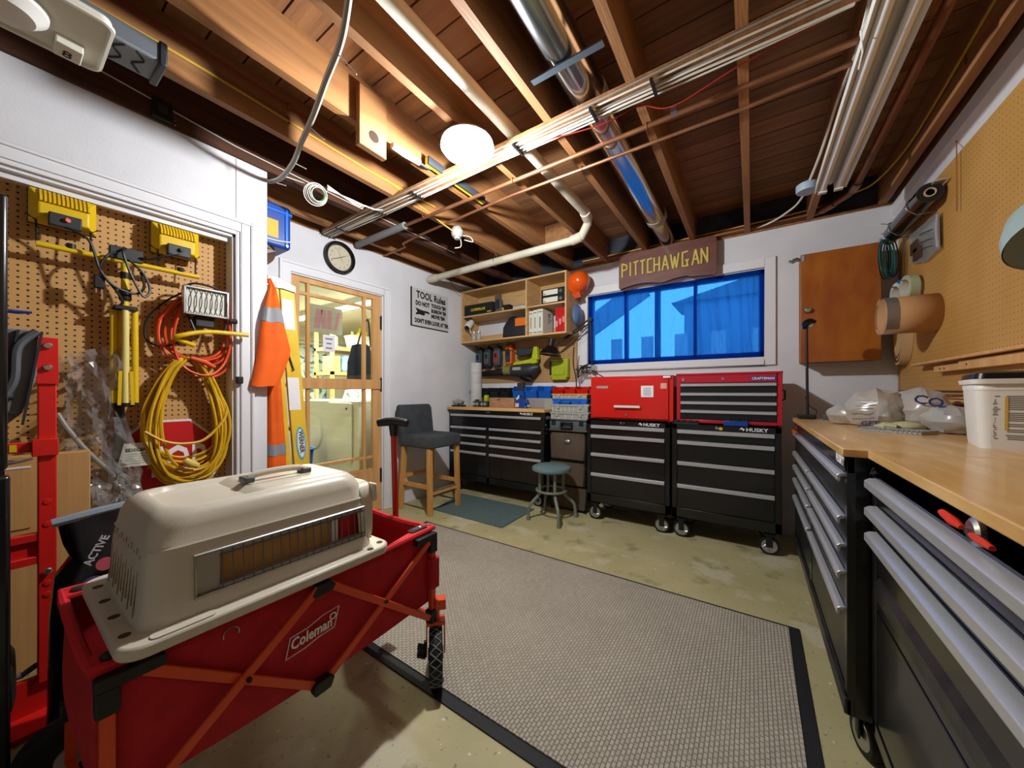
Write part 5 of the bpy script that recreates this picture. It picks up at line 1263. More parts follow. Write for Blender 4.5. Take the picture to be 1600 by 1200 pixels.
part('carry_handle', MB().tube(smoothpath([(-2.46, .58, 1.70), (-2.45, .62, 1.728), (-2.45, .70, 1.725), (-2.46, .745, 1.70)]), .006, 6), BLACKM, ha)
# coiled cords
def coil(nm, label, cy, cz, w_, h_, n, r, m_, seed, hookz, top=.55, xx=-2.525):
    t = thing(nm, label, 'cord', (xx, cy, cz - h_))
    rr = random.Random(seed)
    pts = []
    N = 22
    for k in range(n):
        a = rr.uniform(.70, 1.05); b_ = rr.uniform(.78, 1.03); o = rr.uniform(-.05, .05) * w_; x_ = xx + rr.uniform(0, .075)
        lean = rr.uniform(-.12, .12)
        for i in range(N):
            tt = 2 * math.pi * i / N
            c, s = math.cos(tt), math.sin(tt)
            tp = 1 - (1 - top) * (c * .5 + .5)
            z = hookz + (cz + h_ * c - hookz) * (b_ if c < .3 else 1 - (1 - b_) * .15)
            pts.append((x_ + .012 * math.sin(3 * tt + k), cy + o + w_ * a * s * tp + lean * w_ * (1 - c) * .5, z + rr.uniform(-.004, .004)))
    part('coils', MB().tube(smoothpath(pts, 2), r, 6), m_, t)
    part('hook', MB().tube([(PX, cy, hookz - .005), (xx + .04, cy, hookz - .012), (xx + .085, cy, hookz - .004), (xx + .09, cy, hookz + .012)], .003, 6), STEEL, t)
    return t
oc = coil('extension_cord', 'orange extension cord coiled on the pegboard behind the halogen lamp', .66, 1.46, .185, .215, 6, .0065, OCORD, 4, 1.67, .8)
part('connector', MB().tube([(-2.43, .60, 1.33), (-2.43, .66, 1.31), (-2.43, .70, 1.285)], [.010, .014, .010], 10), OCORD, oc)
part('plug', MB().box(-2.45, -2.42, .80, .83, 1.20, 1.24), BLACKM, oc, bevel=.004)
yc_ = coil('extension_cord', 'long yellow extension cord hanging in many loops over the stop sign', .605, .995, .205, .335, 18, .0072, YCORD, 11, 1.325, .60)
part('connector', MB().tube([(-2.43, .575, .80), (-2.43, .605, .775), (-2.43, .63, .76)], [.016, .021, .014], 12), mat('pale_plug', 'd8be5c', .5), yc_)
part('cross_loop', MB().tube(smoothpath([(-2.43, .43, .96), (-2.425, .50, .905), (-2.425, .58, .885), (-2.43, .66, .90), (-2.44, .74, .99), (-2.45, .76, 1.05)]), .0072, 6), YCORD, yc_)
bkc = thing('lamp_lead', 'thin black lead looping from the halogen lamp on the pegboard', 'cord', (-2.5, .55, 1.4))
part('cord', MB().tube(smoothpath([(-2.46, .60, 1.69), (-2.5, .52, 1.62), (-2.52, .455, 1.52), (-2.52, .45, 1.42), (-2.50, .50, 1.385), (-2.47, .56, 1.41), (-2.45, .58, 1.45)]), .005, 6), BLACKM, bkc)
part('strain_relief', MB().cyl((-2.452, .576, 1.44), (-2.445, .59, 1.47), .008, n=8), BLACKM, bkc)
# stop sign
sp = thing('stop_sign', 'red octagonal stop sign leaning on the pegboard behind yellow cord', 'sign', (-2.555, .544, .57))
part('support_block', MB().box(-2.566, -2.52, .44, .64, 0, .58), mat('post_dark', '231c18', .7), sp)
SR, SC = .2327, (.544, .79)
def octp(r, rot=0): return [(SC[0] + r * math.cos(R(22.5 + 45 * i + rot)), SC[1] + r * math.sin(R(22.5 + 45 * i + rot))) for i in range(8)]
part('plate', MB().prism(octp(SR), 0, -2.566, -2.562), WPLAST, sp)
part('red_field', MB().prism(octp(SR - .013), 0, -2.562, -2.5605), mat('sign_red', 'b81c20', .35), sp)
text('STOP', .215, (-2.560, SC[0], SC[1] - .075), (0, 1, 0), (0, 0, 1), WINK, sp, 'lettering', align='CENTER', xs=.60, bold=.005)
single('sign_post', MB().box(-2.556, -2.532, .345, .38, 0, 1.12), mat('post_dark', '231c18', .7), 'dark post standing behind the tripod of the work light', 'post')
# clear plastic bag and tag
pb = thing('plastic_bag', 'large crumpled clear plastic bag hanging on the closet pegboard', 'plastic bag', (-2.47, .3, .6))
rr = random.Random(5)
def bagf(u, v):
    z = 1.40 - v * .80
    y = .165 + u * (.16 + .12 * v) + .03 * math.sin(v * 6) * (1 - u)
    if v < .25: y = y * (1) + (.25 - v) * .25 * (u)
    x = -2.50 + .035 * math.sin(u * 7 + v * 11) + .02 * math.sin(u * 19 - v * 15) + .02 * rr.uniform(-1, 1) + .05 * v
    return (x, y, z - .1 * (1 - u) * (1 - v))
part('film', MB().sheet(bagf, 14, 26), FILM, pb, smooth=False)
part('gathered_end', MB().sheet(lambda u, v: (-2.44 + .03 * math.sin(u * 17 + v * 9) + rr.uniform(-.012, .012), .25 + u * .17, .75 - v * .16 + .02 * math.sin(u * 12)), 12, 8), FILM, pb, smooth=False)
tg = thing('paper_tag', 'white printed paper tag hanging beside the yellow cord', 'tag', (-2.47, .40, .79))
part('paper', MB().prism([(.345, .795), (.47, .790), (.465, .905), (.368, .905)], 0, -2.472, -2.470), PAPERC, tg)
text('EDEGIAAN', .021, (-2.4695, .372, .865), (0, 1, 0), (0, 0, 1), INK, tg, bold=.0006, xs=1.0)
for i in range(5): part('text_line', MB().box(-2.47, -2.4695, .368, .45, .85 - i * .011, .853 - i * .011), CABG, tg)
single('grey_rod', MB().tube([(-2.47, .172, 1.06), (-2.46, .195, 1.0), (-2.45, .235, .92), (-2.45, .27, .86), (-2.45, .33, .77), (-2.47, .42, .3), (-2.47, .44, 0)], .009, 8), CABG, 'bent grey rod leaning behind the cardboard box', 'rod')
# cardboard
cbx = thing('cardboard_box', 'tall brown cardboard box standing behind the red hand truck', 'box', (-2.35, .07, 0))
part('carton', MB().box(-2.42, -2.35, -.12, .252, 0, .90), CARD, cbx, bevel=.003)
part('flap', MB().box(-2.352, -2.345, -.10, .10, .62, .885), CARD, cbx)
part('pull_tab', MB().box(-2.349, -2.343, .03, .10, .855, .862), PAPER, cbx)
# red hand truck
ht = thing('hand_truck', 'red steel hand truck with grey ribbed plastic deck', 'hand truck', (-2.1, 0, 0))
for y0_ in (.103, -.36):
    part('upright', MB().box(-2.125, -2.085, y0_, y0_ + .042, .12, 1.345), REDT, ht, bevel=.003)
part('top_plate', MB().box(-2.084, -2.078, .10, .148, 1.18, 1.345), REDT, ht, bevel=.001)
for zz in (1.316, 1.238, .515): part('bolt', MB().lathe([(.0, .010), (.008, .010), (.011, .006), (.011, 0)], (-2.078, .124, zz), (1, 0, 0), 12), STEEL, ht)
for zz in (.76, .68, .47, .43): part('rivet', MB().lathe([(.0, .003), (.009, .002), (.010, 0)], (-2.0845, .124, zz), (1, 0, 0), 12), REDT, ht)
part('cross_tube', MB().box(-2.12, -2.09, -.33, .12, .94, .975), REDT, ht, bevel=.002)
part('cross_clamp', MB().box(-2.128, -2.072, .09, .148, .925, .985), REDT, ht, bevel=.002)
part('sticker', MB().box(-2.089, -2.0885, .045, .06, .945, .97), YELLOW, ht)
for z0_, z1_ in ((.625, .652), (.545, .572)): part('cross_bar', MB().box(-2.12, -2.088, -.33, .145, z0_, z1_), REDT, ht, bevel=.002)
part('cross_bar', MB().box(-2.12, -2.10, -.33, .11, .572, .625), REDT, ht)
part('toe_plate', MB().box(-2.10, -1.98, -.38, .16, 0.0, .02).box(-2.12, -2.10, -.38, .16, 0, .14), REDT, ht)
dk = part('deck', MB().prism([(-.20, 1.36), (.105, 1.365), (.10, 1.30), (.10, 1.21), (.085, 1.14), (.07, 1.08), (.03, 1.03), (-.20, 1.02)], 0, -2.10 + .025, -2.055), mat('deck_grey', '6a6e73', .55), ht, bevel=.004)
for i in range(6): part('rib', MB().bar((-2.045, -.18 + i * .05, 1.04), (-2.045, -.13 + i * .048, 1.36), .006, .018, (1, 0, 0)), DGREY, dk)
for i in range(6): part('rib', MB().box(-2.055, -2.038, -.20, .06 - i * .004, 1.08 + i * .05, 1.086 + i * .05), DGREY, dk)
part('flange', MB().tube(smoothpath([(-2.045, .10, 1.36), (-2.04, .06, 1.30), (-2.035, .05, 1.18), (-2.035, .0, 1.10), (-2.035, -.1, 1.07)]), .012, 8), GREYP, dk)
for yy in (.03, -.30): part('wheel', MB().lathe([(.02, -.03), (.10, -.03), (.12, -.02), (.12, .02), (.10, .03), (.02, .03)], (-2.20, yy, .12), (0, 1, 0), 26), RUBBER, ht)
part('axle', MB().cyl((-2.20, -.36, .12), (-2.20, .09, .12), .012, n=10).bar((-2.20, -.34, .12), (-2.11, -.34, .18), .02, .02).bar((-2.20, .08, .12), (-2.11, .11, .18), .02, .02), STEEL, ht)
# black cabinet at the frame's edge
bk = thing('black_cabinet', 'tall glossy black two-door cabinet beside the hand truck', 'cabinet', (-1.83, -.27, 0))
part('body', MB().box(-1.985, -1.70, -.6, .03, 0.03, 1.685), BLACK, bk, bevel=.006)
part('door', MB().box(-1.698, -1.665, -.6, .034, .94, 1.685), BLACK, bk, bevel=.008)
part('door', MB().box(-1.698, -1.655, -.6, .038, .05, .925), BLACK, bk, bevel=.008)
part('plinth', MB().box(-1.97, -1.70, -.59, .02, 0, .04), BLACKM, bk)
pn = thing('pen', 'blue-tipped pen clipped to the black cabinet edge', 'pen', (-1.69, .05, 1.37))
part('barrel', MB().tube([(-1.69, .028, 1.372), (-1.69, .05, 1.373), (-1.69, .074, 1.376)], [.004, .0055, .003], 8), BLUED, pn)
part('clip', MB().box(-1.692, -1.688, .03, .045, 1.377, 1.38), STEEL, pn)
pn = thing('pen', 'silver pen clipped to the black cabinet edge below the blue one', 'pen', (-1.69, .05, .955))
part('barrel', MB().tube([(-1.69, .028, .955), (-1.69, .05, .956), (-1.69, .075, .962)], [.006, .004, .003], 8), STEEL, pn)
part('clip', MB().box(-1.692, -1.688, .03, .045, .96, .963), STEEL, pn)
# black feed bag
fb_ = thing('pet_food_bag', 'black glossy pet food bag with rolled silver top beside the wagon', 'bag', (-1.81, .27, 0))
FBM = mat('bag_gloss', '120c10', .25, col2='1c1014', nscale=6, bump=.5, bscale=10)
rows = ((0, .15, .095, .27), (.08, .165, .10, .27), (.45, .16, .10, .27), (.56, .15, .09, .27), (.62, .118, .075, .27), (.68, .132, .06, .268), (.745, .150, .02, .275))
part('sack', MB().loft([[(-1.81 + q * math.cos(a) * (abs(math.cos(a)) ** -.3 if abs(math.cos(a)) > .01 else 1), cyb + hw_ * math.sin(a), z + .012 * math.sin(2 * a + z * 20)) for a in [2 * math.pi * (i + .5) / 28 for i in range(28)]] for z, hw_, q, cyb in rows]), FBM, fb_)
part('rolled_top', MB().tube([(-1.80, .115, .742), (-1.80, .20, .752), (-1.80, .30, .762), (-1.80, .43, .768)], [.014, .016, .014, .01], 8), mat('silver_blue', '9fb0c0', .3, metal=.5), fb_)
text('ACTIVE', .028, (-1.722, .185, .605), (.12, .42, .9), (.12, -.9, .42), WINK, fb_, bold=.0006)
part('pink_badge', MB().lathe([(.0, .002), (.02, .002), (.02, 0)], (-1.721, .215, .60), (1, -.1, .1), 20), mat('pink_badge', 'd0606c', .4), fb_)
part('purple_badge', MB().lathe([(.0, .002), (.026, .002), (.026, 0)], (-1.716, .19, .545), (1, -.1, .1), 22), mat('purple_badge', '6a4a80', .4), fb_)
text('20', .024, (-1.712, .176, .537), (.1, 1, .1), (0, -.1, 1), WINK, fb_, bold=.0006)

# ================================================================ LADDER, COVERALL, BLUE CASE
ld_ = thing('step_ladder', 'folded yellow fibreglass step ladder leaning beside the glazed door', 'ladder', (-2.75, 1.15, 0))
def rail(x0_, x1_, yb0, yb1, yt0, yt1, zt, m_=YELLOWL):
    return MB().loft([[(x0_, yb0, 0.02), (x1_, yb0, 0.02), (x1_, yb1, 0.02), (x0_, yb1, 0.02)], [(x0_, yt0, zt), (x1_, yt0, zt), (x1_, yt1, zt), (x0_, yt1, zt)]])
for xa in (-2.60, -2.93):
    part('front_rail', rail(xa, xa + .028, 1.222, 1.328, 1.083, 1.172, 1.84), YELLOWL, ld_, bevel=.004)
    part('rear_rail', rail(xa + .004, xa + .026, 1.115, 1.195, 1.03, 1.078, 1.84), YELLOWL, ld_, bevel=.003)
    part('rail_foot', MB().box(xa - .004, xa + .032, 1.215, 1.335, 0, .05), BLACKM, ld_)
    part('rail_foot', MB().box(xa, xa + .03, 1.108, 1.20, 0, .04), BLACKM, ld_)
for i in range(5):
    z = .3 + i * .3; yy = 1.275 - z * .0795
    part('step', MB().box(-2.905, -2.60, yy - .045, yy + .045, z - .012, z + .012), STEEL, ld_)
part('top_cap', MB().prism([(1.0, 1.835), (1.175, 1.825), (1.18, 1.868), (1.06, 1.905), (1.01, 1.90)], 0, -2.95, -2.565), STEEL, ld_, bevel=.004)
part('cap_rim', MB().prism([(1.035, 1.895), (1.175, 1.860), (1.175, 1.825), (1.02, 1.845)], 0, -2.566, -2.560), mat('cap_plate', '8e9096', .35, metal=.8), ld_)
for yy, zz in ((1.06, 1.865), (1.11, 1.862), (1.15, 1.85)): part('rivet', MB().lathe([(0, .003), (.006, .003), (.006, 0)], (-2.56, yy, zz), (1, 0, 0), 10), STEEL, ld_)
RX = -2.571
part('white_label', MB().prism([(1.098, 1.57), (1.178, 1.57), (1.163, 1.77), (1.092, 1.77)], 0, RX, RX + .001), WPLAST, ld_)
part('white_label', MB().prism([(1.142, 1.03), (1.215, 1.03), (1.20, 1.25), (1.128, 1.25)], 0, RX, RX + .001), PAPER, ld_)
ov = [(1.215 - .0795 * (z_ - .80) + .031 * math.cos(a), z_) for a, z_ in ((2 * math.pi * i / 28, .80 + .115 * math.sin(2 * math.pi * i / 28)) for i in range(28))]
part('brand_oval', MB().prism(ov, 0, RX, RX + .001), mat('brand_blue', '4aa8d8', .5), ld_)
ov2 = [(1.215 - .0795 * (z_ - .80) + .023 * math.cos(a), z_) for a, z_ in ((2 * math.pi * i / 28, .80 + .098 * math.sin(2 * math.pi * i / 28)) for i in range(28))]
part('brand_oval', MB().prism(ov2, 0, RX + .001, RX + .0018), PAPER, ld_)
text('WERNER', .040, (RX + .002, 1.198, .885), (0, .0795, -1), (0, 1, .0795), INK, ld_, 'brand_lettering', bold=.001, xs=.95)
part('spreader', MB().bar((RX + .004, 1.105, 1.50), (RX + .004, 1.165, 1.30), .004, .022, (1, 0, 0)), GREYP, ld_)
part('spreader_pin', MB().box(RX, RX + .008, 1.095, 1.115, 1.50, 1.525), SILVERP, ld_)
part('spreader_pin', MB().cyl((RX, 1.163, 1.305), (RX + .01, 1.163, 1.305), .008, n=10), STEEL, ld_)
cv = thing('coverall', 'orange work coverall with grey reflective bands draped from the ladder', 'coverall', (-2.5, .98, .5))
def cloth(rows, n=24, fold=.006, ph=0):
    rg = []
    for z, yl, yr, xc, xh in rows:
        c, hw_ = (yl + yr) / 2, (yr - yl) / 2
        rg.append([(xc + (xh + fold * math.sin(5 * a + z * 4 + ph)) * math.cos(a), c + hw_ * math.sin(a), z + .004 * math.sin(4 * a)) for a in [2 * math.pi * i / n for i in range(n)]])
    return MB().loft(rg)
def interp(rows, z):
    rows = sorted(rows)
    for a, b_ in zip(rows, rows[1:]):
        if a[0] <= z <= b_[0]:
            t = (z - a[0]) / (b_[0] - a[0]); return tuple(p + (q - p) * t for p, q in zip(a, b_))
ur = [(1.185, .862, 1.01, -2.425, .030), (1.27, .88, 1.04, -2.425, .034), (1.37, .895, 1.075, -2.425, .034), (1.42, .90, 1.082, -2.425, .034), (1.55, .915, 1.05, -2.425, .032), (1.70, .945, 1.02, -2.43, .026), (1.80, .975, 1.01, -2.455, .022), (1.87, .985, 1.012, -2.53, .02)]
part('jacket', cloth(ur), HIVIS, cv)
part('reflective_band', cloth([tuple(v - (.002 if k == 1 else 0) + (.002 if k in (2, 4) else 0) for k, v in enumerate(interp(ur, z))) for z in (1.575, 1.60, 1.64, 1.662)]), GREYC, cv)
lr = [(.35, .985, 1.10, -2.515, .03), (.62, .985, 1.095, -2.512, .03), (.80, .985, 1.09, -2.51, .03), (1.0, .985, 1.075, -2.508, .032), (1.22, .985, 1.06, -2.505, .03), (1.30, .99, 1.04, -2.50, .02)]
part('trouser_leg', cloth(lr, ph=2), HIVIS, cv)
part('reflective_band', cloth([tuple(v - (.002 if k == 1 else 0) + (.002 if k in (2, 4) else 0) for k, v in enumerate(interp(lr, z))) for z in (.75, .77, .80, .82)], ph=2), GREYC, cv)
bs = thing('corner_shelf', 'small round-edged wooden corner shelf above the ladder', 'shelf', (-2.75, 1.05, 2.07))
part('board', MB().prism([(-2.98, .968), (-2.60, .968)] + [(-2.60 - .38 * (1 - math.cos(R(a))), .968 + .20 * math.sin(R(a))) for a in range(10, 91, 10)] + [(-2.98, 1.168)], 2, 2.095, 2.113), mat('shelf_brown', '96673c', .6), bs)
part('bracket', MB().prism([(.968, 2.095), (1.09, 2.095), (.968, 2.03)], 0, -2.66, -2.64), mat('bracket_grey', '6c6660', .5), bs)
bc_ = thing('blue_case', 'blue plastic case with yellow label on the corner shelf', 'case', (-2.78, 1.07, 2.113))
part('shell', MB().box(-2.95, -2.60, .972, 1.165, 2.114, 2.40), BLUED, bc_, bevel=.018, seg=3)
part('lid_band', MB().box(-2.96, -2.594, .97, 1.172, 2.34, 2.36), BLUEP, bc_, bevel=.006)
part('corner_rib', MB().box(-2.605, -2.592, 1.125, 1.145, 2.13, 2.38), BLUEP, bc_, bevel=.004)
part('label_patch', MB().box(-2.6005, -2.598, 1.02, 1.085, 2.17, 2.285), mat('label_yellow', 'd0a020', .5), bc_)
part('strap', MB().tube(smoothpath([(-2.594, 1.0, 2.145), (-2.593, 1.08, 2.15), (-2.593, 1.15, 2.165), (-2.61, 1.172, 2.17)]), .004, 6), CABW, bc_)
part('latch', MB().cyl((-2.595, 1.135, 2.132), (-2.588, 1.135, 2.132), .008, n=10), STEEL, bc_)

# ================================================================ WAGON
wg = thing('folding_wagon', 'red fabric folding wagon with orange frame carrying the kennel', 'wagon', (-1.33, .57, 0))
wx0_, wx1_, wy0_, wy1_, wz = -1.575, -1.075, .115, 1.02, .60
def lowz(t): return .315 - .02 * math.sin(math.pi * t) - .0
body = MB()
n = 24
def side(x):
    body.sheet(lambda u, v: (x + .006 * math.sin(u * 9) * math.sin(v * math.pi) * (1 if x > -1.3 else -1), wy0_ + .01 + u * (wy1_ - wy0_ - .02), wz - v * (wz - lowz(u)) - .012 * math.sin(math.pi * u) * (1 - v)), n, 8)
side(wx1_); side(wx0_)
for y_ in (wy0_ + .01, wy1_ - .01):
    body.sheet(lambda u, v: (wx0_ + u * (wx1_ - wx0_), y_ + .02 * math.sin(math.pi * u) * math.sin(math.pi * v) * (-1 if y_ < .5 else 1), wz - v * (wz - .312) - .012 * math.sin(math.pi * u) * (1 - v)), 12, 8)
body.sheet(lambda u, v: (wx0_ + u * (wx1_ - wx0_), wy0_ + .01 + v * (wy1_ - wy0_ - .02), lowz(v) - .01 * math.sin(math.pi * u)), 12, n)
part('fabric_tub', body, REDF, wg, solid=.004)
rim = []
for (a, b_), (c, d) in (((wx0_, wy0_), (wx1_, wy0_)), ((wx1_, wy0_), (wx1_, wy1_)), ((wx1_, wy1_), (wx0_, wy1_)), ((wx0_, wy1_), (wx0_, wy0_))):
    for i in range(8):
        t = i / 8
        rim.append((a + (c - a) * t, b_ + (d - b_) * t, wz - .012 * math.sin(math.pi * t)))
part('rim_hem', MB().tube(rim, .010, 8, True), mat('red_hem', 'c8141f', .75), wg)
for cxn, cyn, sx_, sy_ in ((wx0_, wy0_, 1, 1), (wx1_, wy0_, -1, 1), (wx1_, wy1_, -1, -1), (wx0_, wy1_, 1, -1)):
    part('corner_gusset', MB().prism([(cxn, cyn), (cxn + sx_ * .06, cyn), (cxn + sx_ * .052, cyn + sy_ * .05), (cxn + sx_ * .03, cyn + sy_ * .10), (cxn + sx_ * .004, cyn + sy_ * .20), (cxn, cyn + sy_ * .22)], 2, wz - .004, wz + .004), MATS['red_hem'], wg)
    cp = part('corner_cap', MB().prism(rrect(*sorted((cxn + sx_ * .010, cxn + sx_ * .045)), *sorted((cyn + sy_ * .015, cyn + sy_ * .10)), .014), 2, wz + .002, wz + .009), BLACKM, wg, bevel=.002)
    part('cap_well', MB().prism(rrect(*sorted((cxn + sx_ * .016, cxn + sx_ * .039)), *sorted((cyn + sy_ * .025, cyn + sy_ * .085)), .010), 2, wz + .009, wz + .0105), DGREY, cp)
    part('cap_screw', MB().ball((cxn + sx_ * .028, cyn + sy_ * .045, wz + .010), .007, .007, .004, 10, 6), STEEL, cp)
    ox = cxn - sx_ * .014; oy = cyn + sy_ * .02
    part('corner_bracket', MB().box(*sorted((ox - .014, ox + .014)), *sorted((oy - sy_ * .018, oy + sy_ * .085)), wz - .038, wz - .012).box(ox - .015, ox + .015, oy - .017, oy + .017, wz - .088, wz - .036), BLACKM, wg, bevel=.004)
    part('post', MB().box(ox - .011, ox + .011, oy - .011, oy + .011, .255, wz - .06), ORANGEB, wg, bevel=.003)
    part('lower_bracket', MB().box(ox - .018, ox + .018, oy - .02, oy + .02, .235, .285), BLACKM, wg, bevel=.004)
ym = .557
for xs_ in (wx1_ + .02, wx0_ - .02):
    d = .012 if xs_ > -1.3 else -.012
    for p, q, o in (((xs_, wy0_ + .07, .572), (xs_, ym - .012, .288), 0), ((xs_ + d, ym - .015, .58), (xs_ + d, wy0_ + .02, .268), 0), ((xs_ + d, ym + .015, .58), (xs_ + d, wy1_ - .05, .268), 0), ((xs_, wy1_ - .02, .572), (xs_, ym + .012, .288), 0)):
        part('cross_bar', MB().bar(p, q, .010, .022, (1, 0, 0)) if False else MB().bar(p, q, .022, .010, (1, 0, 0)), ORANGEB, wg, bevel=.002)
    part('top_joint', MB().prism([(ym - .036, .565), (ym - .018, .592), (ym + .018, .592), (ym + .034, .575), (ym + .026, .562), (ym - .026, .556)], 0, xs_ - .008, xs_ + .02), BLACKM, wg, bevel=.004)
    part('bottom_joint', MB().prism([(ym - .034, .295), (ym - .02, .308), (ym + .02, .308), (ym + .032, .298), (ym + .02, .272), (ym - .026, .270)], 0, xs_ - .010, xs_ + .018), BLACKM, wg, bevel=.004)
    for yy in (ym - .19, ym + .21): part('pivot', MB().cyl((xs_ + d * 1.2, yy, .435), (xs_ + d * 2.0, yy, .435), .006, n=10), INK, wg)
# front sleeve and wheels
for xx, sx_ in ((wx1_, 1), (wx0_, -1)):
    ox = xx + sx_ * .014; oy = wy1_ - .02
    part('fabric_sleeve', MB().loft([[(p[0], p[1], z) for p in rrect(ox - .026, ox + .024, oy - .022, oy + .024, .012, 3)] for z in (.375, .49)]), REDF, wg)
    fx, fy = ox + .004, oy + .016
    A = Vector((.69, .73 * (1 if sx_ > 0 else .4), 0)).normalized(); Bv = Vector((-A.y, A.x, 0)); Zv = Vector((0, 0, 1))
    M3 = Matrix((A, Bv, Zv)).transposed()
    hubc = Vector((fx, fy, .107)) + Bv * -.012
    fk = MB().cyl((fx, fy, .225), (fx, fy, .30), .016, n=12).obox(Vector((fx, fy, .229)), (.074, .05, .014), M3)
    for s_ in (-1, 1): fk.bar(Vector((fx, fy, .232)) + A * .035 * s_, hubc + A * .035 * s_, .022, .005, A)
    fk.obox(Vector((fx, fy, .30)) + A * .02, (.04, .04, .04), M3)
    part('fork', fk, ORANGEB, wg, bevel=.002)
    w_ = part('wheel', MB().lathe([(.02, -.02), (.075, -.022), (.092, -.026), (.104, -.022), (.107, 0), (.104, .022), (.092, .026), (.075, .022), (.02, .02)], hubc, A, 40), RUBBER, wg)
    tr = MB()
    for i in range(20):
        a = 2 * math.pi * i / 20; b_ = a + .33
        for s_ in (-1, 1):
            p = [hubc + A * s_ * (-.022 + .044 * t) + (Bv * math.cos(a + (b_ - a) * t) + Zv * math.sin(a + (b_ - a) * t)) * (.1055 + .0025 * math.sin(math.pi * t)) for t in (0, .25, .5, .75, 1)]
            tr.tube(p, .0022, 4)
    part('tread', tr, mat('tread_grey', '6a6c70', .6), w_)
    part('hub', MB().cyl(hubc - A * .03, hubc + A * .03, .022, n=16), BLACKM, w_)
    lv_ = MB()
    for zz, l_ in ((.115, .05), (.145, .045)): lv_.obox(hubc - A * .055 + Vector((0, 0, zz - .107)) - Bv * .01, (l_ * .7, .03, .012), M3 @ Matrix.Rotation(R(20), 3, 'Y'))
    lv_.obox(hubc - A * .04 + Vector((0, 0, .022)), (.012, .02, .06), M3)
    part('brake_lever', lv_, BLACKM, wg, bevel=.003)
    ry = wy0_ + .02
    rw = part('wheel', MB().lathe([(.02, -.02), (.075, -.022), (.092, -.026), (.104, -.022), (.107, 0), (.104, .022), (.092, .026), (.075, .022), (.02, .02)], (ox + sx_ * .05, ry, .107), (1, 0, 0), 36), RUBBER, wg)
    part('hub', MB().cyl((ox + sx_ * .02, ry, .107), (ox + sx_ * .08, ry, .107), .03, n=16), SILVERP, rw)
    part('axle_strut', MB().bar((ox, ry, .25), (ox + sx_ * .015, ry, .10), .022, .016), ORANGEB, wg)
part('front_axle', MB().box(wx0_ - .02, wx1_ + .02, wy1_ - .03, wy1_ - .01, .245, .262), ORANGEB, wg)
part('rear_axle', MB().box(wx0_ - .03, wx1_ + .03, wy0_ + .01, wy0_ + .03, .09, .115), ORANGEB, wg)
hn = part('pull_handle', MB().cyl((-1.33, 1.045, .25), (-1.33, 1.022, 1.0), .013, n=14), mat('handle_red', 'b02a1a', .35), wg)
part('grip', MB().tube([(-1.395, .99, 1.012), (-1.36, 1.01, 1.018), (-1.33, 1.022, 1.02), (-1.30, 1.035, 1.018), (-1.27, 1.05, 1.012)], [.017, .02, .019, .02, .017], 14).cyl((-1.33, 1.022, 1.01), (-1.33, 1.024, .955), .022, .016, 14), BLACKM, hn)
part('handle_base', MB().box(-1.36, -1.30, 1.03, 1.065, .24, .30), BLACKM, wg)
# logo: outlined panel with lettering on the near side
lx = wx1_ + .0062
yl, yr, zb, zt = .465, .618, .408, .484
part('logo_frame', MB().tube([(lx, yl, zb), (lx, yl + .05, zb + .004), (lx, yl + .09, zb + .014), (lx, yr - .015, zb + .018), (lx, yr, zt), (lx, yr - .05, zt - .004), (lx, yl + .06, zt - .018), (lx, yl + .012, zt - .022)], .0016, 5, True), WINK, wg)
text('Coleman', .043, (lx, yl + .012, zb + .018), (0, 1, .06), (0, -.06, 1), WINK, wg, 'logo', bold=.0008, xs=.76, shear=.15)
part('logo_badge', MB().ring((lx, yr - .019, zt - .022), .009, .002, (1, 0, 0), 18, 5), WINK, wg)
part('d_ring', MB().tube(arc((lx + .002, .34, .553), .016, -20, 200, 12, (0, 1, 0), (0, 0, 1)), .0018, 5), STEEL, wg)

# ================================================================ KENNEL
kn_ = thing('pet_kennel', 'cream plastic pet kennel top half resting across the red wagon', 'pet kennel', (-1.26, .455, .612))
kx0, kx1, ky0, ky1 = -1.505, -1.012, .142, .775
def kring(e, z, r, extra=True):
    x0_, x1_, y0_, y1_ = kx0 + e, kx1 - e, ky0 + e * .9, ky1 - e * .9
    pts = []
    nC = 6
    def cor(cx_, cy_, a0):
        return [(cx_ + r * math.cos(R(a0 + 90 * i / nC)), cy_ + r * math.sin(R(a0 + 90 * i / nC)), z) for i in range(nC + 1)]
    pts += cor(x1_ - r, y0_ + r, -90)
    pts += [(x1_, max(.273, y0_ + r + .002), z), (x1_, min(.694, y1_ - r - .002), z)]
    pts += cor(x1_ - r, y1_ - r, 0) + cor(x0_ + r, y1_ - r, 90) + cor(x0_ + r, y0_ + r, 180)
    return pts
part('flange', MB().prism(rrect(kx0, kx1, ky0, ky1, .045), 2, .612, .640), CREAM, kn_, bevel=.006)
rings = [(.040, .639, .05), (.046, .68, .05), (.052, .77, .05), (.057, .797, .05), (.054, .801, .052), (.058, .806, .052), (.064, .838, .056), (.074, .862, .06), (.090, .877, .062), (.104, .880, .062), (.112, .878, .06), (.120, .868, .06), (.13, .866, .06)]
WI = 7
part('shell', MB().loft([kring(*q) for q in rings], cap0=False, skip=lambda i, j: i == 1 and j == WI), CREAM, kn_)
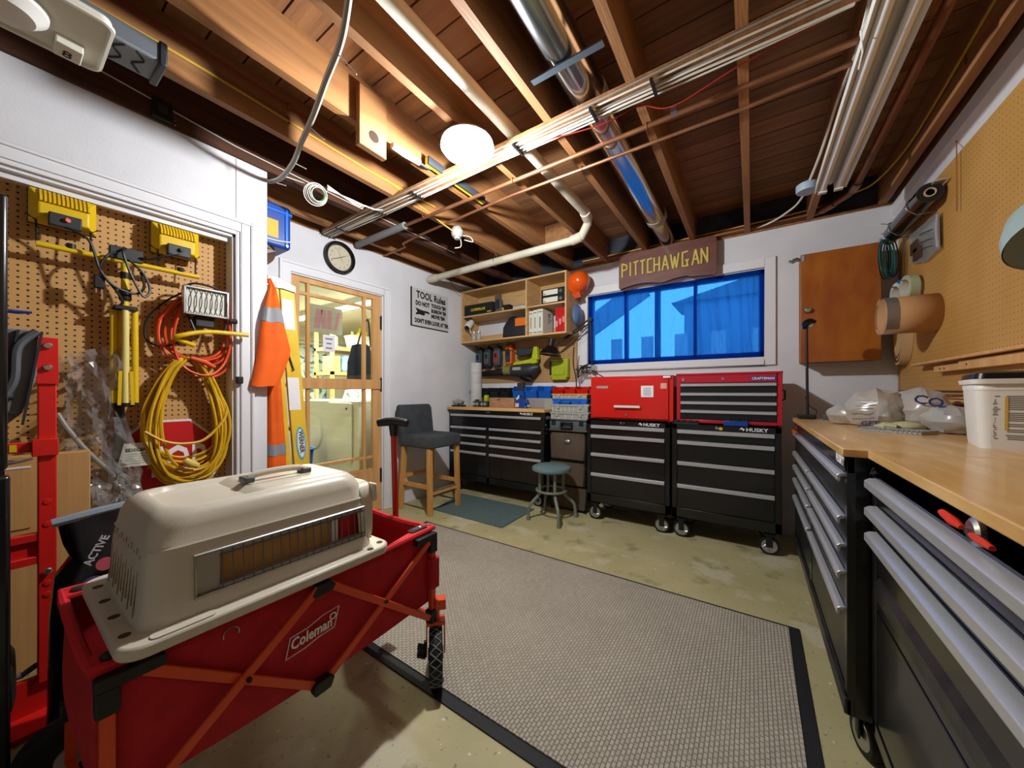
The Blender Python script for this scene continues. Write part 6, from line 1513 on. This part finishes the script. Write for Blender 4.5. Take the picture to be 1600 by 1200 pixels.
# raised roof block with its handle well
part('roof_block', MB().loft([[(p[0], p[1], z) for p in rrect(-1.40 + e, -1.125 - e, .40 + e * 2, .70 - e, .02, 4)] for z, e in ((.862, 0), (.879, .012), (.882, .018))]), CREAM, kn_)
part('handle_well', MB().prism(rrect(-1.305, -1.205, .43, .605, .012), 2, .8815, .8832), CREAM, kn_)
hd_ = part('carry_handle', MB().tube(smoothpath([(-1.245, .44, .894), (-1.245, .46, .902), (-1.245, .52, .905), (-1.245, .575, .902), (-1.245, .595, .894)]), .010, 10), CREAM, kn_)
for yy in (.435, .598): part('handle_mount', MB().box(-1.268, -1.222, yy - .014, yy + .014, .882, .900), GREYP, hd_, bevel=.004)
# vent slits on the end face
sl = MB().bar((0, 0, -.016), (0, .0025, .016), .006, .003, (0, 1, 0)).mesh('vent_slit'); finish(sl, mat('slit_dark', '8a7450', .8), False)
for i in range(11):
    for j in range(4):
        zc = .672 + j * .033 + (.016 if i % 2 else 0)
        yy = ky0 + (.040 + (zc - .639) * .105) * .9 - .0005
        if zc < .79: piece('vent_slit', sl, kn_, (-1.395 + i * .027, yy, zc))
# wire window on the long side
xw = lambda z: kx1 - (.046 + (z - .68) * .067) + .003
fm = MB().tube([(xw(.677), .268, .677), (xw(.677), .699, .677), (xw(.773), .699, .773), (xw(.773), .268, .773)], .0032, 6, True)
part('window_frame', fm, STEEL, kn_)
part('window_plate', MB().prism([(.272, .681), (.316, .681), (.316, .769), (.272, .769)], 0, xw(.725) - .006, xw(.725) - .004), mat('plate_grey', '9c968c', .5), kn_)
for i in range(18):
    yy = .32 + i * .0215
    part('window_wire', MB().cyl((xw(.677), yy, .677), (xw(.773), yy, .773), .0014, n=6), GREYP, kn_)
for z in (.690, .760): part('window_wire', MB().cyl((xw(z), .315, z), (xw(z), .699, z), .0016, n=6), GREYP, kn_)
for z in (.683, .767): part('window_sill', MB().box(xw(z) - .016, xw(z) - .002, .316, .694, z - .007, z + .007), mat('plate_grey', '9c968c', .5), kn_)
# bolts holes on the flange
hm_ = MB().lathe([(.0, .0012), (.010, .0012), (.010, 0)], n=14).mesh('bolt_hole'); finish(hm_, mat('hole_brown', '4a3c24', .8), False)
for xx, yy in ((-1.42, .165), (-1.31, .163), (-1.20, .163), (-1.09, .163), (-1.033, .21), (-1.028, .70), (-1.05, .75), (-1.12, .756)):
    piece('bolt_hole', hm_, kn_, (xx, yy, .640))
part('clip_pad', MB().prism(rrect(-1.045, -1.018, .19, .30, .012), 2, .639, .643), CREAM, kn_)
part('door_frame', MB().loft([[(p[0], .725 + q, p[1]) for p in rrect(-1.45 + e, -1.07 - e, .64, .845 - e, .05, 4)] for q, e in ((-.03, .0), (.012, .0), (.02, .012))]), CREAM, kn_)
part('door_latch', MB().box(-1.10, -1.06, .735, .75, .78, .84), CREAM, kn_, bevel=.005)
single('cardboard_box', MB().box(-1.36, -1.085, .285, .60, .335, .795), CARD, 'tan cardboard box inside the kennel seen through its wire window', 'box')
single('white_box', MB().box(-1.36, -1.085, .604, .624, .335, .795), PAPER, 'narrow white carton inside the kennel beside the tan box', 'box')
single('red_pouch', MB().box(-1.36, -1.085, .630, .70, .335, .79), mat('pouch_red', 'c01a20', .6), 'red pouch inside the kennel seen through its wire window', 'pouch', bevel=.01)
# ================================================================ RIGHT WALL
single('pegboard', MB().box(.862, .874, .0, 3.617, 1.02, 2.352), PEG_RW, 'big golden tan pegboard above the workbenches', 'pegboard')
def front_y(par, xf, y0, y1, z0, z1, hh=.03, hd=.022, hm=CHROME, fm=BLACK):
    d = part('drawer', MB().box(xf, xf + .02, y0, y1, z0, z1), fm, par, bevel=.0025)
    part('handle', MB().prism([(xf, z1), (xf - hd * .6, z1 - .001), (xf - hd, z1 - .008), (xf - hd, z1 - hh + .006), (xf - hd * .7, z1 - hh), (xf - hd * .55, z1 - hh + .004), (xf - hd * .5, z1 - .013), (xf, z1 - .011)], 1, y0 + .002, y1 - .002), hm, d, bevel=.002)
    return d
DUST = mat('dusty_black', '17181a', .35, col2='2c2c2a', nscale=14, nlo=.45, nhi=.7)
def caster_side(c, par, r=.062):
    x, y, z = c
    cs = part('caster', MB().box(x - .035, x + .035, y - .035, y + .035, z + 2 * r + .01, z + 2 * r + .03).box(x - .026, x - .02, y - .02, y + .02, z + r - .01, z + 2 * r + .015).box(x + .02, x + .026, y - .02, y + .02, z + r - .01, z + 2 * r + .015), BLACKM, par, bevel=.003)
    part('tyre', MB().lathe([(.012, -.016), (r - .004, -.018), (r, -.010), (r, .010), (r - .004, .018), (.012, .016)], (x, y, z + r), (1, .3, 0), 28), RUBBER, cs)
    part('wheel_disc', MB().lathe([(0, .019), (r - .02, .019), (r - .016, .016)], (x, y, z + r), (-1, -.3, 0), 20), STEEL, cs)
# far bench
b1 = thing('workbench', 'black drawer workbench with wooden top reaching to the back wall corner', 'workbench', (.55, 2.3, 0), 'workbenches along the pegboard wall')
xf, ya, yb = .245, 1.495, 3.075
part('body', MB().box(xf + .02, .855, ya, yb, .15, .951).box(xf, xf + .02, ya, ya + .03, .15, .951).box(xf, xf + .02, yb - .03, yb, .15, .951).box(xf, xf + .02, ya, yb, .898, .951).box(xf, xf + .02, ya, yb, .15, .215).box(xf, xf + .02, 2.285, 2.325, .2, .76), BLACK, b1, bevel=.002)
part('worktop', MB().box(xf - .012, .862, ya - .01, yb + .02, .951, .976), BENCHTOP, b1, bevel=.003)
front_y(b1, xf + .003, ya + .032, yb - .032, .765, .893, fm=DUST)
for a, c in ((ya + .032, 2.283), (2.327, yb - .032)):
    for z0, z1 in ((.672, .758), (.585, .668), (.470, .581), (.222, .466)): front_y(b1, xf + .003, a, c, z0, z1, fm=DUST)
part('base_rail', MB().box(xf - .006, xf + .012, ya, yb, .15, .20), DUST, b1, bevel=.003)
text('HUSKY', .04, (xf - .0005, 1.66, .914), (0, -1, 0), (0, 0, 1), WINK, b1, 'logo', bold=.0006)
for yy in (ya + .07, yb - .1):
    for xx in (xf + .06, .80): caster_side((xx, yy, 0), b1, .062)
part('front_tape', MB().box(xf - .001, xf, 2.95, 3.05, .905, .93), RED, b1)
part('end_bolt', MB().cyl((.30, ya, .86), (.30, ya - .004, .86), .006, n=8).cyl((.32, ya, .80), (.32, ya - .004, .80), .006, n=8), STEEL, b1)
sd = thing('screwdriver', 'orange-handled screwdriver lying along the far bench top drawer', 'screwdriver', (.235, 2.85, .905))
part('handle', MB().cyl((.224, 2.93, .901), (.224, 2.80, .901), .009, n=10), ORANGEP, sd)
part('shank', MB().cyl((.224, 2.80, .901), (.224, 2.66, .901), .003, n=8), STEEL, sd)
# near bench
b2 = thing('workbench', 'black drawer workbench with key in its lock and a bucket on top', 'workbench', (.58, .8, 0), 'workbenches along the pegboard wall')
xf, ya, yb = .297, .02, 1.470
part('body', MB().box(xf + .02, .855, ya, yb, .15, .951).box(xf, xf + .02, ya, ya + .03, .15, .951).box(xf, xf + .02, yb - .03, yb, .15, .951).box(xf, xf + .02, ya, yb, .905, .951).box(xf, xf + .02, ya, yb, .15, .19), BLACK, b2, bevel=.003)
part('worktop', MB().box(xf - .008, .862, ya - .01, yb + .010, .951, .976), BENCHTOP, b2, bevel=.003)
part('fascia', MB().box(xf, xf + .006, ya + .03, yb - .03, .900, .951), BLACK, b2)
front_y(b2, xf + .003, ya + .032, yb - .032, .826, .902, hh=.034, hd=.028)
front_y(b2, xf + .003, ya + .032, yb - .032, .752, .822, hh=.034, hd=.028, fm=DUST)
front_y(b2, xf + .003, ya + .032, yb - .032, .625, .748, hh=.034, hd=.028)
part('ledge', MB().prism([(xf - .004, .56), (xf - .004, .60), (xf + .012, .622), (xf + .012, .56)], 1, ya + .03, yb - .03), DUST, b2, bevel=.002)
part('drawer', MB().box(xf + .003, xf + .02, ya + .032, yb - .032, .195, .517), BLACK, b2, bevel=.002)
part('drawer_rail', MB().box(xf + .003, xf + .02, ya + .032, yb - .032, .524, .558), BLACK, b2, bevel=.002)
for yy in (ya + .08, yb - .08):
    for xx in (xf + .06, .80): caster_side((xx, yy, 0), b2, .062)
part('top_bracket', MB().tube([(xf - .002, 1.44, .93), (xf - .01, 1.43, .915), (xf - .002, 1.41, .925)], .004, 6), BLACKM, b2)
ky = thing('key_ring', 'key with red plastic tags in the near workbench lock', 'key', (.28, .87, .88))
part('lock_ring', MB().lathe([(.016, 0), (.022, .003), (.022, .010), (.016, .014), (.010, .014)], (xf + .001, .865, .932), (-1, 0, 0), 22), STEEL, ky)
part('tag', MB().tube([(xf - .016, .88, .932), (xf - .017, .905, .934), (xf - .016, .95, .937)], [.004, .008, .006], 8), mat('red_tag', 'd0301c', .4), ky)
part('tag', MB().tube([(xf - .016, .85, .930), (xf - .016, .82, .930), (xf - .015, .795, .929)], [.004, .006, .004], 8), MATS['red_tag'], ky)
part('key_blade', MB().box(xf - .018, xf + .0, .862, .868, .927, .937), STEEL, ky)
# things on the benches
ZB = .9765
dl = thing('desk_lamp', 'slim black desk lamp on the far workbench corner', 'lamp', (.33, 3.02, ZB))
lpx, lpy = .305, 3.02
part('base', MB().box(lpx - .05, lpx + .04, lpy - .045, lpy + .045, ZB, ZB + .028), BLACKM, dl, bevel=.005)
part('stem', MB().cyl((lpx, lpy, ZB + .02), (lpx - .006, lpy, 1.57), .008, n=10), BLACKM, dl)
part('shade', MB().lathe([(.0, .035), (.02, .032), (.036, .018), (.043, -.005), (.038, -.006), (.03, .012)], (lpx + .006, lpy - .005, 1.595), (-.5, .25, .8), 22), BLACK, dl)
part('bulb', MB().ball((lpx + .016, lpy - .012, 1.587), .018, n=12, m=8), SILVERP, dl)
part('cord', MB().tube(smoothpath([(lpx, lpy + .01, 1.10), (lpx - .012, lpy + .01, 1.12), (lpx + .01, lpy, 1.06), (lpx + .045, lpy - .01, 1.03), (lpx + .03, lpy - .01, .99), (lpx + .02, lpy, .985)]), .003, 6), BLACKM, dl)
ad = thing('power_adapter', 'small adapter and lead beside the desk lamp base', 'adapter', (.40, 2.98, ZB))
part('block', MB().box(.375, .41, 2.96, 3.0, ZB, ZB + .03), GREYP, ad, bevel=.003)
part('lead', MB().tube(smoothpath([(.41, 2.98, ZB + .03), (.45, 2.95, ZB + .03), (.50, 2.88, ZB + .02), (.51, 2.80, ZB + .005)]), .003, 6), BLACKM, ad)
rr = random.Random(9)
def sack(nm, label, lobes, lm, txt):
    t = thing(nm, label, 'plastic bag', (lobes[0][0], lobes[0][1], ZB))
    mbk = MB()
    for (cx_, cy_, cz_, rx_, ry_, rz_) in lobes:
        o = len(mbk.v)
        mbk.ball((cx_, cy_, cz_), rx_, ry_, rz_, 22, 14)
        for i in range(o, len(mbk.v)):
            v = mbk.v[i]; dx, dy, dz = v[0] - cx_, v[1] - cy_, v[2] - cz_
            f = 1 + .05 * math.sin(9 * math.atan2(dz, dx) + 3 * dy / ry_) + .035 * math.sin(17 * math.atan2(dy, dx))
            mbk.v[i] = (cx_ + dx * f, cy_ + dy * f, max(ZB, cz_ + dz * f))
    part('film', mbk, lm, t)
    return t
s1_ = sack('plastic_sack', 'bulging white plastic sack with blue print on the far workbench', [(.515, 2.50, ZB + .085, .115, .13, .105), (.45, 2.66, ZB + .05, .10, .12, .065)], POLY, '')
NAVY = mat('navy_print', '283878', .6)
text('GFT', .035, (.44, 2.375, ZB + .012), (.9, -.25, .05), (-.15, -.35, .9), NAVY, s1_, 'print', bold=.0006)
for i in range(5): part('print_line', MB().tube([(.405 + .006 * i, 2.435 - .008 * i, ZB + .05 + .02 * i), (.44 + .006 * i, 2.395 - .004 * i, ZB + .055 + .02 * i), (.475 + .004 * i, 2.375, ZB + .06 + .019 * i)], .0016, 4), CABG, s1_)
s2_ = sack('plastic_sack', 'crumpled white plastic sack with navy letters lying towards the pegboard', [(.665, 2.48, ZB + .09, .095, .15, .105), (.71, 2.31, ZB + .05, .085, .13, .065)], POLY, '')
text('S', .07, (.66, 2.315, ZB + .075), (.9, -.2, -.35), (.2, -.3, .9), NAVY, s2_, 'print', bold=.001)
text('CO', .06, (.60, 2.335, ZB + .13), (.9, -.15, -.25), (.1, -.45, .85), NAVY, s2_, 'print', bold=.001)
gv = thing('work_glove', 'pale olive work glove lying between the sack and the notebook', 'glove', (.565, 2.31, ZB))
part('palm', MB().ball((.575, 2.30, ZB + .02), .055, .05, .024, 16, 10), mat('glove_olive', 'b0ac84', .8), gv)
for i in range(4): part('finger', MB().tube([(.545 - .004 * i, 2.315 - .02 * i, ZB + .02), (.51 - .004 * i, 2.335 - .022 * i, ZB + .024), (.48 + .004 * i, 2.345 - .026 * i, ZB + .012)], [.012, .011, .007], 8), MATS['glove_olive'], gv)
nb = thing('notebook', 'spiral notebook lying flat on the far workbench', 'notebook', (.49, 2.2, ZB))
part('pages', MB().prism([(.405, 2.245), (.57, 2.12), (.64, 2.20), (.47, 2.33)], 2, ZB, ZB + .012), mat('page_edges', 'a8aaa8', .7), nb)
part('cover', MB().prism([(.40, 2.245), (.57, 2.115), (.642, 2.20), (.47, 2.335)], 2, ZB + .012, ZB + .015), mat('cover_grey', '8f979c', .5), nb)
for i in range(14): part('spiral', MB().ring((.405 + .165 * (i + .5) / 14, 2.243 - .128 * (i + .5) / 14, ZB + .0075), .008, .0012, (.165, -.128, 0), 10, 4), STEEL, nb)
# bucket, turned towards the room
bu = thing('square_bucket', 'white square plastic bucket with printed label and black lid', 'bucket', (.716, 1.815, ZB))
ca, sa = math.cos(R(-11)), math.sin(R(-11))
def loc2(u, v): return (.716 + u * ca - v * sa, 1.815 + u * sa + v * ca)
def bring(h, r, z): return [(*loc2(p[0], p[1]), z) for p in rrect(-h, h, -h, h, r, 4)]
part('pail', MB().loft([bring(.106, .022, ZB), bring(.108, .024, ZB + .02), bring(.116, .026, ZB + .18), bring(.117, .026, ZB + .181), bring(.118, .026, ZB + .198)], cap1=False), WPLAST, bu, solid=.004)
part('rim', MB().loft([bring(.120, .027, ZB + .198), bring(.126, .03, ZB + .20), bring(.128, .03, ZB + .214), bring(.120, .027, ZB + .215)]), WPLAST, bu)
part('lid', MB().loft([bring(.122, .028, ZB + .215), bring(.119, .028, ZB + .232), bring(.108, .026, ZB + .238)]), BLACK, bu)
LBL = mat('label_print', '9a9c96', .7, col2='d6d6d0', nscale=24, nstretch=(1, 1, 6), nlo=.48, nhi=.56)
def onface(u0, u1, z0, z1, d=.0008):
    def P(u, z, dd):
        f = -(.1082 + (z - ZB - .02) * .05) - dd
        return (*loc2(u, f), z)
    return MB().add([P(u0, z0, d), P(u1, z0, d), P(u1, z1, d), P(u0, z1, d), P(u0, z0, d + .0006), P(u1, z0, d + .0006), P(u1, z1, d + .0006), P(u0, z1, d + .0006)],
                    [(0, 3, 2, 1), (4, 5, 6, 7), (0, 1, 5, 4), (1, 2, 6, 5), (2, 3, 7, 6), (3, 0, 4, 7)])
part('label', onface(-.088, .088, ZB + .015, ZB + .170), mat('label_base', 'd4d5d0', .6), bu)
rq_ = random.Random(2)
cols = ((-.086, -.072), (-.062, .012), (.028, .086))
for u0, u1 in cols:
    z = ZB + .163
    while z > ZB + .03:
        if rq_.random() > .14:
            part('text_line', onface(u0 + rq_.uniform(0, .004), u1 - rq_.uniform(0, .012), z - .0032, z, .0015), mat('label_ink', '6c6e6c', .8), bu)
        z -= .0056
part('column_rule', onface(.019, .0203, ZB + .025, ZB + .168, .0015), INK, bu)
STN = mat('yellow_stain', 'd2b048', .6)
for u0, u1, z0, z1 in ((-.008, .008, ZB + .10, ZB + .118), (-.064, -.058, ZB + .06, ZB + .16), (.03, .05, ZB + .03, ZB + .05), (-.03, -.018, ZB + .14, ZB + .155)): part('stain', onface(u0, u1, z0, z1, .0022), STN, bu)
part('handle_ear', MB().ring((*loc2(.022, -.116), ZB + .018), .012, .004, (*loc2(0, -1), 0), 14, 6), DGREY, bu)
part('handle_ear', MB().ring((*loc2(.032, -.118), ZB + .016), .008, .003, (*loc2(0, -1), 0), 14, 6), SILVERP, bu)
# offcuts and rods against the pegboard
single('metal_rod', MB().bar((.74, 3.05, 1.158), (.835, 2.02, 1.148), .016, .010), DGREY, 'long dark metal bar lying over wood offcuts at the pegboard', 'bar')
for i, (a, b_, z, lb) in enumerate((((.83, 2.98), (.84, 2.05), 1.13, 'topmost long wooden offcut under the dark metal bar'), ((.80, 2.9), (.835, 2.05), 1.105, 'second wooden offcut in the pile at the pegboard'), ((.82, 2.8), (.84, 2.15), 1.075, 'short wooden offcut lowest in the pile by the dark box'))):
    single('wood_offcut', MB().bar((a[0], a[1], z), (b_[0], b_[1], z), .04, .02), PINE, lb, 'wood offcut', 'wood offcuts at the pegboard')
single('dark_box', MB().box(.76, .855, 2.25, 2.75, ZB, 1.062), DGREY, 'long dark box under the wood offcuts on the bench', 'box', bevel=.003)
single('scrap_pegboard', MB().box(.79, .80, 2.1, 2.24, ZB, 1.09), KRAFT, 'scrap pegboard piece standing beside the dark box', 'panel')
# strips on pegboard hooks
for i, (y0_, y1_, z0_, z1_, lb) in enumerate(((1.4, 3.14, 1.308, 1.322, 'long thin upper wooden strip on pegboard pins'), (1.4, 2.62, 1.258, 1.302, 'lower wooden strip with screw holes on the pegboard'), (2.62, 2.90, 1.258, 1.290, 'short wooden strip end overlapping the lower strip'))):
    t = thing('wood_strip', lb, 'wood strip', (.845, (y0_ + y1_) / 2, z0_), 'wooden strips on the pegboard')
    part('strip', MB().box(.80 if i == 0 else .825, .862, y0_, y1_, z0_, z1_), PINE, t, bevel=.002)
    if i: 
        for yy in (y0_ + .15, y0_ + .2, y1_ - .08): part('screw', MB().cyl((.826, yy, (z0_ + z1_) / 2), (.8235, yy, (z0_ + z1_) / 2), .005, n=10), DGREY, t)
# foil roll in wire hooks
fo = thing('foil_roll', 'shiny dark foil roll held by wire hooks on the pegboard', 'roll', (.80, 3.2, 2.17))
FOIL = mat('foil', '6a6a70', .12, metal=1.)
ra, rb_ = (.795, 2.84, 2.225), (.795, 3.42, 2.225)
part('roll', MB().cyl(ra, rb_, .052, n=28), FOIL, fo)
part('end_face', MB().lathe([(.024, .0), (.050, .002), (.050, 0)], ra, (0, -1, 0), 26), INK, fo)
part('core', MB().lathe([(.018, -.01), (.018, .006), (.024, .006), (.024, 0)], ra, (0, -1, 0), 20), DKRAFT, fo)
part('loose_edge', MB().box(.80, .845, 2.80, 3.0, 2.262, 2.270), CHROME, fo)
for yy in (2.98, 3.30): part('wire_hook', MB().tube([(.862, yy, 2.30), (.80, yy, 2.285), (.742, yy, 2.25), (.738, yy, 2.21), (.78, yy, 2.168), (.862, yy, 2.165)], .003, 6), STEEL, fo)
# picture packet
pp = thing('picture_packet', 'clear-wrapped picture cards clipped to the pegboard under the foil roll', 'packet', (.85, 3.08, 1.93))
part('card', MB().prism([(2.92, 1.955), (2.93, 2.115), (3.30, 2.14), (3.28, 1.99), (3.10, 1.935)], 0, .848, .856), mat('photo_dark', '3a3230', .4, col2='5a6a4a', nscale=9), pp)
part('sleeve', MB().prism([(2.89, 1.93), (2.90, 2.13), (3.32, 2.155), (3.30, 1.97), (3.08, 1.915)], 0, .840, .847), FILM, pp)
part('edge_fold', MB().tube([(.84, 2.905, 2.12), (.836, 2.90, 2.03), (.84, 2.90, 1.94)], .006, 6), CHROME, pp)
for z in (2.08, 2.03, 1.99): part('clip_wire', MB().tube([(.838, 2.95, z - .02), (.834, 3.05, z), (.838, 3.14, z + .015)], .0025, 5), STEEL, pp)
for k, (u, v) in enumerate(((3.25, 2.10), (3.20, 2.05))): part('brown_swatch', MB().box(.830, .838, u - .09, u + .02, v - .09, v - .02), mat('swatch_brown', '4a2e24', .4), pp)
# green wire coil
gw = thing('wire_coil', 'coil of dark green wire hanging on the pegboard in the corner', 'wire', (.82, 3.42, 1.93))
for i in range(7):
    c_ = (.765 + .006 * i, 3.42 + rr.uniform(-.03, .03), 2.06 + rr.uniform(-.015, .012)); w_ = rr.uniform(.085, .12); h_ = rr.uniform(.115, .135)
    part('loop', MB().tube([(c_[0] - .02 + w_ * .45 * math.cos(t), c_[1] + w_ * .8 * math.cos(t), c_[2] + h_ * math.sin(t)) for t in [2 * math.pi * q / 28 for q in range(28)]], .0035, 5, True), TEAL if i % 3 else BLACKM, gw)
part('hook', MB().tube([(.862, 3.42, 2.185), (.80, 3.42, 2.18), (.785, 3.42, 2.20)], .003, 6), STEEL, gw)
for i, z in enumerate((2.33, 2.26)): single('peg_hook', MB().tube([(.862, 3.55, z), (.80, 3.55, z), (.76, 3.545, z + .012)], .003, 6), STEEL, ('upper', 'lower')[i] + ' bare steel peg hook by the wall corner', 'hook', 'bare peg hooks')
# tape rolls, kraft sheet, veneer ring
for i, (yy, m_, lb) in enumerate(((3.40, PAPERC, 'cream tape roll with a blue patch hung on a peg'), (3.22, mat('tape_green', 'a8b08c', .6), 'pale green tape roll hung on a peg'))):
    t = thing('tape_roll', lb, 'tape', (.83, yy, 1.745), 'tape rolls on the pegboard')
    part('roll', MB().lathe([(.058, -.02), (.080, -.02), (.080, .02), (.058, .02), (.058, -.02)], (.815, yy, 1.80), (1, .12, 0), 30), m_, t)
    part('core', MB().lathe([(.055, -.021), (.058, -.021), (.058, .021), (.055, .021), (.055, -.021)], (.815, yy, 1.80), (1, .12, 0), 30), OFFW, t)
    if i == 0: part('blue_patch', MB().tube(arc((.815, yy, 1.80), .0805, 50, 95, 6, (0, -1, 0), (0, 0, 1)), .018, 6), BLUEP, t)
    part('peg', MB().cyl((.862, yy, 1.858), (.78, yy, 1.853), .004, n=8), STEEL, t)
kr = thing('kraft_roll', 'wide kraft paper cylinder wrapped in clear film projecting from the pegboard', 'paper roll', (.76, 2.99, 1.49))
part('paper', MB().lathe([(.105, 0), (.105, .215)], (.645, 2.99, 1.60), (1, 0, 0), 36, False), KRAFT, kr, solid=.003)
part('wrap', MB().lathe([(.108, .01), (.108, .07)], (.625, 2.99, 1.60), (1, 0, 0), 30, False), FILM, kr)
part('peg', MB().cyl((.862, 2.99, 1.70), (.66, 2.99, 1.698), .004, n=8), STEEL, kr)
vr = thing('veneer_ring', 'long oval coil of pale wood edging hung beneath the tape rolls', 'coil', (.84, 3.45, 1.33))
for i in range(3):
    a, b_ = .115 - .022 * i, .198 - .03 * i
    part('band', MB().loft([[(xx_, 3.45 + (a + da) * math.cos(t), 1.545 + (b_ + da) * math.sin(t)) for xx_, da in ((.815, 0), (.86, 0), (.86, .012), (.815, .012))] for t in [2 * math.pi * q / 36 for q in range(37)]], False, False), DKRAFT, vr)
part('peg', MB().cyl((.862, 3.45, 1.752), (.80, 3.45, 1.748), .004, n=8), STEEL, vr)
# pull cord
single('pull_cord', MB().tube([(.845, 2.70, 2.44), (.845, 2.70, 2.30), (.846, 2.70, 2.10), (.846, 2.70, 2.05)], .0025, 5), mat('cord_red_brown', '9c5a3c', .7), 'thin reddish pull cord hanging over the pegboard', 'cord')
# bench lamp with pale teal shade
sl_ = thing('bench_lamp', 'pale teal metal lamp shade on an arm above the near bench', 'lamp', (.80, 1.30, .976))
TEALS = mat('shade_teal', '93a5a4', .4); 
ax_ = Vector((-.08, .45, .8)).normalized(); c_ = Vector((.70, 1.56, 1.56))
part('shade', MB().lathe([(.128, .0), (.122, .04), (.10, .09), (.06, .13), (.035, .14), (.035, .17), (.0, .17)], c_, ax_, 40, False), TEALS, sl_)
part('shade_lining', MB().lathe([(.125, .001), (.118, .04), (.096, .088), (.056, .126), (.0, .13)], c_, ax_, 40, False), TEALS, sl_)
part('arm', MB().tube([c_ + ax_ * .15, (.70, 1.66, 1.76), (.76, 1.60, 1.76), (.80, 1.42, 1.60), (.80, 1.30, 1.10), (.80, 1.30, .98)], .012, 8), TEALS, sl_)
part('base', MB().lathe([(.07, 0), (.07, .012), (.02, .03), (.014, .04)], (.80, 1.30, .976), n=24), TEALS, sl_)
